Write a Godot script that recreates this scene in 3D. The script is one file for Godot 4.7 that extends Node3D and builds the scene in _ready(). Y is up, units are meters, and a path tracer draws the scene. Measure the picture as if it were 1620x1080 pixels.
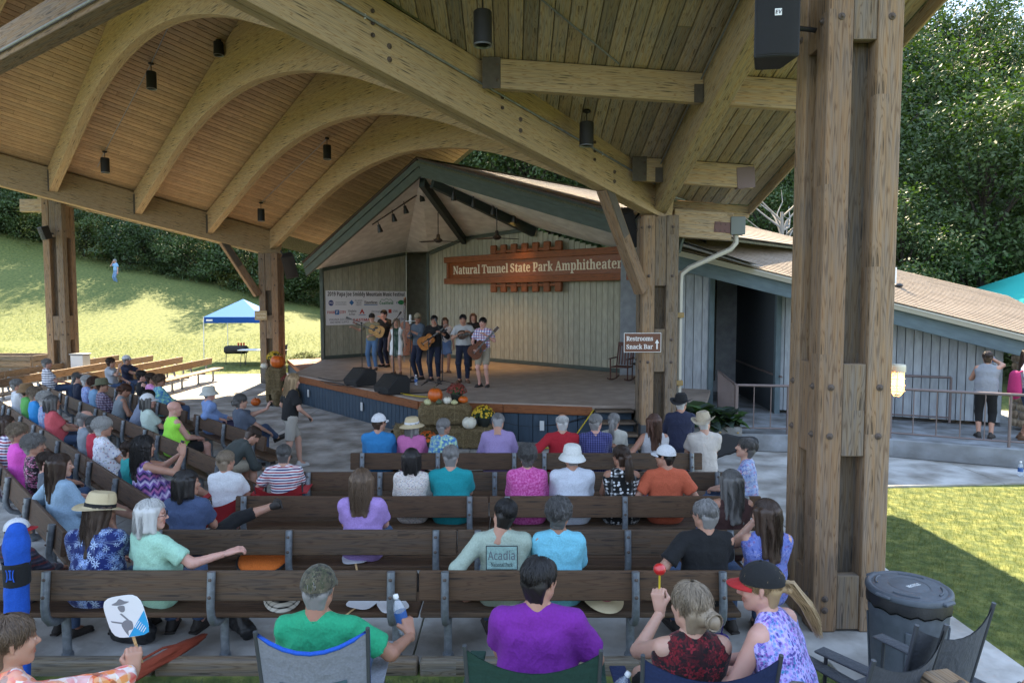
extends Node3D
# An outdoor amphitheater during a music festival. x right, y up, the stage lies towards -z; metres.
var used := {}
var boxes := {}
var cloths := {}
var hairs := {}
var hats := {}
var vary := 1
var M := {}
var T := {}
var C := {}
var HC := {}
var SKIN := []
var HEADM: MB
var HEADF: MB
var HAND := []
var SHOE: Mesh
var jobs := []

func _ready() -> void:
	var cam := Camera3D.new()
	cam.name = "camera"
	add_child(cam)
	cam.position = Vector3(0, 2.9, 0)
	cam.rotation_degrees = Vector3(-3.53, 0, 0)
	cam.fov = 53.13
	cam.near = 0.1
	cam.far = 900.0
	cam.current = true
	var we := WorldEnvironment.new()
	we.name = "world_environment"
	var en := Environment.new()
	en.background_mode = Environment.BG_SKY
	var sm := ProceduralSkyMaterial.new()
	sm.sky_top_color = Color(0.58, 0.67, 0.80)
	sm.sky_horizon_color = Color(0.86, 0.90, 0.93)
	sm.sky_curve = 0.12
	sm.ground_bottom_color = Color(0.12, 0.13, 0.10)
	sm.ground_horizon_color = Color(0.45, 0.5, 0.5)
	sm.sky_energy_multiplier = 0.92
	en.sky = Sky.new()
	en.sky.sky_material = sm
	en.tonemap_mode = Environment.TONE_MAPPER_LINEAR
	en.tonemap_exposure = 5.0
	en.sdfgi_enabled = true
	en.ssao_enabled = true
	en.ssil_enabled = true
	we.environment = en
	add_child(we)
	var sun := DirectionalLight3D.new()
	sun.name = "sun"
	sun.light_color = Color(1.0, 0.92, 0.79)
	sun.light_energy = 1.6
	sun.light_angular_distance = 0.5
	sun.shadow_enabled = true
	add_child(sun)
	# the sun stands beyond the stage, a little left, 44 degrees up
	sun.look_at_from_position(Vector3(-3.0, 31.0, -32.0), Vector3.ZERO)
	var t0 := Time.get_ticks_msec()
	make_materials()
	print("materials ", Time.get_ticks_msec() - t0)
	build_land()
	build_pavilion()
	build_stage()
	build_trees()
	build_beyond()
	print("setting ", Time.get_ticks_msec() - t0)
	build_pavilion_fittings()
	build_benches()
	build_props()
	build_people()
	print("objects ", Time.get_ticks_msec() - t0)
	run_jobs()
	print("bodies ", Time.get_ticks_msec() - t0)

# ------------------------------------------------------------------ helpers
# a point x metres to the right, d metres ahead, y metres above the paving
func P(x: float, d: float, y := 0.0) -> Vector3:
	return Vector3(x, y, -d)

class MB:
	var v := PackedVector3Array()
	var uv := PackedVector2Array()
	var c := PackedColorArray()
	var ix := PackedInt32Array()
	var col := Color(1, 1, 1)
	func pt(p: Vector3, t := Vector2.ZERO) -> int:
		v.append(p)
		uv.append(t)
		c.append(col)
		return v.size() - 1
	func tri(a: int, b: int, d: int) -> void:
		ix.append(a)
		ix.append(d)
		ix.append(b)
	func quad(a: int, b: int, d: int, e: int) -> void:
		tri(a, b, d)
		tri(a, d, e)
	# a flat polygon, counter-clockwise seen from outside
	func face(pts: Array, us := 1.0, uo := Vector2.ZERO) -> void:
		var e: Vector3 = (pts[1] - pts[0]).normalized()
		var n: Vector3 = e.cross(pts[2] - pts[0]).normalized()
		var w := n.cross(e)
		var b := v.size()
		for p in pts:
			var q: Vector3 = p - pts[0]
			pt(p, Vector2(q.dot(e), q.dot(w)) * us + uo)
		for i in range(1, pts.size() - 1):
			tri(b, b + i, b + i + 1)
	func cbox(xf: Transform3D, s: Vector3, ch := 0.006, us := Vector2(0.7, 3.0), uo := Vector2.ZERO) -> void:
		var h := s * 0.5
		ch = minf(ch, minf(h.x, minf(h.y, h.z)) * 0.6)
		var b := v.size()
		for k in 8:
			var g := Vector3(1 if k & 1 else -1, 1 if k & 2 else -1, 1 if k & 4 else -1)
			for a in 3:
				var q := h - Vector3(ch, ch, ch)
				q[a] = h[a]
				var p := q * g
				var t := Vector2(p.x * us.x, p.z * us.y)
				if a == 2:
					t = Vector2(p.x * us.x, p.y * us.y + 0.37)
				elif a == 0:
					t = Vector2(p.z * us.x, p.y * us.y + 0.61)
				pt(xf * p, t + uo)
		for a in 3:
			var e := (a + 1) % 3
			var f := (a + 2) % 3
			for sg in 2:
				var q := []
				for m in [[0, 0], [1, 0], [1, 1], [0, 1]]:
					q.append(b + ((sg << a) | (m[0] << e) | (m[1] << f)) * 3 + a)
				if sg:
					quad(q[0], q[1], q[2], q[3])
				else:
					quad(q[0], q[3], q[2], q[1])
			# the four edges along axis a
			for m in 4:
				var k0 := ((m & 1) << e) | ((m >> 1) << f)
				var k1 := k0 | (1 << a)
				var A := b + k0 * 3 + e
				var B := b + k1 * 3 + e
				var C := b + k1 * 3 + f
				var D := b + k0 * 3 + f
				if m == 0 or m == 3:
					quad(A, D, C, B)
				else:
					quad(A, B, C, D)
		for k in 8:
			var par := (k & 1) + ((k >> 1) & 1) + ((k >> 2) & 1)
			if par % 2 == 1:
				tri(b + k * 3, b + k * 3 + 1, b + k * 3 + 2)
			else:
				tri(b + k * 3, b + k * 3 + 2, b + k * 3 + 1)
	func tube(pts: Array, rad, seg := 8, caps := true, us := Vector2(1, 1)) -> void:
		var n := pts.size()
		var t0: Vector3 = (pts[1] - pts[0]).normalized()
		var nn := t0.cross(Vector3(0.31, 0.9, 0.17)).normalized()
		var b0 := v.size()
		var run := 0.0
		for i in n:
			var t: Vector3 = (pts[mini(i + 1, n - 1)] - pts[maxi(i - 1, 0)]).normalized()
			nn = (nn - t * nn.dot(t)).normalized()
			var bb := t.cross(nn)
			var r: float = rad if rad is float else rad[i]
			if i > 0:
				run += (pts[i] - pts[i - 1]).length()
			for k in seg + 1:
				var an := TAU * k / seg
				pt(pts[i] + (nn * cos(an) + bb * sin(an)) * r, Vector2(run * us.x, float(k) / seg * us.y))
		for i in n - 1:
			for k in seg:
				var a := b0 + i * (seg + 1) + k
				quad(a, a + 1, a + seg + 2, a + seg + 1)
		if caps:
			for e in 2:
				var i := 0 if e == 0 else n - 1
				var cc := pt(pts[i])
				var r0 := v.size()
				for k in seg:
					pt(v[b0 + i * (seg + 1) + k])
				for k in seg:
					if e == 0:
						tri(cc, r0 + (k + 1) % seg, r0 + k)
					else:
						tri(cc, r0 + k, r0 + (k + 1) % seg)
	func lathe(prof: Array, seg := 20, xf := Transform3D.IDENTITY, us := Vector2(1, 1)) -> void:
		var b0 := v.size()
		var n := prof.size()
		var run := 0.0
		for i in n:
			if i > 0:
				run += (prof[i] - prof[i - 1]).length()
			for k in seg + 1:
				var an := TAU * k / seg
				pt(xf * Vector3(cos(an) * prof[i].x, prof[i].y, -sin(an) * prof[i].x), Vector2(float(k) / seg * us.x, run * us.y))
		for i in n - 1:
			for k in seg:
				var a := b0 + i * (seg + 1) + k
				quad(a, a + 1, a + seg + 2, a + seg + 1)
	# polygon in local xy (counter-clockwise), from z0 to z1
	func prism(poly: PackedVector2Array, z0: float, z1: float, xf := Transform3D.IDENTITY, ch := 0.0, us := 1.0) -> void:
		var tr := Geometry2D.triangulate_polygon(poly)
		var n := poly.size()
		var area := 0.0
		for i in n:
			area += poly[i].cross(poly[(i + 1) % n])
		if area < 0:
			var q := PackedVector2Array()
			for i in n:
				q.append(poly[n - 1 - i])
			poly = q
			tr = Geometry2D.triangulate_polygon(poly)
		var ins := PackedVector2Array()
		for i in n:
			var d0 := (poly[i] - poly[(i + n - 1) % n]).normalized()
			var d1 := (poly[(i + 1) % n] - poly[i]).normalized()
			var nm := Vector2(-d0.y - d1.y, d0.x + d1.x)
			var l := nm.length()
			nm = nm / l if l > 0.05 else Vector2.ZERO
			ins.append(poly[i] + nm * ch)
		for e in 2:
			var z := z0 if e == 0 else z1
			var b := v.size()
			for p in ins:
				pt(xf * Vector3(p.x, p.y, z), p * us)
			for i in range(0, tr.size(), 3):
				var A: Vector2 = poly[tr[i]]
				var ccw := (poly[tr[i + 1]] - A).cross(poly[tr[i + 2]] - A) > 0
				if ccw == (e == 1):
					tri(b + tr[i], b + tr[i + 1], b + tr[i + 2])
				else:
					tri(b + tr[i], b + tr[i + 2], b + tr[i + 1])
		var run := 0.0
		for i in n:
			var j := (i + 1) % n
			var l := (poly[j] - poly[i]).length()
			var ring := [[ins, z0], [poly, z0 + ch], [poly, z1 - ch], [ins, z1]]
			if ch <= 0.0:
				ring = [[poly, z0], [poly, z1]]
			for k in ring.size() - 1:
				var A: Vector2 = ring[k][0][i]
				var B: Vector2 = ring[k][0][j]
				var C: Vector2 = ring[k + 1][0][j]
				var D: Vector2 = ring[k + 1][0][i]
				var za: float = ring[k][1]
				var zb: float = ring[k + 1][1]
				quad(pt(xf * Vector3(A.x, A.y, za), Vector2(run, za) * us), pt(xf * Vector3(B.x, B.y, za), Vector2(run + l, za) * us), pt(xf * Vector3(C.x, C.y, zb), Vector2(run + l, zb) * us), pt(xf * Vector3(D.x, D.y, zb), Vector2(run, zb) * us))
			run += l
	func ball(ctr: Vector3, r: Vector3, seg := 12, rings := 8, basis := Basis.IDENTITY) -> void:
		var prof := []
		for i in rings + 1:
			var a := -PI / 2 + PI * i / rings
			prof.append(Vector2(cos(a), sin(a)))
		lathe(prof, seg, Transform3D(basis.scaled_local(r), ctr))
	func add(src: MB, xf: Transform3D, tint := Color(1, 1, 1)) -> void:
		var b := v.size()
		for p in src.v:
			v.append(xf * p)
		uv.append_array(src.uv)
		for q in src.c:
			c.append(q * tint)
		var flip := xf.basis.determinant() < 0
		for i in range(0, src.ix.size(), 3):
			ix.append(src.ix[i] + b)
			if flip:
				ix.append(src.ix[i + 2] + b)
				ix.append(src.ix[i + 1] + b)
			else:
				ix.append(src.ix[i + 1] + b)
				ix.append(src.ix[i + 2] + b)
	func arrays() -> Array:
		var n := PackedVector3Array()
		n.resize(v.size())
		for i in range(0, ix.size(), 3):
			var a := ix[i]
			var b := ix[i + 2]
			var d := ix[i + 1]
			var q := (v[b] - v[a]).cross(v[d] - v[a])
			n[a] += q
			n[b] += q
			n[d] += q
		for i in n.size():
			n[i] = n[i].normalized() if n[i].length_squared() > 1e-20 else Vector3.UP
		var arr := []
		arr.resize(Mesh.ARRAY_MAX)
		arr[Mesh.ARRAY_VERTEX] = v
		arr[Mesh.ARRAY_NORMAL] = n
		arr[Mesh.ARRAY_TEX_UV] = uv
		arr[Mesh.ARRAY_COLOR] = c
		arr[Mesh.ARRAY_INDEX] = ix
		return arr
	func commit() -> ArrayMesh:
		var m := ArrayMesh.new()
		m.add_surface_from_arrays(Mesh.PRIMITIVE_TRIANGLES, arrays())
		return m

func numbered(nm: String) -> String:
	var k: int = used.get(nm, 0)
	used[nm] = k + 1
	return nm if k == 0 else "%s_%03d" % [nm, k]
func part(parent: Node, nm: String, mesh: Mesh, m: Material, xf := Transform3D.IDENTITY) -> MeshInstance3D:
	var o := MeshInstance3D.new()
	o.mesh = mesh
	o.material_override = m
	o.transform = xf
	o.name = nm
	o.cast_shadow = GeometryInstance3D.SHADOW_CASTING_SETTING_ON
	parent.add_child(o, true)
	return o
func tag(o: Node, label: String, cat: String, group := "") -> Node:
	o.set_meta("label", label)
	o.set_meta("category", cat)
	if group != "":
		o.set_meta("group", group)
	return o
func thing(nm: String, label: String, cat: String, at := Vector3.ZERO, yaw := 0.0, group := "") -> Node3D:
	var o := Node3D.new()
	o.name = numbered(nm)
	add_child(o)
	o.position = at
	o.rotation.y = yaw
	tag(o, label, cat, group)
	return o
func solo(nm: String, label: String, cat: String, mb: MB, m: Material, xf := Transform3D.IDENTITY, group := "") -> MeshInstance3D:
	var o := part(self, numbered(nm), mb.commit(), m, xf)
	tag(o, label, cat, group)
	return o
func structure(nm: String, mesh: Mesh, m: Material, xf := Transform3D.IDENTITY) -> MeshInstance3D:
	var o := part(self, nm, mesh, m, xf)
	o.set_meta("kind", "structure")
	return o
func along(A: Vector3, B: Vector3, up := Vector3.UP) -> Transform3D:
	var x := (B - A).normalized()
	var z := x.cross(up)
	z = z.normalized() if z.length() > 0.01 else x.cross(Vector3.FORWARD).normalized()
	return Transform3D(Basis(x, z.cross(x), z), (A + B) * 0.5)
# a chamfered board or timber from A to B: w across, h along "up"; meshes of one size are shared
func beam(parent: Node, nm: String, A: Vector3, B: Vector3, w: float, h: float, m: Material, up := Vector3.UP, ch := 0.008) -> MeshInstance3D:
	vary = (vary * 7 + 3) % 11
	return part(parent, nm, box_mesh(Vector3((B - A).length(), h, w), ch, vary % 6), m, along(A, B, up))
func box_mesh(s: Vector3, ch := 0.008, k := 0) -> ArrayMesh:
	var key := "%d_%d_%d_%d_%d" % [roundi(s.x * 200), roundi(s.y * 500), roundi(s.z * 500), roundi(ch * 1000), k]
	if not boxes.has(key):
		var b := MB.new()
		b.cbox(Transform3D.IDENTITY, s, ch, Vector2(0.7, 3.0), Vector2(k * 0.173, k * 0.291))
		boxes[key] = b.commit()
	return boxes[key]
func block(parent: Node, nm: String, ctr: Vector3, s: Vector3, m: Material, basis := Basis.IDENTITY, ch := 0.008) -> MeshInstance3D:
	vary = (vary * 7 + 3) % 11
	return part(parent, nm, box_mesh(s, ch, vary % 6), m, Transform3D(basis, ctr))
func rot(y: float, x := 0.0, z := 0.0) -> Basis:
	return Basis.from_euler(Vector3(deg_to_rad(x), deg_to_rad(y), deg_to_rad(z)))
func pipe(parent: Node, nm: String, pts: Array, r, m: Material, seg := 8) -> MeshInstance3D:
	var b := MB.new()
	b.tube(pts, r, seg)
	return part(parent, nm, b.commit(), m)
func text(parent: Node, nm: String, s: String, size: float, m: Material, xf: Transform3D, font := "Droid Serif", weight := 400, depth := 0.006, width := 0.0) -> MeshInstance3D:
	var f := SystemFont.new()
	f.font_names = PackedStringArray([font])
	f.font_weight = weight
	var t := TextMesh.new()
	t.text = s
	t.font = f
	t.font_size = 48
	t.pixel_size = size / 48.0
	t.depth = depth
	t.curve_step = 2.0
	if width > 0.0:
		xf.basis = xf.basis.scaled_local(Vector3(width / t.get_aabb().size.x, 1, 1))
	return part(parent, nm, t, m, xf)

# ------------------------------------------------------------------ materials
func srgb(r: float, g: float, b: float) -> Color:
	return Color(r, g, b).linear_to_srgb()
func img_tex(im: Image) -> ImageTexture:
	im.generate_mipmaps()
	return ImageTexture.create_from_image(im)
func noise(freq: float, sd: int, oct := 3, kind := FastNoiseLite.TYPE_SIMPLEX_SMOOTH) -> FastNoiseLite:
	var n := FastNoiseLite.new()
	n.noise_type = kind
	n.frequency = freq
	n.seed = sd
	n.fractal_octaves = oct
	return n
# wood: grain runs along u; returns [colour, normal]
func wood_tex(sd: int, contrast: float, grey: float, rings: float, sz := 512) -> Array:
	var n1 := noise(1.0, sd, 2)
	var n2 := noise(1.0, sd + 5, 2)
	var n3 := noise(1.0, sd + 9, 3)
	var dat := PackedByteArray()
	dat.resize(sz * sz * 3)
	var bump := PackedByteArray()
	bump.resize(sz * sz)
	var knots := []
	var rg := RandomNumberGenerator.new()
	rg.seed = sd
	for k in 7:
		knots.append(Vector2(rg.randf(), rg.randf()))
	for y in sz:
		var v := float(y) / sz
		for x in sz:
			var u := float(x) / sz
			# wraps in u and v by running the noise on blended copies
			var bu := clampf((u - 0.85) / 0.15, 0.0, 1.0)
			var w := n1.get_noise_2d(u * 1.1, v * 4.0) * (1.0 - bu) + n1.get_noise_2d((u - 1.0) * 1.1, v * 4.0) * bu
			var kd := 0.0
			var kn := 0.0
			for q in knots:
				var dx: float = (u - q.x) * 9.0
				var dy: float = (v - q.y) * 26.0
				var r := dx * dx + dy * dy
				if r < 9.0:
					kd += exp(-r * 0.9) * 1.2
					kn = maxf(kn, exp(-r * 5.0))
			var ring := sin((v * rings + w * 2.6 + kd * 2.0) * TAU)
			var fib := n2.get_noise_2d(u * 2.6, v * 150.0)
			var blot := n3.get_noise_2d(u * 1.6, v * 7.0)
			var dark := clampf(ring * 0.5 + 0.5, 0.0, 1.0)
			dark = pow(dark, 4.0)
			var l := 0.97 - contrast * (0.26 * dark + 0.3 * fib) - 0.16 * contrast * blot - 0.5 * kn
			var stain := clampf(n3.get_noise_2d(u * 0.5 + 40.0, v * 12.0) * 1.5 - 0.3, 0.0, 1.0)
			l -= stain * 0.22 * grey
			l = clampf(l, 0.08, 1.0)
			var g := clampf(grey * (0.5 + blot), 0.0, 1.0)
			var i := (y * sz + x) * 3
			dat[i] = int(255.0 * clampf(l, 0, 1))
			dat[i + 1] = int(255.0 * clampf(l * lerpf(0.93 - 0.06 * dark, 1.0, g), 0, 1))
			dat[i + 2] = int(255.0 * clampf(l * lerpf(0.80 - 0.1 * dark, 0.99, g), 0, 1))
			bump[y * sz + x] = int(255.0 * clampf(0.55 - 0.2 * dark + 0.3 * fib, 0, 1))
	var bi := Image.create_from_data(sz, sz, false, Image.FORMAT_L8, bump)
	bi.convert(Image.FORMAT_RGBA8)
	bi.bump_map_to_normal_map(3.0)
	return [img_tex(Image.create_from_data(sz, sz, false, Image.FORMAT_RGB8, dat)), img_tex(bi)]
func noise_tex(sd: int, freq: float, lo: Color, hi: Color, oct := 5, sz := 512, lo2 := -1.0, hi2 := 1.0) -> ImageTexture:
	var n := noise(freq, sd, oct)
	var im := n.get_seamless_image(sz, sz)
	var d := im.get_data()
	var dat := PackedByteArray()
	dat.resize(sz * sz * 3)
	for i in sz * sz:
		var t := clampf((d[i] / 127.5 - 1.0 - lo2) / (hi2 - lo2), 0.0, 1.0)
		dat[i * 3] = int(255 * lerpf(lo.r, hi.r, t))
		dat[i * 3 + 1] = int(255 * lerpf(lo.g, hi.g, t))
		dat[i * 3 + 2] = int(255 * lerpf(lo.b, hi.b, t))
	return img_tex(Image.create_from_data(sz, sz, false, Image.FORMAT_RGB8, dat))
func norm_tex(sd: int, freq: float, strength: float, oct := 4, sz := 256) -> ImageTexture:
	var im := noise(freq, sd, oct).get_seamless_image(sz, sz)
	im.convert(Image.FORMAT_RGBA8)
	im.bump_map_to_normal_map(strength)
	return img_tex(im)
func mat(col: Color, rough := 0.8, tex: Texture2D = null, nrm: Texture2D = null, ns := 1.0, tri := 0.0, metal := 0.0) -> StandardMaterial3D:
	var m := StandardMaterial3D.new()
	m.albedo_color = col
	m.roughness = rough
	m.metallic = metal
	if tex:
		m.albedo_texture = tex
	if nrm:
		m.normal_enabled = true
		m.normal_texture = nrm
		m.normal_scale = ns
	if tri > 0.0:
		m.uv1_triplanar = true
		m.uv1_scale = Vector3(tri, tri, tri)
	return m
func tinted(m: StandardMaterial3D, col: Color) -> StandardMaterial3D:
	var q: StandardMaterial3D = m.duplicate()
	q.albedo_color = col
	return q
# cloth of one dye, or with a printed pattern
func cloth(r: float, g: float, b: float, pat: Texture2D = null, sc := 3.0) -> StandardMaterial3D:
	var key := "%.3f_%.3f_%.3f_%s_%.1f" % [r, g, b, pat, sc]
	if not cloths.has(key):
		var m := mat(srgb(r, g, b), 0.92, pat if pat else T.weave, T.fold_n, 0.65, sc if pat else 2.6)
		m.rim_enabled = true
		m.rim = 0.25
		m.rim_tint = 0.6
		cloths[key] = m
	return cloths[key]
# ------------------------------------------------------------------ printed cloth
func pat(f: Callable, sz := 128) -> ImageTexture:
	var im := Image.create(sz, sz, false, Image.FORMAT_RGB8)
	for y in sz:
		for x in sz:
			im.set_pixel(x, y, f.call(float(x) / sz, float(y) / sz))
	return img_tex(im)
func blobs(sd: int, bg: Color, cols: Array, n: int, r0: float, r1: float, petals := 0, sz := 192) -> ImageTexture:
	var im := Image.create(sz, sz, false, Image.FORMAT_RGB8)
	im.fill(bg)
	var rg := RandomNumberGenerator.new()
	rg.seed = sd
	for k in n:
		var c := Vector2(rg.randf(), rg.randf()) * sz
		var r := rg.randf_range(r0, r1) * sz
		var col: Color = cols[rg.randi() % cols.size()]
		var ph := rg.randf() * TAU
		for y in range(int(c.y - r), int(c.y + r) + 1):
			for x in range(int(c.x - r), int(c.x + r) + 1):
				var q := Vector2(x, y) - c
				var rr := r
				if petals > 0:
					rr *= 0.62 + 0.38 * cos(q.angle() * petals + ph)
				if q.length() < rr:
					im.set_pixel(posmod(x, sz), posmod(y, sz), col)
				if petals > 0 and q.length() < r * 0.22:
					im.set_pixel(posmod(x, sz), posmod(y, sz), col.darkened(0.4))
	return img_tex(im)
# cloth creases: sharp wandering ridges over soft swells
func fold_tex() -> ImageTexture:
	var n := noise(0.011, 41, 3)
	n.fractal_type = FastNoiseLite.FRACTAL_RIDGED
	n.domain_warp_enabled = true
	n.domain_warp_amplitude = 22.0
	n.domain_warp_frequency = 0.012
	var im := n.get_seamless_image(256, 256)
	im.convert(Image.FORMAT_RGBA8)
	im.bump_map_to_normal_map(7.0)
	return img_tex(im)
func make_patterns() -> void:
	var w := Color(0.95, 0.95, 0.95)
	T.stripe = pat(func(_u, v): return Color(0.1, 0.09, 0.09) if fmod(v * 4.0, 1.0) < 0.3 else w)
	T.stripe_dark = pat(func(_u, v): return [Color(0.09, 0.1, 0.16), Color(0.35, 0.12, 0.12), Color(0.12, 0.13, 0.2), Color(0.25, 0.25, 0.3)][int(fmod(v * 8.0, 4.0))])
	T.stripe_rb = pat(func(_u, v): return [w, Color(0.7, 0.15, 0.2), w, Color(0.15, 0.18, 0.4)][int(fmod(v * 12.0, 4.0))])
	T.stripe_nw = pat(func(_u, v): return w if fmod(v * 5.0, 1.0) < 0.6 else Color(0.12, 0.14, 0.3))
	T.plaid = pat(func(u, v): return Color(0.22, 0.2, 0.3).lerp(Color(0.75, 0.7, 0.75), 0.5 * float(fmod(u * 4.0, 1.0) < 0.35) + 0.5 * float(fmod(v * 4.0, 1.0) < 0.35)).lerp(Color(0.5, 0.12, 0.15), 0.7 * float(fmod(v * 4.0 + 0.5, 1.0) < 0.12)))
	T.plaid_rb = pat(func(u, v): return Color(0.92, 0.92, 0.95).lerp(Color(0.15, 0.3, 0.6), 0.75 * float(fmod(u * 3.0, 1.0) < 0.35)).lerp(Color(0.7, 0.12, 0.15), 0.6 * float(fmod(v * 3.0, 1.0) < 0.3)))
	T.check_navy = pat(func(u, v): return Color(0.16, 0.17, 0.36).lerp(Color(0.5, 0.5, 0.7), 0.6 * float(fmod(u * 4.0, 1.0) < 0.2) + 0.4 * float(fmod(v * 4.0, 1.0) < 0.2)))
	T.dots = blobs(5, Color(0.03, 0.03, 0.035), [w], 20, 0.05, 0.055)
	T.sprig = blobs(6, w, [Color(0.75, 0.5, 0.5), Color(0.45, 0.5, 0.7), Color(0.6, 0.62, 0.5)], 60, 0.02, 0.035)
	T.floral = blobs(7, Color(0.9, 0.75, 0.8), [Color(0.75, 0.1, 0.3), Color(0.3, 0.2, 0.5), Color(0.85, 0.5, 0.2), w], 60, 0.05, 0.1, 5)
	T.floral_blue = blobs(8, Color(0.6, 0.68, 0.82), [Color(0.85, 0.45, 0.5), Color(0.25, 0.3, 0.6), w, Color(0.4, 0.5, 0.7)], 70, 0.04, 0.08, 5)
	T.leaf_black = blobs(9, Color(0.06, 0.05, 0.08), [Color(0.95, 0.7, 0.8), Color(0.85, 0.45, 0.65), w], 90, 0.03, 0.06, 3)
	T.leaf_red = blobs(10, Color(0.08, 0.04, 0.06), [Color(0.5, 0.06, 0.12), Color(0.6, 0.15, 0.2), Color(0.3, 0.03, 0.08)], 60, 0.05, 0.11, 4)
	T.palms = blobs(11, Color(0.06, 0.13, 0.38), [Color(0.75, 0.82, 0.92), Color(0.55, 0.65, 0.85)], 34, 0.05, 0.11, 7)
	T.bigflower = blobs(12, Color(0.96, 0.94, 0.93), [Color(0.92, 0.25, 0.15), Color(0.95, 0.5, 0.25), Color(0.97, 0.72, 0.4), Color(0.9, 0.3, 0.25), Color(0.97, 0.85, 0.85)], 26, 0.09, 0.2, 5, 256)
	T.speckle = blobs(13, Color(0.78, 0.74, 0.95), [Color(0.2, 0.16, 0.5), Color(0.25, 0.2, 0.55), Color(0.15, 0.6, 0.75), Color(0.65, 0.4, 0.75), Color(0.3, 0.35, 0.6)], 420, 0.012, 0.03, 0, 256)
	T.camo = blobs(14, Color(0.34, 0.31, 0.24), [Color(0.18, 0.18, 0.13), Color(0.45, 0.42, 0.33), Color(0.26, 0.28, 0.18), Color(0.12, 0.11, 0.09)], 70, 0.04, 0.11, 3)
	T.chev = pat(func(u, v): return [Color(0.28, 0.2, 0.5), Color(0.85, 0.8, 0.9), Color(0.5, 0.35, 0.65), Color(0.12, 0.12, 0.3), Color(0.75, 0.45, 0.65)][int(fmod((v + absf(fmod(u * 4.0, 1.0) - 0.5) * 0.3) * 10.0, 5.0))])
	T.chev_red = pat(func(u, v): return Color(0.8, 0.2, 0.12) if fmod((v + absf(fmod(u * 4.0, 1.0) - 0.5) * 0.3) * 8.0, 1.0) < 0.5 else w)
	T.dye_blue = noise_tex(31, 0.02, Color(0.1, 0.35, 0.75), Color(0.9, 0.98, 0.7), 3, 256, -0.7, 0.7)
	T.dye_pink = noise_tex(32, 0.03, Color(0.75, 0.3, 0.6), Color(0.98, 0.85, 0.95), 3, 256, -0.7, 0.7)
	T.green_panel = pat(func(u, _v): return Color(0.03, 0.22, 0.14) if absf(u - 0.5) > 0.42 else w)
func make_materials() -> void:
	T.weave = noise_tex(3, 0.09, Color(0.84, 0.84, 0.84), Color(1, 1, 1), 4, 256)
	T.weave_n = norm_tex(4, 0.06, 2.0, 4)
	T.fold_n = fold_tex()
	T.fine_n = norm_tex(5, 0.12, 3.0, 4)
	M.skin = mat(Color(1, 1, 1), 0.55, null, T.fine_n, 0.12, 9.0)
	M.skin.vertex_color_use_as_albedo = true
	M.skin.subsurf_scatter_enabled = true
	M.skin.subsurf_scatter_strength = 0.12
	SKIN = [Color(0.50, 0.29, 0.21), Color(0.44, 0.235, 0.16), Color(0.36, 0.18, 0.115), Color(0.55, 0.30, 0.235)]
	var hcs := {"brown": [0.045, 0.024, 0.014], "dark": [0.014, 0.011, 0.01], "grey": [0.23, 0.22, 0.21], "white": [0.5, 0.49, 0.47], "blond": [0.34, 0.23, 0.12], "auburn": [0.075, 0.03, 0.016], "salt": [0.10, 0.095, 0.09], "lightbrown": [0.12, 0.075, 0.045], "ash": [0.25, 0.19, 0.13]}
	T.strand_n = norm_tex(8, 0.05, 4.0, 3)
	for k in hcs:
		var q: Array = hcs[k]
		HC[k] = mat(srgb(q[0], q[1], q[2]), 0.5, null, T.strand_n, 0.6, 14.0)
		HC[k].vertex_color_use_as_albedo = true
		HC[k].uv1_scale = Vector3(30, 4, 30)
	M.black = mat(srgb(0.012, 0.012, 0.013), 0.45)
	M.black_matte = mat(srgb(0.014, 0.014, 0.015), 0.7, null, T.fine_n, 0.4, 6.0)
	M.grille = mat(srgb(0.01, 0.01, 0.011), 0.6, null, norm_tex(6, 0.4, 6.0, 1, 128), 1.0, 12.0)
	M.shoe_dark = mat(srgb(0.03, 0.024, 0.02), 0.7)
	M.shoe_white = mat(srgb(0.5, 0.5, 0.5), 0.7)
	M.shoe_brown = mat(srgb(0.12, 0.06, 0.03), 0.7)
	C.denim = cloth(0.06, 0.10, 0.19)
	C.navy = cloth(0.012, 0.017, 0.04)
	C.black = cloth(0.01, 0.01, 0.011)
	C.khaki = cloth(0.36, 0.31, 0.23)
	C.white = cloth(0.72, 0.73, 0.75)
	# woods
	var wa := wood_tex(11, 0.6, 0.35, 8.0)
	var wb := wood_tex(12, 0.65, 0.9, 6.0)
	var wc := wood_tex(13, 0.55, 0.2, 9.0)
	var wd := func(w: Array, r: float, g: float, b: float, ro := 0.78) -> StandardMaterial3D: return mat(srgb(r, g, b), ro, w[0], w[1], 0.7)
	M.glulam = wd.call(wa, 0.45, 0.39, 0.295)
	M.glulam2 = wd.call(wa, 0.47, 0.40, 0.29)
	M.glulam3 = wd.call(wb, 0.48, 0.40, 0.30)
	M.glulam4 = wd.call(wb, 0.45, 0.385, 0.275)
	M.deck = [wd.call(wc, 0.50, 0.395, 0.295), wd.call(wc, 0.44, 0.35, 0.262), wd.call(wc, 0.55, 0.435, 0.325), wd.call(wa, 0.48, 0.385, 0.29)]
	M.wdeck = [wd.call(wb, 0.41, 0.375, 0.33), wd.call(wb, 0.35, 0.325, 0.29), wd.call(wb, 0.46, 0.415, 0.36), wd.call(wa, 0.37, 0.335, 0.29), wd.call(wb, 0.29, 0.27, 0.245)]
	M.post = wd.call(wb, 0.30, 0.225, 0.165, 0.85)
	M.post2 = wd.call(wb, 0.25, 0.18, 0.13, 0.85)
	M.post3 = wd.call(wb, 0.215, 0.18, 0.15, 0.85)
	M.kerb = wd.call(wb, 0.22, 0.2, 0.175, 0.9)
	M.post_dark = wd.call(wb, 0.13, 0.11, 0.09, 0.9)
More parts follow.
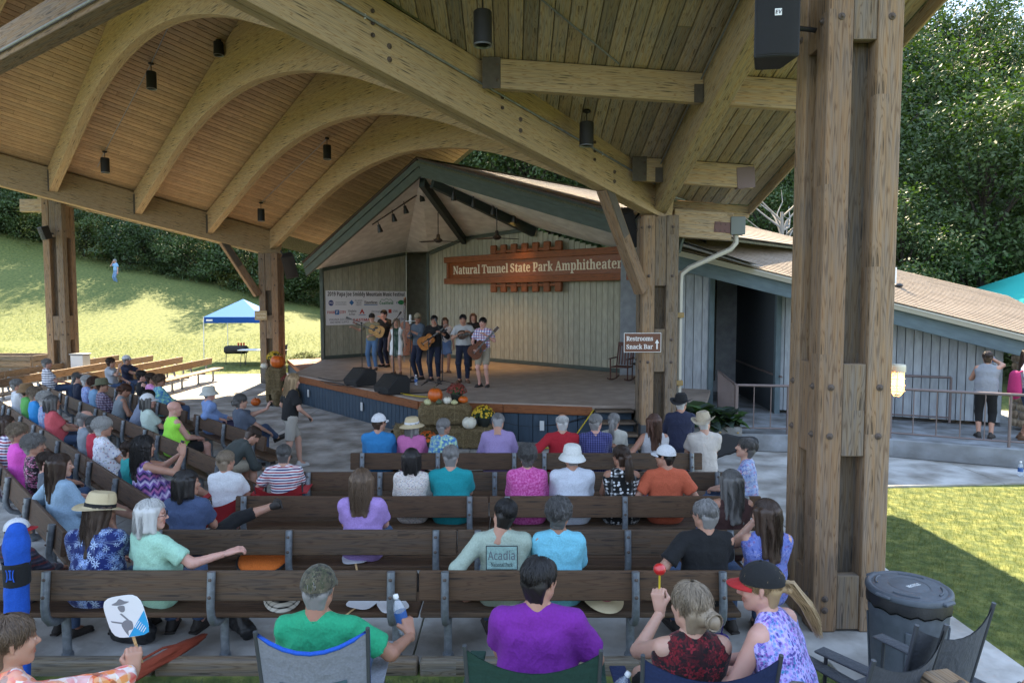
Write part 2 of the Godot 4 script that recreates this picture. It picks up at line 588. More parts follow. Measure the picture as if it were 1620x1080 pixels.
	M.bench = [wd.call(wa, 0.088, 0.053, 0.033, 0.75), wd.call(wa, 0.105, 0.066, 0.042, 0.75), wd.call(wb, 0.1, 0.067, 0.045, 0.75)]
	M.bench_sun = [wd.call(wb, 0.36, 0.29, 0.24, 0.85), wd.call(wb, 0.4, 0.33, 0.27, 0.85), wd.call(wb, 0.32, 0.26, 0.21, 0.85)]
	M.lip = wd.call(wc, 0.26, 0.10, 0.035, 0.7)
	M.tread = wd.call(wb, 0.15, 0.12, 0.1)
	M.sign_wood = wd.call(wa, 0.24, 0.085, 0.03, 0.6)
	M.sign_panel = wd.call(wc, 0.23, 0.075, 0.025, 0.32)
	M.stick = wd.call(wc, 0.6, 0.45, 0.28)
	M.dark_wood = wd.call(wa, 0.06, 0.03, 0.018, 0.4)
	M.dark_red = wd.call(wa, 0.08, 0.022, 0.014, 0.5)
	M.spruce = mat(srgb(0.62, 0.4, 0.17), 0.3, wc[0])
	M.amber = mat(srgb(0.45, 0.2, 0.06), 0.3, wc[0])
	M.mahogany = mat(srgb(0.14, 0.05, 0.025), 0.35, wc[0])
	M.bass_wood = mat(srgb(0.28, 0.1, 0.03), 0.3, wc[0])
	M.sunburst = mat(srgb(0.05, 0.02, 0.012), 0.25, wc[0])
	# painted boards: faint grain under flat paint
	var pt := func(r: float, g: float, b: float) -> StandardMaterial3D:
		var m := mat(srgb(r, g, b), 0.75, T.paint, wc[1], 0.25)
		return m
	T.paint = noise_tex(21, 0.012, Color(0.86, 0.86, 0.86), Color(1, 1, 1), 5, 256)
	M.sage = pt.call(0.40, 0.395, 0.30)
	M.sage2 = pt.call(0.38, 0.375, 0.285)
	M.sage3 = pt.call(0.42, 0.412, 0.315)
	M.blue = pt.call(0.36, 0.39, 0.415)
	M.blue2 = pt.call(0.33, 0.36, 0.385)
	M.blue3 = pt.call(0.39, 0.42, 0.445)
	M.joint = mat(srgb(0.05, 0.055, 0.045), 0.9)
	M.joint_blue = mat(srgb(0.05, 0.06, 0.07), 0.9)
	M.trim = pt.call(0.075, 0.10, 0.085)
	M.trim_dark = pt.call(0.035, 0.048, 0.045)
	M.trim_blue = pt.call(0.11, 0.155, 0.175)
	M.skirt = pt.call(0.04, 0.068, 0.1)
	M.skirt2 = pt.call(0.045, 0.075, 0.108)
	M.skirt_dark = mat(srgb(0.012, 0.02, 0.03), 0.9)
	M.ceiling = pt.call(0.72, 0.73, 0.71)
	M.drip = mat(srgb(0.05, 0.03, 0.022), 0.6)
	M.fan = mat(srgb(0.04, 0.03, 0.025), 0.6)
	# metals and plastics
	M.galv = mat(srgb(0.30, 0.33, 0.36), 0.42, noise_tex(22, 0.02, Color(0.75, 0.75, 0.75), Color(1, 1, 1), 4, 256), null, 1.0, 3.0, 0.55)
	M.galv_bright = mat(srgb(0.6, 0.61, 0.6), 0.5)
	M.steel_dark = mat(srgb(0.07, 0.075, 0.08), 0.5, null, null, 1.0, 0.0, 0.3)
	M.plate = mat(srgb(0.085, 0.07, 0.05), 0.6, T.paint, T.fine_n, 0.4, 3.0)
	M.rust = mat(srgb(0.09, 0.065, 0.05), 0.7)
	M.cap_brown = mat(srgb(0.16, 0.11, 0.11), 0.5)
	M.cap_red = mat(srgb(0.12, 0.05, 0.04), 0.5)
	M.gutter = mat(srgb(0.42, 0.40, 0.34), 0.45)
	M.leader = mat(srgb(0.14, 0.16, 0.15), 0.5)
	M.brass = mat(srgb(0.3, 0.2, 0.07), 0.5)
	M.rail = mat(srgb(0.16, 0.12, 0.11), 0.55)
	M.bin = mat(srgb(0.085, 0.10, 0.118), 0.55, T.paint, T.fine_n, 0.3, 4.0)
	M.bin_lid = mat(srgb(0.085, 0.10, 0.118), 0.5, T.paint, T.fine_n, 0.3, 4.0)
	M.bag_black = mat(srgb(0.013, 0.013, 0.014), 0.5, null, T.weave_n, 0.6, 4.0)
	M.white = mat(srgb(0.75, 0.75, 0.73), 0.6)
	M.cream = mat(srgb(0.66, 0.6, 0.45), 0.6)
	M.sign_brown = mat(srgb(0.13, 0.05, 0.025), 0.6)
	M.sign_tan = mat(srgb(0.36, 0.28, 0.15), 0.6)
	M.banner = mat(srgb(0.72, 0.72, 0.74), 0.7, null, T.weave_n, 0.15, 1.0)
	M.ink = mat(srgb(0.02, 0.02, 0.025), 0.7)
	M.ink_grey = mat(srgb(0.12, 0.13, 0.15), 0.7)
	M.ink_pale = mat(srgb(0.2, 0.2, 0.22), 0.7)
	M.ink_blue = mat(srgb(0.02, 0.04, 0.2), 0.7)
	M.ink_blue2 = mat(srgb(0.04, 0.16, 0.4), 0.7)
	M.ink_sky = mat(srgb(0.02, 0.32, 0.62), 0.7)
	M.ink_green = mat(srgb(0.03, 0.22, 0.08), 0.7)
	M.ink_red = mat(srgb(0.45, 0.03, 0.02), 0.7)
	M.yellow = mat(srgb(0.55, 0.4, 0.02), 0.5)
	M.orange = cloth(0.75, 0.17, 0.02)
	M.red_plastic = mat(srgb(0.5, 0.03, 0.02), 0.35)
	M.candy = mat(srgb(0.5, 0.01, 0.01), 0.12)
	M.candy.clearcoat_enabled = true
	M.tumbler = mat(srgb(0.03, 0.02, 0.12), 0.25)
	M.label_blue = mat(srgb(0.03, 0.1, 0.3), 0.5)
	M.screen = mat(srgb(0.02, 0.03, 0.03), 0.15)
	M.clear = mat(Color(0.85, 0.9, 0.95, 0.22), 0.08)
	M.clear.transparency = BaseMaterial3D.TRANSPARENCY_ALPHA
	M.lamp_glass = mat(Color(1, 0.97, 0.9, 0.22), 0.15)
	M.lamp_glass.transparency = BaseMaterial3D.TRANSPARENCY_ALPHA
	M.bulb = mat(Color(1, 0.8, 0.5), 0.5)
	M.bulb.emission_enabled = true
	M.bulb.emission = Color(1, 0.72, 0.38)
	M.bulb.emission_energy_multiplier = 0.9
	M.lens = mat(Color(1, 0.9, 0.7), 0.4)
	M.lens.emission_enabled = true
	M.lens.emission = Color(1, 0.75, 0.42)
	M.lens.emission_energy_multiplier = 7.0
	for q in [["fab_green", 0.012, 0.05, 0.035], ["fab_grey", 0.24, 0.25, 0.28], ["fab_blue", 0.01, 0.09, 0.5], ["fab_navy", 0.012, 0.025, 0.09], ["fab_charcoal", 0.07, 0.075, 0.085], ["fab_red", 0.4, 0.015, 0.02], ["fab_rust", 0.3, 0.05, 0.02], ["fab_pink", 0.5, 0.03, 0.15], ["fab_redcap", 0.45, 0.02, 0.02]]:
		M[q[0]] = cloth(q[1], q[2], q[3])
	M.chair_mesh = cloth(0.07, 0.13, 0.15)
	M.straw_hat = mat(srgb(0.62, 0.5, 0.3), 0.8, T.weave, T.weave_n, 1.0, 9.0)
	# ground and walls
	var cn := norm_tex(23, 0.05, 3.0, 5, 512)
	var ct := noise_tex(24, 0.006, Color(0.66, 0.64, 0.61), Color(1, 1, 1), 6, 1024, -0.75, 0.6)
	var gx := noise_tex(25, 0.012, Color(0.5, 0.62, 0.42), Color(1, 1, 0.9), 6, 1024, -0.7, 0.7)
	var con := func(r: float, g: float, b: float, sc: float) -> StandardMaterial3D:
		var m := mat(srgb(r, g, b), 0.88, ct, cn, 0.35, sc)
		m.uv1_world_triplanar = true
		return m
	M.concrete = [con.call(0.52, 0.50, 0.47, 0.17), con.call(0.48, 0.465, 0.44, 0.17)]
	M.stage_floor = mat(srgb(0.40, 0.325, 0.265), 0.8, T.paint, cn, 0.3, 0.6)
	M.ramp = con.call(0.30, 0.32, 0.34, 0.2)
	M.concrete_wall = con.call(0.3, 0.3, 0.29, 0.4)
	M.soil = mat(srgb(0.04, 0.03, 0.022), 0.95, gx, cn, 1.0, 2.0)
	M.lawn = mat(srgb(0.18, 0.185, 0.05), 0.95, gx, cn, 0.8, 0.35)
	M.lawn.uv1_world_triplanar = true
	M.shingle = mat(srgb(0.15, 0.13, 0.115), 0.9, gx, cn, 0.5, 1.5)
	M.shingle_tab = mat(srgb(0.36, 0.285, 0.215), 0.65, T.paint, cn, 0.5, 2.5)
	M.shingle_tab.vertex_color_use_as_albedo = true
	M.stone = mat(srgb(0.4, 0.3, 0.2), 0.9, ct, cn, 1.0, 1.5)
	M.stone2 = mat(srgb(0.46, 0.37, 0.26), 0.9, ct, cn, 1.0, 1.5)
	M.stone3 = mat(srgb(0.34, 0.27, 0.2), 0.9, ct, cn, 1.0, 1.5)
	M.mortar = mat(srgb(0.3, 0.28, 0.25), 0.95)
	# leaves and harvest
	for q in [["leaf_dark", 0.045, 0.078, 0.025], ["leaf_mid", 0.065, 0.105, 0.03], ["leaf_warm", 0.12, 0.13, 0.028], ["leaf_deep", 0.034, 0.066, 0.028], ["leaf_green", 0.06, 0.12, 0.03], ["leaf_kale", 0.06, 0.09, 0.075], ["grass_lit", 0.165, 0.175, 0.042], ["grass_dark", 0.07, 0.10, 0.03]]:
		var m := mat(srgb(q[1], q[2], q[3]), 0.6)
		m.vertex_color_use_as_albedo = true
		m.backlight_enabled = true
		m.backlight = Color(0.66, 0.76, 0.28)
		M[q[0]] = m
	M.bark = mat(srgb(0.06, 0.048, 0.036), 0.95, ct, cn, 1.0, 1.0)
	M.bark_pale = mat(srgb(0.28, 0.25, 0.21), 0.9)
	M.tarp_blue = mat(srgb(0.14, 0.28, 0.55), 0.6)
	M.tarp_blue2 = mat(srgb(0.02, 0.08, 0.3), 0.6)
	M.tarp_teal = mat(srgb(0.05, 0.42, 0.36), 0.6)
	for k in ["tarp_blue", "tarp_blue2", "tarp_teal"]:
		M[k].backlight_enabled = true
		M[k].metallic_specular = 0.1
		M[k].backlight = M[k].albedo_color.darkened(0.65)
	M.straw = mat(srgb(0.2, 0.145, 0.07), 0.9, T.paint, cn, 1.0, 6.0)
	M.straw2 = mat(srgb(0.34, 0.26, 0.13), 0.8)
	M.straw2.vertex_color_use_as_albedo = true
	M.pumpkin = mat(srgb(0.55, 0.11, 0.012), 0.35)
	M.pumpkin_white = mat(srgb(0.66, 0.62, 0.5), 0.4)
	M.gourd = mat(srgb(0.5, 0.48, 0.24), 0.4)
	M.gourd2 = mat(srgb(0.08, 0.1, 0.05), 0.4)
	M.stem = mat(srgb(0.12, 0.1, 0.04), 0.8)
	M.pot = mat(srgb(0.02, 0.025, 0.02), 0.6)
	for q in [["mum_red", 0.22, 0.03, 0.018], ["mum_yellow", 0.62, 0.4, 0.02], ["mum_orange", 0.6, 0.12, 0.01]]:
		M[q[0]] = mat(srgb(q[1], q[2], q[3]), 0.7)
		M[q[0]].vertex_color_use_as_albedo = true
	make_patterns()
	HEADM = head_proto(false)
	HEADF = head_proto(true)
	HAND = [hand_proto(0.4), hand_proto(0.95)]
	SHOE = shoe_proto(false).commit()
# ------------------------------------------------------------------ smooth bodies: distance field meshed as surface nets
class Field:
	var o: Vector3
	var cs: float
	var nx: int
	var ny: int
	var nz: int
	var f := PackedFloat32Array()
	func _init(lo: Vector3, hi: Vector3, cell: float) -> void:
		cs = cell
		o = lo - Vector3.ONE * cell * 2.5
		var s := (hi - lo) / cell
		nx = int(s.x) + 6
		ny = int(s.y) + 6
		nz = int(s.z) + 6
		f.resize(nx * ny * nz)
		f.fill(1.0)
	func cap(a: Vector3, b: Vector3, ra: float, rb: float, k := 0.03, cut := 0.0, fd := Vector3.ZERO, fl := 1.0) -> void:
		var m := maxf(ra, rb) + k * 0.6 + cs * 2.0
		var lo := (a.min(b) - Vector3.ONE * m - o) / cs
		var hi := (a.max(b) + Vector3.ONE * m - o) / cs
		var x0 := maxi(0, int(lo.x))
		var y0 := maxi(0, int(lo.y))
		var z0 := maxi(0, int(lo.z))
		var x1 := mini(nx - 1, int(hi.x) + 1)
		var y1 := mini(ny - 1, int(hi.y) + 1)
		var z1 := mini(nz - 1, int(hi.z) + 1)
		var kf := 1.0 / fl - 1.0
		var ba := b - a
		ba += fd * (ba.dot(fd) * kf)
		var bb := ba.dot(ba)
		var inv := 1.0 / bb if bb > 1e-9 else 0.0
		var L := sqrt(bb)
		var flat := fl != 1.0
		var bx := ba.x
		var by := ba.y
		var bz := ba.z
		var fx := fd.x
		var fy := fd.y
		var fz := fd.z
		var dr := rb - ra
		var k4 := 0.25 / k
		for z in range(z0, z1 + 1):
			var wz := o.z + z * cs - a.z
			for y in range(y0, y1 + 1):
				var wy := o.y + y * cs - a.y
				var i := (z * ny + y) * nx + x0
				var wx := o.x + x0 * cs - a.x
				for x in range(x0, x1 + 1):
					var px := wx
					var py := wy
					var pz := wz
					if flat:
						var s := (px * fx + py * fy + pz * fz) * kf
						px += fx * s
						py += fy * s
						pz += fz * s
					var hr := (px * bx + py * by + pz * bz) * inv
					var h := clampf(hr, 0.0, 1.0)
					px -= bx * h
					py -= by * h
					pz -= bz * h
					var dd := sqrt(px * px + py * py + pz * pz) - ra - dr * h
					if cut > 0.0:
						dd = maxf(dd, (hr - 1.0) * L)
					var f0 := f[i]
					var hk := k - absf(f0 - dd)
					if dd < f0:
						f0 = dd
					if hk > 0.0:
						f0 -= hk * hk * k4
					f[i] = f0
					i += 1
					wx += cs
	func ell(c: Vector3, r: Vector3, k := 0.02) -> void:
		var rm := minf(r.x, minf(r.y, r.z))
		for z in nz:
			var pz := (o.z + z * cs - c.z) / r.z
			for y in ny:
				var py := (o.y + y * cs - c.y) / r.y
				var i := (z * ny + y) * nx
				for x in nx:
					var px := (o.x + x * cs - c.x) / r.x
					var l := sqrt(px * px + py * py + pz * pz)
					var dd := (l - 1.0) * (rm if l < 1.0 else lerpf(rm, maxf(r.x, maxf(r.y, r.z)), 0.5))
					var f0 := f[i]
					var hk := k - absf(f0 - dd)
					f0 = minf(f0, dd)
					if hk > 0.0:
						f0 -= hk * hk * 0.25 / k
					f[i] = f0
					i += 1
	func carve(c: Vector3, r: float, k := 0.008) -> void:
		for z in nz:
			for y in ny:
				var i := (z * ny + y) * nx
				for x in nx:
					var dd := r - (o + Vector3(x, y, z) * cs - c).length()
					var f0 := f[i]
					var hk := k - absf(f0 - dd)
					f0 = maxf(f0, dd)
					if hk > 0.0:
						f0 += hk * hk * 0.25 / k
					f[i] = f0
					i += 1
	func slice(c: Vector3, n: Vector3, jag := 0.0) -> void:
		for z in nz:
			for y in ny:
				var i := (z * ny + y) * nx
				for x in nx:
					f[i] = maxf(f[i], (o + Vector3(x, y, z) * cs - c).dot(n) + jag * sin(x * 1.9 + z * 0.7) * sin(z * 1.7 + x * 0.4 + 1.0))
					i += 1
	func net(mb: MB, wob: FastNoiseLite = null, amp := 0.0, stretch := Vector3.ONE) -> void:
		var map := PackedInt32Array()
		map.resize(f.size())
		map.fill(-1)
		var lim := cs * 3.2
		var sy := nx
		var sz := nx * ny
		var off := [0, 1, sy, sy + 1, sz, sz + 1, sz + sy, sz + sy + 1]
		var ea := [0, 2, 4, 6, 0, 1, 4, 5, 0, 1, 2, 3]
		var eb := [1, 3, 5, 7, 2, 3, 6, 7, 4, 5, 6, 7]
		var cx := [0, 1, 0, 1, 0, 1, 0, 1]
		var cy := [0, 0, 1, 1, 0, 0, 1, 1]
		var cz := [0, 0, 0, 0, 1, 1, 1, 1]
		var g := PackedFloat32Array()
		g.resize(8)
		for z in nz - 1:
			for y in ny - 1:
				var i := (z * ny + y) * nx
				for x in nx - 1:
					var f0 := f[i]
					if absf(f0) < lim:
						var m := 0
						for q in 8:
							var val := f[i + off[q]]
							g[q] = val
							if val < 0.0:
								m |= 1 << q
						if m != 0 and m != 255:
							var px := 0.0
							var py := 0.0
							var pz := 0.0
							var n := 0
							for e in 12:
								var a: int = ea[e]
								var b: int = eb[e]
								var va := g[a]
								var vb := g[b]
								if (va < 0.0) != (vb < 0.0):
									var t := va / (va - vb)
									px += cx[a] + (cx[b] - cx[a]) * t
									py += cy[a] + (cy[b] - cy[a]) * t
									pz += cz[a] + (cz[b] - cz[a]) * t
									n += 1
							var p := o + Vector3(x + px / n, y + py / n, z + pz / n) * cs
							if amp > 0.0:
								var q3 := p * stretch
								p += Vector3(wob.get_noise_3dv(q3), wob.get_noise_3dv(q3 + Vector3(7, 3, 1)) * 0.5, wob.get_noise_3dv(q3 + Vector3(1, 9, 5))) * amp
							map[i] = mb.pt(p, Vector2(p.x, p.y))
							var s0 := f0 < 0.0
							if x > 0 and y > 0 and z > 0:
								if s0 != (g[1] < 0.0):
									_q(mb, map, i, sy, sz, s0)
								if s0 != (g[2] < 0.0):
									_q(mb, map, i, sz, 1, s0)
								if s0 != (g[4] < 0.0):
									_q(mb, map, i, 1, sy, s0)
					i += 1
	func _q(mb: MB, map: PackedInt32Array, i: int, u: int, w: int, s0: bool) -> void:
		var a := map[i]
		var b := map[i - u]
		var c := map[i - u - w]
		var d := map[i - w]
		if a < 0 or b < 0 or c < 0 or d < 0:
			return
		if s0:
			mb.quad(a, b, c, d)
		else:
			mb.quad(a, d, c, b)

# bones: [a, b, ra, rb, join, cut, flatten dir, flatten]
func bones_mesh(mb: MB, bones: Array, cell: float, amp := 0.0, wob: FastNoiseLite = null, stretch := Vector3.ONE) -> void:
	var lo := Vector3.ONE * 99.0
	var hi := -lo
	for b in bones:
		var r := Vector3.ONE * maxf(b[2], b[3])
		lo = lo.min(b[0] - r).min(b[1] - r)
		hi = hi.max(b[0] + r).max(b[1] + r)
	var fl := Field.new(lo, hi, cell)
	for b in bones:
		fl.cap(b[0], b[1], b[2], b[3], b[4] if b.size() > 4 else 0.03, b[5] if b.size() > 5 else 0.0, b[6] if b.size() > 6 else Vector3.ZERO, b[7] if b.size() > 7 else 1.0)
	fl.net(mb, wob, amp, stretch)

func head_proto(female: bool) -> MB:
	var fl := Field.new(Vector3(-0.1, -0.2, -0.13), Vector3(0.1, 0.13, 0.12), 0.0075)
	fl.ell(Vector3(0, 0.036, 0.012), Vector3(0.075, 0.083, 0.096), 0.01)
	fl.ell(Vector3(0, -0.022, -0.028), Vector3(0.06, 0.08, 0.062), 0.03)
	var jw := 0.046 if female else 0.053
	for s: float in [-1.0, 1.0]:
		fl.cap(Vector3(s * jw, -0.045, 0.0), Vector3(s * 0.014, -0.092, -0.062), 0.022, 0.02, 0.03)
		fl.cap(Vector3(s * 0.038, -0.02, -0.066), Vector3(s * 0.036, -0.024, -0.064), 0.02, 0.02, 0.02)
		fl.cap(Vector3(s * 0.079, 0.02, 0.016), Vector3(s * 0.075, -0.022, 0.01), 0.014, 0.009, 0.008, 0.0, Vector3(1, 0, 0), 0.55)
		fl.carve(Vector3(s * 0.031, 0.002, -0.1), 0.0165, 0.012)
	fl.cap(Vector3(-0.034, 0.019, -0.082), Vector3(0.034, 0.019, -0.082), 0.009, 0.009, 0.014)
	fl.cap(Vector3(0, 0.006, -0.086), Vector3(0, -0.026, -0.106), 0.008, 0.0125, 0.01)
	fl.cap(Vector3(-0.016, -0.03, -0.094), Vector3(0.016, -0.03, -0.094), 0.008, 0.008, 0.008)
	fl.cap(Vector3(-0.017, -0.055, -0.086), Vector3(0.017, -0.055, -0.086), 0.0065, 0.0065, 0.006)
	fl.cap(Vector3(-0.014, -0.064, -0.085), Vector3(0.014, -0.064, -0.085), 0.0065, 0.0065, 0.006)
	var nr := 0.049 if female else 0.056
	fl.cap(Vector3(0, -0.05, 0.02), Vector3(0, -0.2, 0.03), nr, nr + 0.006, 0.03)
	var mb := MB.new()
	fl.net(mb)
	for i in mb.v.size():
		var p := mb.v[i]
		if p.z < -0.07:
			if absf(p.y + 0.0595) < 0.011 and absf(p.x) < 0.025:
				mb.c[i] = Color(0.78, 0.5, 0.48)
			elif absf(p.y - 0.026 + absf(p.x) * 0.1) < 0.006 and absf(p.x) > 0.012 and absf(p.x) < 0.05:
				mb.c[i] = Color(0.4, 0.32, 0.27)
			elif absf(p.x) > 0.02 and p.y < -0.01 and p.y > -0.05:
				mb.c[i] = Color(1.0, 0.88, 0.84)
	for s: float in [-1.0, 1.0]:
		mb.col = Color(1.2, 1.35, 1.5)
		mb.ball(Vector3(s * 0.031, 0.001, -0.0775), Vector3.ONE * 0.0125, 8, 6)
		mb.col = Color(0.1, 0.08, 0.07)
		mb.ball(Vector3(s * 0.031, 0.001, -0.0855), Vector3.ONE * 0.0058, 6, 4)
	mb.col = Color(1, 1, 1)
	return mb

# right hand, fingers along -z, back of the hand up, thumb on -x; curl 0 flat .. 1 fist
func hand_proto(curl: float) -> MB:
	var b := []
	for k in 4:
		var x := -0.03 + k * 0.02
		b.append([Vector3(x * 0.5, 0, -0.01), Vector3(x, 0.004, -0.088), 0.016, 0.0115, 0.014])
		var len: float = [0.072, 0.08, 0.074, 0.058][k]
		var p := Vector3(x, 0.004, -0.09)
		var an := 0.12 + curl * 0.75
		var sp := (k - 1.5) * 0.05 * (1.0 - curl)
		for j in 3:
			var l: float = len * [0.45, 0.31, 0.24][j]
			var q := p + Vector3(sp, -sin(an), -cos(an)) * l
			b.append([p, q, 0.0098 - j * 0.0008, 0.009 - j * 0.0008, 0.004])
			p = q
			an += 0.18 + curl * 1.05
	var t0 := Vector3(-0.024, -0.004, -0.03)
	var t1 := Vector3(-0.052, -0.012 - curl * 0.012, -0.066)
	var t2 := t1 + Vector3(-0.012 + curl * 0.04, -0.004 - curl * 0.016, -0.03)
	b.append([t0, t1, 0.016, 0.0115, 0.012])
	b.append([t1, t2, 0.0112, 0.0092, 0.005])
	b.append([Vector3(0, 0, 0.02), Vector3(0, 0, -0.03), 0.026, 0.028, 0.02, 0.0, Vector3.UP, 0.62])
	var mb := MB.new()
	bones_mesh(mb, b, 0.0062)
	return mb

func shoe_proto(sandal: bool) -> MB:
	var mb := MB.new()
	var b := [[Vector3(0, 0.035, 0.055), Vector3(0, 0.03, -0.13), 0.036, 0.042, 0.03, 0.0, Vector3.UP, 0.75], [Vector3(0, 0.05, 0.03), Vector3(0, 0.09, 0.02), 0.04, 0.036, 0.03], [Vector3(0, 0.06, 0.0), Vector3(0, 0.03, -0.15), 0.034, 0.034, 0.03, 0.0, Vector3.UP, 0.8]]
	bones_mesh(mb, b, 0.011)
	mb.cbox(Transform3D(Basis.IDENTITY, Vector3(0, 0.011, -0.045)), Vector3(0.088, 0.022, 0.27), 0.01)
	return mb

# ------------------------------------------------------------------ hair and hats, in the frame of the head
func hair_mesh(style: String) -> Mesh:
	if hairs.has(style):
		return hairs[style]
	var mb := MB.new()
	var long: bool = style in ["bob", "long", "curly_long", "wavy"]
	var big := 0.0
	if style in ["curly", "fluffy"]:
		big = 0.012
	if style in ["curly_long", "wavy"]:
		big = 0.01
	var bot := -0.34 if style in ["long", "curly_long"] else (-0.26 if style == "wavy" else -0.14)
	var fl := Field.new(Vector3(-0.14, bot - 0.02, -0.13), Vector3(0.14, 0.17, 0.24 if style in ["ponytail", "bun", "pony_up"] else 0.17), 0.0085)
	fl.ell(Vector3(0, 0.042, 0.016), Vector3(0.083 + big, 0.088 + big, 0.103 + big), 0.01)
	var hl := Vector3(0, 0.06, -0.075)
	fl.slice(hl, Vector3(0, -0.55, -0.83).normalized())
	if not long:
		fl.slice(Vector3(0, -0.012, -0.01), Vector3(0, -0.85, -0.52).normalized(), 0.006)
		for sx: float in [-0.036, -0.012, 0.012, 0.036]:
			fl.cap(Vector3(sx, -0.005, 0.07), Vector3(sx * 0.85, -0.088, 0.062 - absf(sx) * 0.3), 0.036, 0.02, 0.02)
		fl.slice(Vector3(0, -0.098, 0), Vector3(0, -1, 0), 0.008)
	if style == "bald":
		fl.carve(Vector3(0, 0.15, -0.03), 0.108, 0.004)
	if style == "thin":
		fl.carve(Vector3(0, 0.16, -0.07), 0.09, 0.01)
	if long:
		var w := 0.062 + big
		var nn := 7
		for i in nn:
			var a := lerpf(-1.95, 1.95, i / float(nn - 1))
			var q := Vector3(sin(a) * 0.085, 0, cos(a) * 0.088 + 0.012)
			var e := bot + (0.03 if absf(a) > 1.2 else 0.0) + sin(i * 2.7) * 0.012
			fl.cap(q + Vector3(0, 0.04, 0), Vector3(q.x * 1.05, e, q.z * 0.95 + (0.02 if bot < -0.2 else 0.0)), w * 0.42, w * (0.30 if bot < -0.2 else 0.36), 0.03)
		if style != "bob":
			fl.cap(Vector3(0, 0, 0.075), Vector3(0, bot + 0.02, 0.085), 0.06, 0.05, 0.03, 0.0, Vector3(0, 0, 1), 0.6)
	if style == "ponytail":
		fl.cap(Vector3(0, 0.03, 0.1), Vector3(0, 0.02, 0.15), 0.022, 0.028, 0.02)
		fl.cap(Vector3(0, 0.02, 0.15), Vector3(0, -0.08, 0.165), 0.03, 0.026, 0.03)
	if style == "pony_up":
		fl.cap(Vector3(0, 0.03, 0.1), Vector3(0, 0.0, 0.15), 0.024, 0.03, 0.02)
	if style == "bun":
		fl.cap(Vector3(0.02, -0.01, 0.11), Vector3(0.03, -0.02, 0.13), 0.042, 0.038, 0.02)
	var wob := noise(26.0 if style in ["curly", "curly_long"] else 17.0, style.hash() % 999, 3)
	var st := Vector3(1, 1, 1) if style in ["curly", "curly_long", "fluffy"] else Vector3(1, 0.25, 0.8)
	fl.net(mb, wob, 0.014 if style in ["curly", "curly_long", "fluffy"] else (0.008 if style in ["short", "bald", "thin"] else 0.01), st)
	# locks lying on the surface
	var rg := RandomNumberGenerator.new()
	rg.seed = style.hash()
	var cnt := 1000 if long else 1100
	for i in cnt:
		var th := rg.randf() * TAU
		var ph := rg.randf_range(0.1, 1.75)
		var dir := Vector3(sin(ph) * sin(th), cos(ph), sin(ph) * cos(th))
		var ctr := Vector3(0, 0.042, 0.016)
		var rr := Vector3(0.084 + big, 0.089 + big, 0.104 + big)
		var p0 := ctr + dir * rr
		if (p0 - hl).dot(Vector3(0, -0.55, -0.83)) > -0.004 or p0.y < -0.05:
			continue
		if not long and (p0 - Vector3(0, -0.012, -0.01)).dot(Vector3(0, -0.85, -0.52)) > -0.004:
			continue
		if style == "bald" and (p0 - Vector3(0, 0.15, -0.03)).length() < 0.113:
			continue
		if style == "thin" and (p0 - Vector3(0, 0.16, -0.07)).length() < 0.085:
			continue
		var pts := []
		var rad := []
		var steps := 7 if long else 5
		var phs := ph
		var lift := rg.randf_range(0.995, 1.05)
		var ths := th
		var rise := rg.randf_range(0.0, 0.008) if rg.randf() < 0.85 else rg.randf_range(0.01, 0.028)
		for s in steps:
			var dd := Vector3(sin(phs) * sin(ths), cos(phs), sin(phs) * cos(ths))
			var p := ctr + dd * rr * lift
			if long and phs > 1.5:
				p = ctr + Vector3(sin(ths), 0, cos(ths)) * rr * 1.06 * lift
				p.y = 0.05 - (phs - 1.4) * 0.13
				p += Vector3(rg.randf_range(-1, 1), 0, rg.randf_range(-1, 1)) * 0.006
				if p.y < bot - 0.01:
					break
				if p.z < -0.03:
					break
			elif not long and (p.y < -0.1 or (p - Vector3(0, -0.012, -0.01)).dot(Vector3(0, -0.85, -0.52)) > 0.014):
				break
			if style in ["curly", "curly_long", "fluffy"]:
				p += Vector3(rg.randf_range(-1, 1), rg.randf_range(-1, 1), rg.randf_range(-1, 1)) * 0.012
			pts.append(p)
			phs += 0.42 if long else 0.17
			ths += rg.randf_range(-0.1, 0.1)
			lift += rise
		if pts.size() < 3:
			continue
		for s in pts.size():
			rad.append(lerpf(0.0025, 0.0006, s / float(pts.size() - 1)))
		var t := rg.randf_range(0.45, 1.5)
		mb.col = Color(t, t, t)
		mb.tube(pts, rad, 3, false)
	if style in ["ponytail", "pony_up"]:
		for i in 320:
			var q := Vector3(rg.randf_range(-1, 1), rg.randf_range(-1, 1), rg.randf_range(-1, 1)) * 0.018
			var down := -0.22 if style == "ponytail" else -0.2
			var e := Vector3(q.x * 2.4, down + rg.randf_range(-0.03, 0.05), 0.17 + q.z + (0.1 if style == "pony_up" else 0.0))
			var t := rg.randf_range(0.6, 1.4)
			mb.col = Color(t, t, t)
			mb.tube([Vector3(0, 0.03, 0.11) + q * 0.7, Vector3(0, 0.02, 0.15) + q * 1.3, Vector3(q.x * 2, -0.07, 0.17 + q.z * 1.6 + (0.05 if style == "pony_up" else 0.0)), e], [0.003, 0.004, 0.0035, 0.001], 3, false)
	if style == "bun":
		for i in 60:
			var a0 := rg.randf() * TAU
			var pts := []
			for s in 6:
				var a := a0 + s * 0.6
				pts.append(Vector3(0.025 + cos(a) * 0.043, -0.014 + sin(a) * 0.04, 0.126 + cos(a0 * 3.0 + s * 0.3) * 0.03))
			var t := rg.randf_range(0.6, 1.35)
			mb.col = Color(t, t, t)
			mb.tube(pts, 0.0045, 4, false)
	hairs[style] = mb.commit()
	return hairs[style]

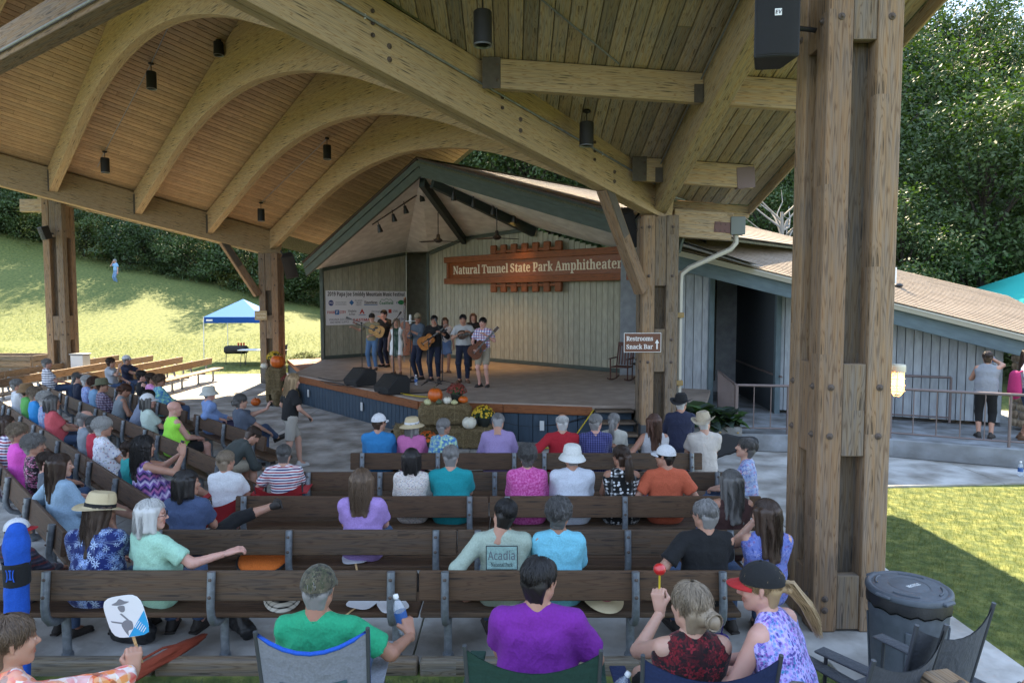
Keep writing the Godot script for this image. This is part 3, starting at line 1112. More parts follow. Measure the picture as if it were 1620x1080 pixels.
func hat_meshes(kind: String) -> Array:
	if hats.has(kind):
		return hats[kind]
	var a := MB.new()
	var b := MB.new()
	var tilt := Transform3D(Basis(Vector3.RIGHT, 0.06).scaled_local(Vector3(0.93, 1, 1.12)), Vector3(0, 0.03, 0.014))
	if kind == "cap":
		var prof := []
		for i in 9:
			var t := i / 8.0 * PI / 2
			prof.append(Vector2(0.1 * cos(t), 0.104 * sin(t)))
		a.lathe(prof, 24, tilt)
		a.ball(Vector3(0, 0.136, 0.014), Vector3(0.008, 0.005, 0.008), 8, 4)
		# brim
		var n := 13
		for lay in 2:
			var r0 := b.v.size()
			for i in n:
				var an := lerpf(-1.15, 1.15, i / float(n - 1))
				var w := cos(an * 1.25)
				for j in 3:
					var r := 0.1 + 0.07 * j / 2.0 * maxf(w, 0.0)
					var p := Vector3(sin(an) * (0.093 + (r - 0.1) * 0.55), 0.034 - sin(an) * sin(an) * 0.016 - j * 0.007, 0.016 - cos(an) * (0.11 + (r - 0.1)))
					b.pt(p - Vector3(0, 0.004 * lay, 0))
			for i in n - 1:
				for j in 2:
					var q := r0 + i * 3 + j
					if lay == 0:
						b.quad(q, q + 3, q + 4, q + 1)
					else:
						b.quad(q, q + 1, q + 4, q + 3)
	else:
		var br: float = {"bucket": 0.155, "fedora": 0.175, "cowboy": 0.2, "sun": 0.18}.get(kind, 0.16)
		var hh: float = {"bucket": 0.1, "fedora": 0.125, "cowboy": 0.13, "sun": 0.1}.get(kind, 0.1)
		var drop: float = {"bucket": -0.055, "fedora": -0.006, "cowboy": 0.0, "sun": -0.035}.get(kind, -0.02)
		var pin := kind in ["fedora", "cowboy"]
		var seg := 36
		var rows := [[br, drop, 0], [br - 0.004, drop + 0.004, 0], [0.13, drop * 0.35 + 0.003, 0], [0.103, 0.004, 1], [0.1, hh * 0.5, 1], [0.09, hh * 0.88, 1], [0.075, hh, 1], [0.04, hh * (0.86 if pin else 1.03), 1], [0.001, hh * (0.8 if pin else 1.04), 1]]
		for r in rows:
			for k in seg + 1:
				var an := TAU * k / seg
				var x: float = cos(an) * r[0]
				var z: float = -sin(an) * r[0]
				var y: float = r[1]
				if r[2] == 0 and r[0] > 0.11:
					if kind == "cowboy":
						y += 0.05 * pow(absf(cos(an)), 2.0) * (r[0] - 0.1) / 0.1 - 0.018 * pow(absf(sin(an)), 2.0) * (r[0] - 0.1) / 0.1
						x *= 0.88
					elif kind == "fedora":
						y += 0.014 * cos(2 * an) * (r[0] - 0.1) / 0.07
				if r[2] == 1 and pin and z < 0 and y > hh * 0.6:
					x *= 0.8
				a.pt(tilt * Vector3(x, y, z))
		for i in rows.size() - 1:
			for k in seg:
				var q := i * (seg + 1) + k
				a.quad(q, q + 1, q + seg + 2, q + seg + 1)
		b.lathe([Vector2(0.1045, 0.008), Vector2(0.1035, 0.036), Vector2(0.1, 0.036)], 30, tilt)
	hats[kind] = [a.commit(), b.commit()]
	return hats[kind]
# ------------------------------------------------------------------ people
func ik(S: Vector3, W: Vector3, l1: float, l2: float, pole: Vector3) -> Array:
	var d := W - S
	var L := minf(d.length(), (l1 + l2) * 0.992)
	var n := d.normalized()
	var a := (l1 * l1 - l2 * l2 + L * L) / (2.0 * L)
	var h := sqrt(maxf(l1 * l1 - a * a, 0.0))
	var q := pole - n * pole.dot(n)
	q = q.normalized() if q.length() > 0.01 else Vector3.DOWN
	return [S + n * a + q * h, S + n * L]
# hand targets in the person's frame (x outward on that side, y above the pelvis, z forward)
const HANDS := {"lap": [0.07, 0.13, 0.33], "thigh": [0.13, 0.10, 0.30], "down": [0.27, -0.16, 0.03], "fold": [-0.06, 0.2, 0.24], "up": [0.04, 0.52, 0.36], "face": [0.02, 0.5, 0.2], "chin": [0.0, 0.46, 0.22], "out": [0.55, 0.36, -0.04], "back": [0.62, 0.33, 0.06], "knee": [0.11, 0.04, 0.42], "side": [0.25, 0.02, 0.12], "reach": [0.16, 0.2, 0.5]}
func person(o: Dictionary) -> Node3D:
	var root := thing("person", o.label, "person", o.p, deg_to_rad(o.get("yaw", 0.0)), o.get("group", ""))
	var sc: float = o.get("h", 1.0)
	var fem: bool = o.get("f", false)
	var w: float = o.get("w", 1.0)
	var sit: bool = o.get("sit", true)
	var cell: float = o.get("cell", 0.022)
	var seat: float = o.get("seat", 0.45)
	var py: float = (seat / sc + 0.105) if sit else 0.93
	var lean := deg_to_rad(o.get("lean", -6.0 if sit else 2.0))
	var tw := deg_to_rad(o.get("tw", 0.0))
	var tb := Basis(Vector3.UP, tw) * Basis(Vector3.RIGHT, -lean) * Basis(Vector3.BACK, deg_to_rad(o.get("tilt", 0.0)))
	var U := tb.y
	var R := tb.x
	var F := -tb.z
	var p0 := Vector3(0, py, 0)
	var sw := (0.146 if fem else 0.166) * (0.6 + 0.4 * w)
	var waist := p0 + U * 0.16
	var chest := p0 + U * 0.335
	var nb := p0 + U * 0.485 + F * 0.005
	var hb := Basis(Vector3.UP, tw + deg_to_rad(o.get("hy", 0.0))) * Basis(Vector3.RIGHT, -(lean * 0.45 + deg_to_rad(o.get("hp", 4.0)))) * Basis(Vector3.BACK, deg_to_rad(o.get("hr", 0.0)))
	var hc := nb + (hb.y * 0.6 + U * 0.4).normalized() * 0.145 - hb.z * 0.022
	var skin: Color = SKIN[o.get("skin", [1, 0, 3, 1, 2][String(root.name).hash() % 5])]
	var body := []
	var top := []
	var low := []
	var ft := 0.78 + 0.1 * (w - 1.0)
	var e := 0.013 + 0.012 * float(o.get("loose", 0.6))
	# trunk
	body.append([p0, chest, 0.112 * w, 0.108, 0.05, 0.0, F, ft])
	body.append([p0 - R * 0.06 * w, p0 + R * 0.06 * w, 0.105 * w, 0.105 * w, 0.05, 0.0, F, 0.9])
	body.append([chest - R * 0.062, chest + R * 0.062, 0.098, 0.098, 0.05, 0.0, F, ft])
	top.append([p0 + U * (0.02 if sit else 0.1), chest, 0.118 * w + e, 0.112 * (0.5 + 0.5 * w) + e, 0.05, 0.0, F, ft])
	top.append([waist - R * 0.045 * w, waist + R * 0.045 * w, 0.108 * w + e, 0.108 * w + e, 0.06, 0.0, F, ft + 0.05])
	if sit or o.get("dress", false):
		top.append([p0 - R * 0.065 * w, p0 + R * 0.065 * w, 0.108 * w + e, 0.108 * w + e, 0.05, 0.0, F, 0.92])
	else:
		top.append([waist, p0 - U * (0.0 if o.get("tucked", false) else 0.05), 0.14 * w + e, 0.165 * w + e, 0.04, 1.0, F, 0.74])
	top.append([chest - R * 0.07 * (0.5 + 0.5 * w), chest + R * 0.07 * (0.5 + 0.5 * w), 0.104 + e, 0.104 + e, 0.05, 0.0, F, ft])
	top.append([nb - U * 0.028 - F * 0.024 - R * 0.035, nb - U * 0.028 - F * 0.024 + R * 0.035, 0.06, 0.06, 0.04])
	if w > 1.12:
		top.append([waist + F * 0.06 * w - R * 0.04, waist + F * 0.06 * w + R * 0.04, 0.11 * w, 0.11 * w, 0.06])
	if fem:
		for s: float in [-1.0, 1.0]:
			top.append([chest + F * 0.055 + R * s * 0.06, chest + F * 0.085 + R * s * 0.062 - U * 0.02, 0.055, 0.06, 0.05])
	low.append([p0 - R * 0.06 * w, p0 + R * 0.06 * w, 0.105 * w + 0.012, 0.105 * w + 0.012, 0.05, 0.0, F, 0.9])
	low.append([p0 - U * 0.02, p0 + U * 0.1, 0.115 * w, 0.112 * w, 0.05, 0.0, F, ft])
	# neck and shoulders
	body.append([nb - U * 0.05, hc - hb.y * 0.05 + hb.z * 0.02, 0.056 if not fem else 0.049, 0.05, 0.03])
	var sl: int = o.get("sl", 1)
	var hands := []
	for s: float in [-1.0, 1.0]:
		var sh := p0 + U * 0.428 + R * s * sw
		var key := "rh" if s > 0 else "lh"
		var tgt = o.get(key, "lap" if sit else "down")
		if tgt is String:
			var q: Array = HANDS[tgt]
			tgt = Vector3(q[0], q[1], q[2])
		var wr := Vector3(s * tgt.x, py + tgt.y, -tgt.z)
		var pole := Vector3(s * 0.75, -0.8, 0.35)
		if o.has(key + "p"):
			var q: Vector3 = o[key + "p"]
			pole = Vector3(q.x * s, q.y, -q.z)
		var jt := ik(sh, wr, 0.285, 0.25, pole)
		var el: Vector3 = jt[0]
		wr = jt[1]
		var fat := 0.75 + 0.25 * w
		body.append([nb + U * 0.005 + R * s * 0.015, sh, 0.04, 0.046, 0.04])
		body.append([sh, el, 0.052 * fat, 0.04 * fat, 0.025])
		body.append([el, wr, 0.041 * fat, 0.027, 0.02])
		top.append([nb - U * 0.012 + R * s * 0.04 - F * 0.008, sh + U * 0.002, 0.036 + e * 0.5, (0.045 if sl > 0 else 0.036) + e * 0.5, 0.05])
		top.append([chest + R * s * 0.06, sh - U * 0.04, 0.09, 0.045 + e * 0.5, 0.04, 0.0, F, 0.8])
		if sl == 1:
			top.append([sh, sh.lerp(el, 0.74), 0.05 * fat + e * 0.5, 0.056 * fat + e, 0.03, 1.0])
		elif sl == 2:
			top.append([sh, el, 0.05 * fat + e * 0.5, 0.046 * fat + e, 0.03])
			top.append([el, el.lerp(wr, 0.93), 0.046 * fat + e, 0.033 + e, 0.02, 1.0])
		elif sl == 3:
			top.append([sh, el, 0.05 * fat + e * 0.5, 0.046 * fat + e, 0.03])
			top.append([el, el.lerp(wr, 0.45), 0.046 * fat + e, 0.044 + e, 0.02, 1.0])
		# hand
		var dir := (wr - el).normalized()
		var fdir: Vector3 = dir
		if o.has(key + "d"):
			var q: Vector3 = o[key + "d"]
			fdir = Vector3(q.x * s, q.y, -q.z).normalized()
		var bk := Vector3(s * 0.35, 1, 0.1)
		if o.has(key + "b"):
			var q: Vector3 = o[key + "b"]
			bk = Vector3(q.x * s, q.y, -q.z)
		var z := -fdir
		var x := bk.cross(z).normalized()
		var hbs := Basis(x, z.cross(x), z)
		if s < 0:
			hbs = Basis(-hbs.x, hbs.y, hbs.z)
		hands.append([Transform3D(hbs, wr + fdir * 0.01), o.get(key + "c", 0.45)])
	# legs
	var feet := []
	var pl: int = o.get("pl", 2)   # 0 bare legs under a skirt or dress, 1 shorts, 2 long
	for s: float in [-1.0, 1.0]:
		var key := "rk" if s > 0 else "lk"
		var hip := p0 + Vector3(s * 0.085 * (0.5 + 0.5 * w), -0.03 if not sit else -0.01, 0)
		var kn := Vector3(s * 0.13, py - 0.0, -0.44)
		var an := Vector3(s * 0.12, 0.09, -0.44)
		if not sit:
			an = Vector3(s * 0.1, 0.09, 0.0)
			kn = ik(hip, an, 0.43, 0.42, Vector3(s * 0.12, 0, -1))[0]
		if o.has(key):
			var q: Vector3 = o[key]
			kn = Vector3(s * q.x, q.y, -q.z)
		key = "ra" if s > 0 else "la"
		if o.has(key):
			var q: Vector3 = o[key]
			an = Vector3(s * q.x, q.y, -q.z)
			if not o.has("rk" if s > 0 else "lk") and not sit:
				kn = ik(hip, an, 0.43, 0.42, Vector3(s * 0.12, 0, -1))[0]
		var fat := 0.7 + 0.3 * w
		body.append([hip, kn, 0.078 * fat, 0.056 * fat, 0.04])
		body.append([kn, kn.lerp(an, 0.4), 0.053 * fat, 0.052 * fat, 0.025])
		body.append([kn.lerp(an, 0.4), an, 0.052 * fat, 0.036, 0.02])
		body.append([an, an + Vector3(0, -0.03, -0.08), 0.034, 0.03, 0.02])
		if pl == 2:
			low.append([hip, kn, 0.086 * fat + 0.008, 0.068 * fat, 0.04])
			low.append([kn, an.lerp(kn, 0.02), 0.068 * fat, 0.054, 0.03, 1.0])
		elif pl == 1:
			low.append([hip, hip.lerp(kn, 0.86), 0.088 * fat + 0.01, 0.084 * fat, 0.04, 1.0])
		elif pl == 3:
			low.append([hip, kn, 0.086 * fat + 0.008, 0.068 * fat, 0.04])
			low.append([kn, kn.lerp(an, 0.5), 0.068 * fat, 0.062, 0.03, 1.0])
		else:
			low.append([hip, hip.lerp(kn, 0.8), 0.1 * fat, 0.11 * fat, 0.12, 1.0])
		var fd := Vector3(s * 0.25, 0, -1).normalized()
		if o.has("foot"):
			fd = o.foot
		var zz := -fd
		var xx := Vector3.UP.cross(zz).normalized()
		var up := Vector3.UP
		if an.y > 0.2:
			var shin := (kn - an).normalized()
			up = shin
			zz = -(Vector3(s * 0.2, 0, -1) - shin * Vector3(s * 0.2, 0, -1).dot(shin)).normalized()
			xx = up.cross(zz).normalized()
			if an.y > 0.35:
				zz = zz.rotated(xx, 0.0)
		feet.append(Transform3D(Basis(xx, up, zz), an - up * 0.088))
	var S := Transform3D(Basis.IDENTITY.scaled(Vector3.ONE * sc), Vector3.ZERO)
	var hs: float = o.get("hs", 1.0)
	var hx := Transform3D(hb.scaled_local(Vector3.ONE * 1.02 * hs), hc)
	var adds := [[HEADF if fem else HEADM, hx]]
	for q in hands:
		adds.append([HAND[1 if q[1] > 0.7 else 0], q[0]])
	var sd: int = root.name.hash() % 1000
	var wob := noise(4.2, sd, 3)
	jobs.append({"n": part(root, "body", null, M.skin, S), "b": body, "cs": cell * 1.1, "amp": 0.0, "w": wob, "adds": adds, "tint": skin})
	if o.get("shirt") and o.get("top", true):
		if o.get("dress", false):
			top.append_array(low)
		jobs.append({"n": part(root, o.get("topname", "dress" if o.get("dress", false) else "shirt"), null, o.shirt, S), "b": top, "cs": cell, "amp": 0.02 if cell < 0.02 else 0.014, "w": wob})
	if not o.get("dress", false):
		jobs.append({"n": part(root, ["skirt", "shorts", "trousers", "trousers"][pl], null, o.get("pants", C.denim), S), "b": low, "cs": cell * 1.1, "amp": 0.01, "w": wob})
	if o.get("shirt") and sl > 0:
		# ribbed neckline
		var cr := MB.new()
		var rg := []
		for k in 21:
			var a := TAU * k / 20
			rg.append(nb - U * (0.006 + 0.016 * cos(a)) + R * sin(a) * 0.066 + F * (cos(a) * 0.062 - 0.004))
		cr.tube(rg, 0.0085, 6, false)
		part(root, "neckline", cr.commit(), o.shirt, S)
	for t in feet:
		part(root, "shoe", SHOE, o.get("shoe", M.shoe_dark), S * t)
	var hst: String = o.get("hair", "short")
	if hst != "none":
		part(root, "hair", hair_mesh(hst), o.get("hc", HC.brown), S * hx * Transform3D(Basis.IDENTITY.scaled(Vector3.ONE * (0.95 if o.has("hat") else 1.0)), Vector3.ZERO))
	if o.has("hat"):
		var q := hat_meshes(o.hat)
		var hxx := hx * Transform3D(Basis(Vector3.RIGHT, deg_to_rad(o.get("hattilt", 0.0))), Vector3(0, 0.004, 0))
		var ht := part(root, "hat", q[0], o.hatm, S * hxx)
		part(ht, "brim" if o.hat == "cap" else "band", q[1], o.get("hatb", o.hatm))
	if o.get("glasses", false):
		var g := MB.new()
		for s: float in [-1.0, 1.0]:
			var ring := []
			for k in 13:
				ring.append(Vector3(s * 0.033 + cos(TAU * k / 12) * 0.023, 0.001 + sin(TAU * k / 12) * 0.017, -0.101))
			g.tube(ring, 0.0022, 5, false)
			g.tube([Vector3(s * 0.056, 0.004, -0.1), Vector3(s * 0.077, 0.004, -0.06), Vector3(s * 0.08, 0.004, 0.015)], 0.0022, 5)
		g.tube([Vector3(-0.01, 0.003, -0.102), Vector3(0.01, 0.003, -0.102)], 0.0022, 5)
		part(root, "glasses", g.commit(), M.black, S * hx)
	root.set_meta("wrists", [S * hands[0][0], S * hands[1][0]])
	root.set_meta("head", S * hx)
	return root

# the bodies and clothes are meshed on all cores, then handed to their nodes
func mesh_job(i: int) -> void:
	var j: Dictionary = jobs[i]
	var mb := MB.new()
	bones_mesh(mb, j.b, j.cs, j.amp, j.w, Vector3(1, 0.6, 1))
	if j.has("tint"):
		for k in mb.c.size():
			mb.c[k] = j.tint
		for q in j.adds:
			mb.add(q[0], q[1], j.tint)
	j["arr"] = mb.arrays()
func run_jobs() -> void:
	var id := WorkerThreadPool.add_group_task(mesh_job, jobs.size(), -1, true)
	WorkerThreadPool.wait_for_group_task_completion(id)
	for j in jobs:
		var m := ArrayMesh.new()
		m.add_surface_from_arrays(Mesh.PRIMITIVE_TRIANGLES, j.arr)
		j.n.mesh = m
	jobs.clear()
# ------------------------------------------------------------------ the open pavilion over the seats
# left and right girders run back from the two stage-side posts and rise 0.2 m per metre
func girder(right: bool, t: float, y := 0.0) -> Vector3:
	var q := Vector2(2.75, 13.0) if right else Vector2(-8.4, 23.9)
	return P(q.x - 0.7071 * t, q.y - 0.7071 * t, 4.42 + 0.2 * t + y)
func nave(s: float, t: float, y := 0.0) -> Vector3:
	return girder(false, t).lerp(girder(true, t), s / 15.6) + Vector3(0, y, 0)
# deck of the right wing: slopes towards the stage
func wing_y(x: float, d: float) -> float:
	return 6.22 - 0.26 * (d - 9.6) - 0.07 * (x + 0.7)
func bolt_mesh() -> Mesh:
	if not boxes.has("bolt"):
		var b := MB.new()
		b.lathe([Vector2(0.001, 0.026), Vector2(0.011, 0.025), Vector2(0.014, 0.02), Vector2(0.015, 0.008), Vector2(0.028, 0.007), Vector2(0.03, 0.003), Vector2(0.03, -0.01)], 10)
		boxes["bolt"] = b.commit()
	return boxes["bolt"]
func bolt(parent: Node, at: Vector3, n: Vector3, sc := 1.0, nm := "bolt") -> void:
	var y := n.normalized()
	var x := y.cross(Vector3(0.3, 0.1, 0.9)).normalized()
	part(parent, nm, bolt_mesh(), M.rust, Transform3D(Basis(x, y, x.cross(y)).scaled_local(Vector3.ONE * sc), at))
func clustered_post(parent: Node, at: Vector3, top: float, yaw: float, sz := 0.64, boot := false) -> Node3D:
	var po := Node3D.new()
	po.name = "post"
	parent.add_child(po, true)
	po.position = at
	po.rotation.y = yaw
	var tw := sz * 0.34
	var off := sz * 0.5 - tw * 0.5
	var H := top - at.y
	for k in 4:
		var x := off if k & 1 else -off
		var z := off if k & 2 else -off
		beam(po, "timber", Vector3(x, 0.0, z), Vector3(x, H, z), tw, tw, [M.post, M.post2, M.post3][(k * 2 + int(at.z)) % 3], Vector3.FORWARD, 0.014)
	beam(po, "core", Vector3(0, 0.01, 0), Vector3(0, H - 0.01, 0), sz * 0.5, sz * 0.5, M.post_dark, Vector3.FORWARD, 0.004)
	# spacer blocks in the four slots
	var g := sz - tw * 2 - 0.006
	for k in 4:
		var dir := Vector3(0, 0, 1).rotated(Vector3.UP, k * PI / 2)
		for q in [[0.02, 0.5], [1.55, 2.35], [H - 1.3, H - 0.02]]:
			var b := dir * (sz * 0.5 - 0.06)
			beam(po, "spacer", b + Vector3(0, q[0], 0), b + Vector3(0, q[1], 0), g, 0.09, M.post2 if k % 2 else M.post3, dir, 0.008)
			for yy in [q[0] + 0.18, q[1] - 0.2]:
				for sx: float in [-1.0, 1.0]:
					bolt(po, dir * (sz * 0.5 + 0.002) + dir.cross(Vector3.UP) * (off * sx) + Vector3(0, yy, 0), dir)
	if boot:
		for k in 4:
			var dir := Vector3(0, 0, 1).rotated(Vector3.UP, k * PI / 2)
			for sx: float in [-1.0, 1.0]:
				var c := dir * (sz * 0.5 + 0.006) + dir.cross(Vector3.UP) * (off * sx)
				beam(po, "boot_plate", c + Vector3(0, 0.01, 0), c + Vector3(0, 0.55, 0), tw, 0.008, M.steel_dark, dir, 0.002)
	return po
func arch_under(s: float) -> float:
	var q := minf(s, 15.6 - s)
	if q < 3.0:
		return 0.40 * q
	var r := q - 3.0
	return 1.2 + 0.40 * (r - r * r / 9.6)
func build_pavilion() -> void:
	var pv := thing("amphitheater_pavilion", "open timber pavilion with curved glulam arches over the bench seating", "pavilion")
	# posts
	clustered_post(pv, P(-8.4, 23.9), 4.5, deg_to_rad(0), 0.66, true)
	clustered_post(pv, P(2.75, 13.0), 4.45, deg_to_rad(0), 0.66, true)
	clustered_post(pv, P(-15.1, 22.9), 6.25, deg_to_rad(0), 0.66)
	clustered_post(pv, P(2.93, 6.1), 6.35, deg_to_rad(0), 0.63)
	# posts behind the viewer carry the rear ends of the girders
	for r in [false, true]:
		var g := girder(r, 10.6)
		clustered_post(pv, Vector3(g.x, 0, g.z), g.y, deg_to_rad(45), 0.64)
	# girders, two plies each
	for r in [false, true]:
		for ply in 2:
			var sd := Vector3(0.7071, 0, 0.7071) * (0.0685 * (1 if ply else -1))
			beam(pv, "girder", girder(r, -0.35, 0.42) + sd, girder(r, 11.2, 0.42) + sd, 0.135, 0.84, M.glulam, Vector3.UP, 0.012)
	# arches
	for t in [0.0, 2.12, 4.24, 6.4, 8.55, 10.7]:
		var A := nave(0.14, t)
		var B := nave(15.46, t)
		var L := (B - A).length()
		var poly := PackedVector2Array()
		var n := 44
		for i in n + 1:
			var s := L * i / n
			poly.append(Vector2(s - L / 2, 0.2 + arch_under(s * 15.6 / L)))
		for i in 3:
			var s: float = [L, L * 0.5, 0.0][i]
			var q := minf(s, L - s)
			poly.append(Vector2(s - L / 2, 0.84 + 0.40 * q))
		var mb := MB.new()
		mb.prism(poly, -0.11, 0.11, along(A, B), 0.012, 0.5)
		# grain follows the length
		for i in mb.uv.size():
			mb.uv[i] = Vector2(mb.uv[i].x, mb.uv[i].y * 4.0)
		part(pv, "arch", mb.commit(), M.glulam2)
		for sx: float in [0.0, 15.6]:
			# steel hangers and bolts where the arch meets the girder
			var c := nave(sx, t)
			var inw := (B - A).normalized() * (1.0 if sx == 0.0 else -1.0)
			for k in 3:
				bolt(pv, c + inw * 0.14 + Vector3(0, 0.35 + k * 0.14, 0) + Vector3(-0.7071, 0, -0.7071) * -0.3, inw, 0.9)
			if t > 0.1:
				beam(pv, "hanger_plate", c + inw * 0.2 + Vector3(0, 0.19, 0) + Vector3(-0.7071, 0, 0.7071) * 0.118, c + inw * 0.2 + Vector3(0, 0.78, 0) + Vector3(-0.7071, 0, 0.7071) * 0.118, 0.14, 0.01, M.plate, Vector3(0.7071, 0, -0.7071))
	# nave decking: boards along the girders, left slope fine, right slope wide
	var deck := Node3D.new()
	deck.name = "nave_ceiling"
	pv.add_child(deck, true)
	var nb := 52
	for k in nb:
		var s := 7.8 * (k + 0.5) / nb
		var y := 0.84 + 0.40 * s + 0.03
		var up := (nave(s + 0.3, 0, y + 0.12) - nave(s, 0, y)).cross(Vector3(-1, 0.28, 1)).normalized()
		up = up if up.y > 0 else -up
		var cut := 3.0 + fmod(k * 3.71, 5.0)
		beam(deck, "plank", nave(s, -3.0, y), nave(s, cut, y), 7.8 / nb * 1.077 - 0.008, 0.045, M.deck[k % 4], up, 0.008)
		beam(deck, "plank", nave(s, cut + 0.004, y), nave(s, 11.6, y), 7.8 / nb * 1.077 - 0.008, 0.045, M.deck[(k * 3 + 1) % 4], up, 0.008)
	for k in 30:
		var s := 7.8 + 7.8 * (k + 0.5) / 30
		var y := 0.84 + 0.40 * (15.6 - s) + 0.03
		beam(deck, "plank", nave(s, -3.0, y), nave(s, 11.6, y), 7.8 / 30 * 1.077 - 0.006, 0.045, M.deck[k % 4], Vector3(-0.28, 1, -0.28) * Vector3(-1, 1, 1), 0.008)
	# roof over the decking
	for right in 2:
		var mb := MB.new()
		var e0 := -0.9 if not right else 15.72
		var y0 := 0.84 + 0.4 * (-0.9 if not right else -0.12) + 0.075
		var y1 := 0.84 + 0.4 * 7.8 + 0.075
		var q := [nave(e0, -3.2, y0), nave(7.8, -3.2, y1), nave(7.8, 11.8, y1), nave(e0, 11.8, y0)]
		slab(mb, q, 0.12)
		part(pv, "roof", mb.commit(), M.shingle)
	# wing roofs
	wing(pv)
	# knee braces with bolted strap plates
	for r in [false, true]:
		var lo := girder(r, 0.5)
		lo.y = 3.05
		var hi := girder(r, 1.65, 0.05)
		beam(pv, "knee_brace", lo, hi, 0.2, 0.24, M.post2, Vector3.UP, 0.012)
		var ax := (hi - lo).normalized()
		for sd: float in [1.0]:
			var off := ax.cross(Vector3(0.7071, 0, 0.7071)).normalized() * 0.0
			var m := lo.lerp(hi, 0.55) + Vector3(0.7071, 0, 0.7071) * 0.108 * sd + off
			var e := hi + ax * 0.42 + Vector3(0.7071, 0, 0.7071) * 0.108 * sd
			if r == false:
				m = lo.lerp(hi, 0.55) + Vector3(0.7071, 0, 0.7071) * 0.108
				e = hi + ax * 0.42 + Vector3(0.7071, 0, 0.7071) * 0.108
			var st := beam(pv, "strap_plate", m, e, 0.008, 0.17, M.plate, Vector3.UP, 0.002)
			for k in 9:
				for j in 2:
					var l := (e - m).length()
					bolt(st, Vector3(-l / 2 + 0.07 + k * (l - 0.14) / 8.0, -0.045 + j * 0.09, 0.004), Vector3(0, 0, 1), 0.55)
	# near brace of the post behind the viewer, top left corner of the view
	beam(pv, "tie_beam", P(-8.3, 9.6, 5.62), P(-2.9, 5.75, 5.62), 0.2, 0.34, M.post, Vector3.UP, 0.014)
	pipe(pv, "conduit", [P(-8.3, 9.45, 5.52), P(-2.9, 5.6, 5.52)], 0.014, M.galv)
	# conduit along the right girder
	var cp := []
	for k in 9:
		cp.append(girder(true, 0.3 + k * 1.3, 0.52) + Vector3(0.7071, 0, 0.7071) * 0.16)
	cp.insert(0, girder(true, 0.1, 0.40) + Vector3(0.7071, 0, 0.7071) * 0.2)
	cp.insert(0, girder(true, -0.2, 0.38) + Vector3(0.35, 0, 0.2))
	pipe(pv, "conduit", cp, 0.017, M.galv)
	block(pv, "junction_box", girder(true, 0.12, 0.40) + Vector3(0.7071, 0, 0.7071) * 0.18, Vector3(0.13, 0.13, 0.09), M.galv, rot(45))
	for t in [1.9, 4.2, 6.5]:
		block(pv, "conduit_clip", girder(true, t, 0.52) + Vector3(0.7071, 0, 0.7071) * 0.15, Vector3(0.02, 0.06, 0.03), M.galv_bright, rot(45))
		for k in 2:
			bolt(pv, girder(true, t - 0.35, 0.18 + k * 0.16) + Vector3(0.7071, 0, 0.7071) * 0.138, Vector3(1, 0, 1), 1.2)
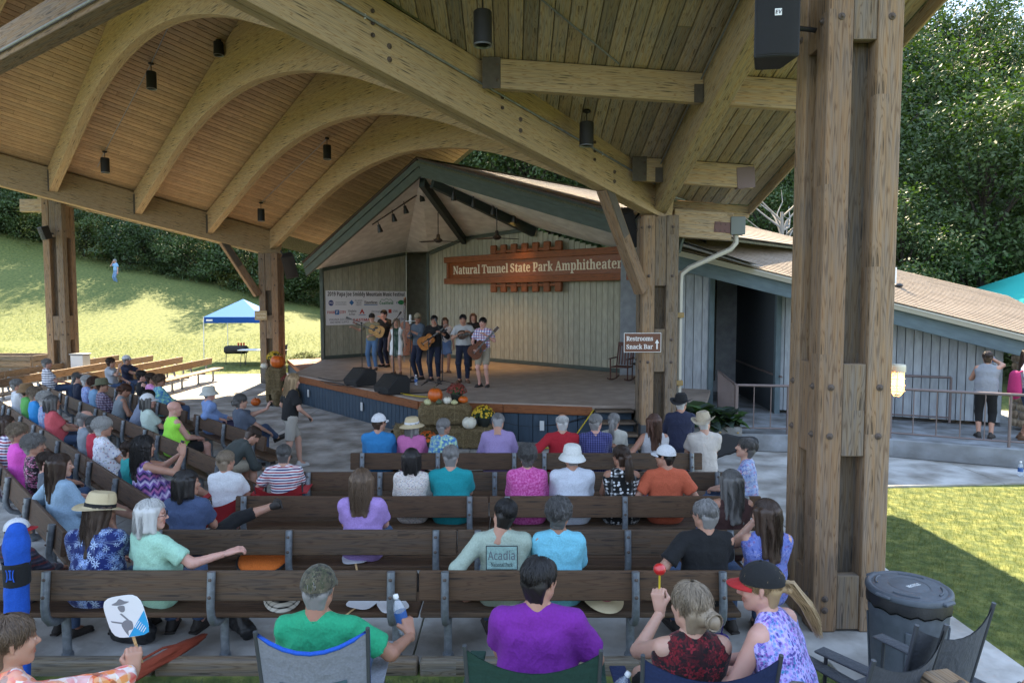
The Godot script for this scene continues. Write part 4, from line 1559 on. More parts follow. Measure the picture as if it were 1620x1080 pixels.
# slab of a four-cornered sheet q (counter-clockwise from above or below) with thickness up
func slab(mb: MB, q: Array, th: float, us := 0.4) -> void:
	var n: Vector3 = (q[1] - q[0]).cross(q[2] - q[0]).normalized()
	if n.y < 0:
		n = -n
		q = [q[3], q[2], q[1], q[0]]
	var t := []
	for p in q:
		t.append(p + n * th)
	mb.face(t, us)
	mb.face([q[3], q[2], q[1], q[0]], us)
	for i in q.size():
		var j := (i + 1) % q.size()
		mb.face([q[i], q[j], t[j], t[i]], us)
func wing(pv: Node) -> void:
	# right wing: purlins across, decking boards along
	var wn := Node3D.new()
	wn.name = "wing_ceiling"
	pv.add_child(wn, true)
	var x := -6.6
	var k := 0
	while x < 4.66:
		var dg := 13.0 - (2.75 - x) - 0.28
		var far := 13.75 if x > 2.6 else dg + 0.2
		if far > 4.7:
			var cut := 6.0 + fmod(k * 2.33, 5.5)
			var a := P(x, 4.4, wing_y(x, 4.4) + 0.03)
			var b := P(x, far, wing_y(x, far) + 0.03)
			var up := Vector3(0.07, 1, -0.26)
			var m: Material = M.wdeck[(k * 5 + 2) % 5]
			if cut < far - 0.8:
				var c := P(x, cut, wing_y(x, cut) + 0.03)
				beam(wn, "plank", a, c, 0.182, 0.05, m, up, 0.01)
				beam(wn, "plank", c + (b - c).normalized() * 0.006, b, 0.182, 0.05, M.wdeck[(k * 3 + 1) % 5], up, 0.01)
			else:
				beam(wn, "plank", a, b, 0.182, 0.05, m, up, 0.01)
		x += 0.19
		k += 1
	var mb := MB.new()
	var rf := func(xx: float, d: float) -> Vector3: return P(xx, d, wing_y(xx, d) + 0.085)
	slab(mb, [rf.call(-6.7, 4.2), rf.call(4.8, 4.2), rf.call(4.8, 13.9), rf.call(3.5, 13.9)], 0.1)
	part(pv, "roof", mb.commit(), M.shingle)
	# purlins from the girder out past the beam, capped with metal
	for d: float in [12.1, 9.6, 7.1]:
		var x0 := 2.75 - (13.0 - d) + 0.42
		var A := P(x0, d, wing_y(x0, d) - 0.2)
		var B := P(2.62, d, wing_y(2.62, d) - 0.2)
		beam(pv, "purlin", A, B, 0.13, 0.4, M.glulam, Vector3.UP, 0.01)
		beam(pv, "hanger_plate", A - Vector3(0.05, 0.21, -0.072), A - Vector3(0.05, -0.21, -0.072), 0.25, 0.01, M.plate, Vector3(0, 0, 1))
		beam(pv, "hanger_plate", B - Vector3(0.06, 0.2, -0.07), B - Vector3(0.06, -0.05, -0.07), 0.13, 0.01, M.plate, Vector3(0, 0, 1))
		for j in 2:
			bolt(pv, A + Vector3(0.03, -0.09 + j * 0.2, 0.08), Vector3(0, 0, 1), 0.8)
		var C2 := P(2.90, d, wing_y(2.9, d) - 0.2)
		var D2 := P(4.22, d, wing_y(4.22, d) - 0.2)
		beam(pv, "purlin", C2, D2, 0.13, 0.4, M.glulam3, Vector3.UP, 0.01)
		beam(pv, "end_cap", D2 - Vector3(0.3, 0.02, 0), D2 + Vector3(0.012, 0, 0), 0.15, 0.36, M.cap_brown, Vector3.UP, 0.003)
	# beam from the stage-side post to the near post
	beam(pv, "wing_beam", P(2.76, 13.25, wing_y(2.76, 13.25) - 0.31), P(2.76, 4.6, wing_y(2.76, 4.6) - 0.31), 0.26, 0.6, M.glulam4, Vector3.UP, 0.012)
	pipe(pv, "conduit", [P(2.59, 13.0, wing_y(2.6, 13.0) - 0.1), P(2.59, 4.8, wing_y(2.6, 4.8) - 0.1)], 0.012, M.galv)
	# stub of the front eave beam past the post, with strap and rain leader head
	beam(pv, "eave_beam", P(3.08, 13.2, 4.36), P(4.2, 13.2, 4.28), 0.2, 0.52, M.glulam3, Vector3.UP, 0.01)
	beam(pv, "fascia", P(3.0, 13.82, wing_y(3.0, 13.8) - 0.1), P(4.76, 13.82, wing_y(4.76, 13.8) - 0.1), 0.05, 0.24, M.glulam3, Vector3.UP, 0.008)
	beam(pv, "fascia", P(4.76, 13.8, wing_y(4.76, 13.8) - 0.06), P(4.76, 4.3, wing_y(4.76, 4.3) - 0.06), 0.045, 0.2, M.glulam3, Vector3.UP, 0.008)
	var st := beam(pv, "strap_plate", P(3.85, 13.095, 4.28), P(4.22, 13.095, 4.25), 0.008, 0.2, M.cap_red, Vector3.UP, 0.002)
	for j in 2:
		for i in 3:
			bolt(st, Vector3(-0.15 + i * 0.09, -0.06 + j * 0.12, 0.004), Vector3(0, 0, 1), 0.45)
	# left wing, seen only as the beam under the girder and the roof above it
	beam(pv, "wing_beam", P(-8.6, 23.86, 4.74), P(-15.6, 22.86, 6.5), 0.26, 0.6, M.glulam4, Vector3.UP, 0.012)
	beam(pv, "purlin", P(-16.3, 22.9, 6.0), P(-15.3, 22.9, 6.0), 0.2, 0.42, M.glulam3, Vector3.UP, 0.01)
	mb = MB.new()
	slab(mb, [girder(false, -0.6, 0.92), girder(false, 11.0, 0.92), P(-17.5, 24.3, 7.15), P(-8.6, 25.3, 4.95)], 0.14)
	part(pv, "roof", mb.commit(), M.shingle)

func pendant(at: Vector3, r: float, h: float, rod: float, label: String) -> void:
	var o := thing("pendant_lamp", label, "lamp", at, 0.0, "black cylinder lamps hanging from the pavilion roof")
	var b := MB.new()
	b.lathe([Vector2(0.001, 0), Vector2(0.06, 0), Vector2(0.062, -0.03), Vector2(0.02, -0.045), Vector2(0.012, -0.05)], 16)
	part(o, "canopy", b.commit(), M.black)
	pipe(o, "rod", [Vector3(0, -0.04, 0), Vector3(0, -rod - 0.02, 0)], 0.009, M.black)
	b = MB.new()
	b.lathe([Vector2(0.001, -rod), Vector2(r - 0.01, -rod), Vector2(r, -rod - 0.012), Vector2(r, -rod - h), Vector2(r - 0.008, -rod - h), Vector2(r - 0.012, -rod - h + 0.06), Vector2(0.001, -rod - h + 0.07)], 24)
	part(o, "shade", b.commit(), M.black_matte)
	b = MB.new()
	b.lathe([Vector2(r + 0.002, -rod - h - 0.001), Vector2(r + 0.002, -rod - h + 0.014), Vector2(r - 0.02, -rod - h + 0.03), Vector2(r - 0.018, -rod - h - 0.001), Vector2(r + 0.002, -rod - h - 0.001)], 24)
	part(o, "rim", b.commit(), M.galv)
func speaker(nm_label: String, at: Vector3, s: Vector3, basis: Basis, bracket: Vector3, logo := false) -> void:
	var o := thing("loudspeaker", nm_label, "loudspeaker", at)
	var poly := PackedVector2Array()
	var hw := s.x / 2
	for i in 7:
		var t := lerpf(-1, 1, i / 6.0)
		poly.append(Vector2(hw * t, s.z * 0.5 - 0.025 * t * t))
	poly.append(Vector2(hw * 0.6, -s.z * 0.5))
	poly.append(Vector2(-hw * 0.6, -s.z * 0.5))
	var xf := Transform3D(basis * Basis(Vector3.RIGHT, -PI / 2), Vector3.ZERO)
	xf = Transform3D(basis * Basis(Vector3(1, 0, 0), Vector3(0, 0, 1), Vector3(0, -1, 0)), Vector3.ZERO)
	var b := MB.new()
	b.prism(poly, -s.y / 2, s.y / 2, xf, 0.012)
	part(o, "cabinet", b.commit(), M.black_matte)
	b = MB.new()
	var gp := PackedVector2Array()
	for i in 7:
		var t := lerpf(-1, 1, i / 6.0) * 0.93
		gp.append(Vector2(hw * t, s.z * 0.5 - 0.025 * t * t + 0.006))
	for i in 7:
		var t := lerpf(1, -1, i / 6.0) * 0.93
		gp.append(Vector2(hw * t, s.z * 0.5 - 0.025 * t * t - 0.004))
	b.prism(gp, -s.y * 0.47, s.y * 0.47, xf, 0.003)
	part(o, "grille", b.commit(), M.grille)
	if logo:
		var lb := part(o, "badge", box_mesh(Vector3(0.055, 0.055, 0.004), 0.001), M.white, Transform3D(basis, basis * Vector3(0, 0.04, s.z * 0.5 + 0.009)))
		text(lb, "mark", "EV", 0.04, M.black, Transform3D(Basis(Vector3(1, 0, 0), Vector3(0.15, 1, 0), Vector3(0, 0, 1)), Vector3(0, 0, 0.003)), "Droid Sans", 700, 0.002, 0.045)
	var bb := MB.new()
	bb.tube([basis * Vector3(0, 0, -s.z * 0.45), bracket * 0.6, bracket], 0.022, 8)
	part(o, "bracket", bb.commit(), M.black)
func build_pavilion_fittings() -> void:
	pendant(P(-11.15, 18.95, 6.94), 0.11, 0.4, 0.18, "black cylinder lamp above the sunlit post, lowest on its conduit")
	pendant(P(-8.46, 16.35, 8.42), 0.11, 0.4, 0.2, "black cylinder lamp high between the first two arches on the conduit")
	pendant(P(-6.72, 16.0, 8.82), 0.11, 0.3, 0.05, "black cylinder lamp tucked under the second arch")
	pendant(P(-8.09, 22.2, 6.01), 0.11, 0.4, 0.2, "black cylinder lamp over the rear stage post, nearest the knee brace")
	pendant(P(-5.26, 19.7, 7.47), 0.11, 0.4, 0.2, "black cylinder lamp between the third and fourth arches")
	pendant(P(-0.35, 8.35, 6.52), 0.11, 0.4, 0.2, "large black cylinder lamp under the grey plank wing, above the hanger plate")
	pendant(P(1.15, 10.7, 5.8), 0.11, 0.36, 0.18, "black cylinder lamp under the grey plank wing between the two purlins")
	# thin conduits on the decking between the lamps
	var o := thing("roof_conduit", "thin metal conduit running down the plank ceiling to the sunlit corner", "conduit")
	pipe(o, "pipe", [P(-11.9, 19.75, 6.56), P(-11.15, 18.95, 6.92), P(-8.46, 16.35, 8.40), P(-7.4, 15.2, 8.92)], 0.011, M.galv, 6)
	o = thing("roof_conduit", "thin metal conduit between the lamps of the farther ceiling bay", "conduit")
	pipe(o, "pipe", [P(-8.09, 22.2, 5.99), P(-5.26, 19.7, 7.45)], 0.011, M.galv, 6)
	o = thing("roof_conduit", "thin conduit fanning across the grey plank wing to the hanger beam", "conduit")
	pipe(o, "pipe", [P(-1.9, 8.6, wing_y(-1.9, 8.6) - 0.03), P(-0.36, 7.6, wing_y(-0.36, 7.6) - 0.03), P(1.45, 9.45, wing_y(1.45, 9.45) - 0.03)], 0.012, M.galv, 6)
	speaker("black loudspeaker with white badge on the nearest timber post", P(2.2, 5.9, 5.2), Vector3(0.36, 0.62, 0.34), rot(-8), Vector3(0.4, 0, -0.1), true)
	speaker("black two way loudspeaker hung beside the rear stage post", P(-7.55, 23.3, 4.05), Vector3(0.42, 0.8, 0.4), rot(18, 24, 12), Vector3(-0.35, 0.5, -0.1))
	speaker("small dark loudspeaker on the sunlit post at the hillside", P(-15.15, 22.3, 5.05), Vector3(0.34, 0.42, 0.26), rot(-35, 18, 0), Vector3(0.1, 0, -0.25))
	speaker("black loudspeaker half hidden behind the knee brace", P(2.28, 13.5, 4.3), Vector3(0.4, 0.72, 0.4), rot(-20, 26, 6), Vector3(0.3, 0.4, 0.0))
	# signs on the posts
	var sg := thing("direction_sign", "brown sign reading Restrooms Snack Bar with an up arrow", "sign", P(2.42, 12.62, 2.1), deg_to_rad(4))
	part(sg, "edge", box_mesh(Vector3(0.70, 0.36, 0.012), 0.005), M.white)
	part(sg, "board", box_mesh(Vector3(0.68, 0.34, 0.012), 0.004), M.sign_brown, Transform3D(Basis.IDENTITY, Vector3(0, 0, 0.004)))
	text(sg, "lettering", "Restrooms", 0.12, M.white, Transform3D(Basis.IDENTITY, Vector3(-0.055, 0.075, 0.012)), "Droid Serif", 700, 0.004, 0.5)
	text(sg, "lettering", "Snack Bar", 0.12, M.white, Transform3D(Basis.IDENTITY, Vector3(-0.055, -0.075, 0.012)), "Droid Serif", 700, 0.004, 0.5)
	var ar := MB.new()
	ar.prism(PackedVector2Array([Vector2(-0.012, -0.09), Vector2(0.012, -0.09), Vector2(0.012, 0.02), Vector2(0.04, 0.02), Vector2(0, 0.09), Vector2(-0.04, 0.02), Vector2(-0.012, 0.02)]), 0.0, 0.004, Transform3D(Basis.IDENTITY, Vector3(0.27, -0.03, 0.011)))
	part(sg, "arrow", ar.commit(), M.white)
	sg = thing("direction_sign", "small cream sign with brown lettering on the rear stage post", "sign", P(-8.62, 23.42, 2.35), deg_to_rad(10))
	part(sg, "board", box_mesh(Vector3(0.4, 0.32, 0.012), 0.004), M.sign_tan)
	text(sg, "lettering", "Restrooms", 0.09, M.cream, Transform3D(Basis.IDENTITY, Vector3(0, 0.06, 0.008)), "Droid Serif", 700, 0.003, 0.32)
	text(sg, "lettering", "Snack Bar", 0.09, M.cream, Transform3D(Basis.IDENTITY, Vector3(0, -0.06, 0.008)), "Droid Serif", 700, 0.003, 0.32)
	# caged lamp on the near post
	var lp := thing("caged_lamp", "lit jar lamp in a white wire cage on the nearest post", "lamp", P(3.42, 6.02, 2.14))
	var b := MB.new()
	b.lathe([Vector2(0.001, 0.19), Vector2(0.06, 0.185), Vector2(0.066, 0.17), Vector2(0.066, 0.12), Vector2(0.05, 0.115)], 18)
	part(lp, "cap", b.commit(), M.cream)
	b = MB.new()
	b.lathe([Vector2(0.05, 0.12), Vector2(0.054, 0.08), Vector2(0.054, -0.04), Vector2(0.035, -0.08), Vector2(0.001, -0.085)], 18)
	part(lp, "glass", b.commit(), M.lamp_glass)
	b = MB.new()
	b.ball(Vector3(0, 0.03, 0), Vector3(0.022, 0.04, 0.022), 10, 6)
	part(lp, "bulb", b.commit(), M.bulb)
	b = MB.new()
	for k in 6:
		var a := TAU * k / 6
		var c := Vector3(cos(a), 0, sin(a))
		b.tube([c * 0.062 + Vector3(0, 0.12, 0), c * 0.062 + Vector3(0, -0.05, 0), c * 0.03 + Vector3(0, -0.095, 0), Vector3(0, -0.1, 0)], 0.003, 5)
	for y: float in [0.06, 0.0, -0.05]:
		var ring := []
		for k in 17:
			ring.append(Vector3(cos(TAU * k / 16) * 0.063, y, sin(TAU * k / 16) * 0.063))
		b.tube(ring, 0.003, 5, false)
	part(lp, "cage", b.commit(), M.cream)
	part(lp, "arm", box_mesh(Vector3(0.12, 0.05, 0.05), 0.006), M.cream, Transform3D(Basis.IDENTITY, Vector3(-0.06, 0.155, 0)))
	var li := OmniLight3D.new()
	li.light_color = Color(1, 0.72, 0.4)
	li.light_energy = 0.04
	li.light_size = 0.03
	li.shadow_enabled = true
	li.omni_range = 20
	li.omni_attenuation = 2.0
	lp.add_child(li)
	li.position = Vector3(0, 0.03, 0)
# ------------------------------------------------------------------ stage house and restroom wing
func flat_poly(pts: Array, y0: float, y1: float, ch := 0.01, us := 0.5) -> ArrayMesh:
	var q := PackedVector2Array()
	for p in pts:
		q.append(Vector2(p.x, p.y))
	var mb := MB.new()
	mb.prism(q, y0, y1, Transform3D(Basis(Vector3(1, 0, 0), Vector3(0, 0, -1), Vector3(0, 1, 0)), Vector3.ZERO), ch, us)
	return mb.commit()
# vertical boards along a wall from A to B (plan), each from y0 to its own top
func board_wall(parent: Node, A: Vector2, B: Vector2, y0: float, top: Callable, w: float, mats: Array, th := 0.03, batten: Material = null) -> void:
	var L := (B - A).length()
	var n := roundi(L / w)
	var dir := (B - A) / L
	var face := Vector3(dir.y, 0, dir.x)   # towards the viewer side
	for k in n:
		var c := A + dir * (L * (k + 0.5) / n)
		var y1: float = top.call(c.x, c.y)
		var p := P(c.x, c.y, 0)
		beam(parent, "board", p + Vector3(0, y0, 0), p + Vector3(0, y1, 0), th, L / n - 0.012, mats[(k * 5 + 1) % mats.size()], Vector3(dir.x, 0, -dir.y), 0.006)
	# backing behind the joints
	var m := (A + B) * 0.5
	var mb := MB.new()
	var q := []
	for s in [A, B]:
		q.append(P(s.x, s.y, y0) - face * 0.03)
	q.append(P(B.x, B.y, top.call(B.x, B.y)) - face * 0.03)
	q.append(P(A.x, A.y, top.call(A.x, A.y)) - face * 0.03)
	mb.face(q)
	var r := []
	for p in q:
		r.append(p - face * 0.08)
	mb.face([r[3], r[2], r[1], r[0]])
	mb.face([q[3], q[2], r[2], r[3]])
	mb.face([q[1], q[0], r[0], r[1]])
	mb.face([q[2], q[1], r[1], r[2]])
	mb.face([q[0], q[3], r[3], r[0]])
	part(parent, "backing", mb.commit(), batten if batten else M.joint)
func build_stage() -> void:
	var st := thing("stage_house", "sage green stage building with low hipped shingle roof and concrete stage", "building")
	var apex := P(-2.5, 18.9, 6.35)
	var Lc := P(-6.98, 23.2, 3.86)
	var Rc := P(3.3, 13.3, 3.98)
	var H := Vector2(-6.6, 23.9)
	var G := Vector2(-4.1, 26.5)
	var F := Vector2(-3.1, 25.3)
	var E := Vector2(3.2, 19.4)
	var E2 := Vector2(5.2, 17.53)
	# platform
	var A := Vector2(-6.2, 19.2)
	var B := Vector2(-1.95, 14.2)
	var Cc := Vector2(1.6, 13.42)
	var D := Vector2(3.9, 13.62)
	part(st, "stage_floor", flat_poly([A, B, Cc, D, E2, Vector2(4.0, 21.0), Vector2(-2.0, 28.5), Vector2(-5.0, 28.5), G, H], 0.70, 0.8, 0.012), M.stage_floor)
	for q in [[A, B, 0.17], [B, Cc, 0.3]]:
		var a: Vector2 = q[0]
		var b: Vector2 = q[1]
		var dir := (b - a).normalized()
		var out := Vector2(dir.y, -dir.x)
		if out.y > 0:
			out = -out
		var a2 := a - out * 0.04
		var b2 := b - out * 0.04
		board_wall(st, a2, b2, 0.0, func(_x, _d): return 0.62, q[2], [M.skirt, M.skirt2], 0.03, M.skirt_dark)
		# wooden lip in lengths
		var L := (b - a).length()
		var n := 3 if L > 5 else 2
		for k in n:
			var p := a + dir * (L * k / n + 0.004) + out * 0.012
			var p2 := a + dir * (L * (k + 1) / n - 0.004) + out * 0.012
			beam(st, "lip_board", P(p.x, p.y, 0.685), P(p2.x, p2.y, 0.685), 0.045, 0.17, M.lip, Vector3.UP, 0.008)
		for f: float in ([0.16, 0.62] if L > 5 else [0.72]):
			var c := a + dir * (L * f) + out * 0.0
			var bx := block(st, "outlet_cover", P(c.x, c.y, 0.36) + Vector3(0, 0, 0.012), Vector3(0.09, 0.2, 0.02), M.galv_bright, Basis(Vector3.UP, atan2(dir.y, dir.x)), 0.004)
			bx.position += Vector3(out.x, 0, -out.y) * 0.01
	# side ledge between the post and the banner wall
	part(st, "side_ledge", flat_poly([Vector2(-8.0, 24.2), Vector2(-6.35, 20.4), Vector2(-6.3, 23.9), Vector2(-6.9, 24.9)], 0.62, 0.76, 0.01), M.lip)
	board_wall(st, Vector2(-7.9, 24.0), Vector2(-6.4, 20.6), 0.0, func(_x, _d): return 0.6, 0.2, [M.skirt, M.skirt2], 0.03, M.skirt_dark)
	# steps at the right end
	for k in 4:
		var y := 0.8 - 0.19 * (k + 0.4)
		var d := 13.38 - 0.24 * k
		block(st, "tread", P(2.0, d - 0.1, y), Vector3(0.74, 0.05, 0.28), M.tread)
		block(st, "riser", P(2.0, d - 0.02, y - 0.11), Vector3(0.72, 0.16, 0.03), M.skirt)
	# walls
	var tp := func(x: float, d: float) -> float:
		var w := clampf((Vector2(x, d) - F).dot(E - F) / (E - F).length_squared(), -0.05, 1.4)
		if w < 0.228:
			return lerpf(4.55, 4.98, w / 0.228)
		if w < 0.604:
			return lerpf(4.98, 5.1, (w - 0.228) / 0.376)
		return lerpf(5.1, 4.15, (w - 0.604) / 0.4)
	board_wall(st, F, E2, 0.8, tp, 0.205, [M.sage, M.sage2, M.sage3], 0.03)
	beam(st, "corner_trim", P(F.x, F.y - 0.04, 0.8), P(F.x, F.y - 0.04, 4.6), 0.1, 0.14, M.trim, Vector3.FORWARD)
	beam(st, "base_trim", P(F.x, F.y - 0.05, 0.86), P(E2.x, E2.y - 0.05, 0.86), 0.03, 0.12, M.trim)
	var tp2 := func(x: float, _d: float) -> float: return lerpf(3.9, 4.62, (x + 6.6) / 2.5)
	board_wall(st, H, G, 0.8, tp2, 0.26, [M.sage, M.sage2, M.sage3], 0.03)
	beam(st, "corner_trim", P(H.x - 0.03, H.y - 0.05, 0.7), P(H.x - 0.03, H.y - 0.05, 3.96), 0.12, 0.12, M.trim, Vector3.FORWARD)
	beam(st, "top_trim", P(H.x, H.y - 0.05, 3.93), P(G.x, G.y - 0.05, 4.65), 0.05, 0.12, M.trim)
	beam(st, "base_trim", P(H.x, H.y - 0.05, 0.86), P(G.x, G.y - 0.05, 0.86), 0.03, 0.12, M.trim)
	# dark passage behind the gap
	var pm := MB.new()
	pm.face([P(-5.2, 28.4, 0.8), P(-1.6, 28.4, 0.8), P(-1.6, 28.4, 4.8), P(-5.2, 28.4, 4.8)])
	pm.face([P(G.x, G.y + 0.1, 0.8), P(-5.2, 28.4, 0.8), P(-5.2, 28.4, 4.8), P(G.x, G.y + 0.1, 4.8)])
	pm.face([P(-1.6, 28.4, 0.8), P(F.x + 0.1, F.y + 0.1, 0.8), P(F.x + 0.1, F.y + 0.1, 4.8), P(-1.6, 28.4, 4.8)])
	pm.face([P(-5.3, 28.5, 4.75), P(-1.5, 28.5, 4.75), P(-2.9, 25.2, 4.75), P(-4.3, 26.3, 4.75)])
	part(st, "passage_wall", pm.commit(), M.sage)
	# ceiling facets, fanning from the apex
	var ring := [Lc, P(H.x, H.y, 3.98), P(G.x, G.y, 4.72), P(F.x, F.y, 4.66), P(-1.66, 23.95, 5.06), P(0.7, 21.7, 5.18), P(E.x, E.y, 4.26), P(E2.x, E2.y, 3.9), P(5.0, 13.6, 3.5), Rc]
	for k in ring.size() - 1:
		var mb := MB.new()
		mb.face([apex, ring[k + 1], ring[k]], 0.6)
		var up := Vector3(0, 0.05, 0)
		mb.face([apex + up, ring[k] + up, ring[k + 1] + up], 0.6)
		part(st, "ceiling_panel", mb.commit(), M.ceiling)
	# hip beams
	beam(st, "hip_beam", apex + Vector3(0, -0.16, -0.3), P(-1.66, 23.9, 4.98), 0.16, 0.36, M.trim_dark)
	beam(st, "hip_beam", apex + Vector3(0.3, -0.16, -0.3), P(0.7, 21.62, 5.06), 0.16, 0.4, M.trim_dark)
	beam(st, "top_trim", P(-3.0, 25.15, 4.58), P(-1.66, 23.86, 5.0), 0.05, 0.12, M.trim)
	beam(st, "top_trim", P(-1.6, 23.82, 5.0), P(0.7, 21.62, 5.12), 0.05, 0.12, M.trim)
	# front fascia in two layers and brown drip edge
	for q in [[apex + Vector3(0, 0.1, 0), Lc], [apex + Vector3(0, 0.1, 0), Rc]]:
		var a: Vector3 = q[0]
		var b: Vector3 = q[1]
		var o := Vector3(-0.7071, 0, 0.7071) * 0.0
		var nrm := Vector3(-0.7, 0, 0.7)
		beam(st, "fascia", a, b, 0.09, 0.38, M.trim, Vector3.UP, 0.01)
		var f := Vector3(-0.05, 0.16, 0.05)
		beam(st, "fascia_cap", a + f, b + f, 0.06, 0.18, M.trim, Vector3.UP, 0.01)
		f = Vector3(-0.06, 0.28, 0.06)
		beam(st, "drip_edge", a + f, b + f, 0.1, 0.05, M.drip, Vector3.UP, 0.008)
	# shingle roof: right and left slopes
	var n := Vector3(0.7071, 0, -0.7071)
	var ra := apex + Vector3(-0.1, 0.36, 0.1)
	shingles(st, ra, Rc + Vector3(-0.1, 0.26, 0.1), n * 10.0, 24)
	var bl := Lc + n * 4.5 + Vector3(0, 1.25, 0)
	for q in [[ra, Lc + Vector3(-0.1, 0.26, 0.1), bl], [ra, bl, ra + n * 10.0]]:
		var tm := MB.new()
		tm.face(q)
		tm.face([q[2] + Vector3(0, 0.06, 0), q[1] + Vector3(0, 0.06, 0), q[0] + Vector3(0, 0.06, 0)])
		part(st, "roof_deck", tm.commit(), M.shingle)
	# sign on the back wall
	var sg := thing("stage_sign", "long brown timber sign reading Natural Tunnel State Park Amphitheater", "sign", P(0.62, 21.62, 3.9), 0)
	var wd := Vector3(E.x - F.x, 0, -(E.y - F.y)).normalized()
	var wb := Basis(wd, Vector3.UP, wd.cross(Vector3.UP))
	sg.basis = wb
	sg.position += wb.z * 0.16
	var L := 7.8
	part(sg, "panel", box_mesh(Vector3(L - 0.25, 0.66, 0.05), 0.006), M.sign_panel)
	for s: float in [-1.0, 1.0]:
		part(sg, "rail", box_mesh(Vector3(L, 0.2, 0.12), 0.012), M.sign_wood, Transform3D(Basis.IDENTITY, Vector3(0, 0.37 * s, 0.04)))
		part(sg, "end_post", box_mesh(Vector3(0.1, 0.6, 0.1), 0.01), M.sign_wood, Transform3D(Basis.IDENTITY, Vector3(s * (L / 2 - 0.16), 0, 0.02)))
	for k in 7:
		var x := -1.55 + k * 0.46
		for s: float in [-1.0, 1.0]:
			part(sg, "notched_log", box_mesh(Vector3(0.26, 0.30, 0.12), 0.03), M.sign_wood, Transform3D(Basis.IDENTITY, Vector3(x, s * 0.62, -0.03)))
			if k < 6:
				part(sg, "tenon", box_mesh(Vector3(0.24, 0.09, 0.08), 0.01), M.sign_wood, Transform3D(Basis.IDENTITY, Vector3(x + 0.245, s * 0.55, -0.04)))
	text(sg, "lettering", "Natural Tunnel State Park Amphitheater", 0.4, M.cream, Transform3D(Basis.IDENTITY, Vector3(0.03, 0.0, 0.03)), "Droid Serif", 700, 0.012, 7.0)
	build_banner(H, G)
	build_stage_lights(apex)
	build_restrooms()
# rows of shingles on a slope from the ridge end a down to the eave end b, running along n
func shingles(parent: Node, a: Vector3, b: Vector3, run: Vector3, rows: int) -> void:
	var mb := MB.new()
	slab(mb, [a - Vector3(0, 0.1, 0), b - Vector3(0, 0.1, 0), b + run - Vector3(0, 0.1, 0), a + run - Vector3(0, 0.1, 0)], 0.05)
	part(parent, "roof_deck", mb.commit(), M.shingle)
	mb = MB.new()
	var fall := (b - a) / rows
	var up := fall.cross(run).normalized()
	up = up if up.y > 0 else -up
	var rg := RandomNumberGenerator.new()
	rg.seed = rows
	var L := run.length()
	for k in rows:
		var x := 0.0
		while x < L:
			var w := minf(rg.randf_range(0.5, 1.1), L - x)
			var p := a + fall * k + run / L * x
			var q := p + run / L * (w - 0.008)
			var t := rg.randf_range(0.8, 1.15)
			mb.col = Color(t, t * 0.99, t * 0.97)
			var e := fall * 1.08
			var lo := 0.022
			var q4 := [p + up * 0.004, q + up * 0.004, q + e + up * lo, p + e + up * lo]
			var i0 := mb.v.size()
			for z in 4:
				mb.pt(q4[z], Vector2(x + (w if z in [1, 2] else 0.0), k * 0.3 + (0.3 if z > 1 else 0.0)))
			if (q4[1] - q4[0]).cross(q4[2] - q4[0]).y > 0:
				mb.quad(i0, i0 + 1, i0 + 2, i0 + 3)
			else:
				mb.quad(i0, i0 + 3, i0 + 2, i0 + 1)
			mb.face([q4[3], q4[2], q4[2] - up * lo, q4[3] - up * lo])
			x += w
	var o := part(parent, "shingles", mb.commit(), M.shingle_tab)
	o.set_meta("kind", "stuff")
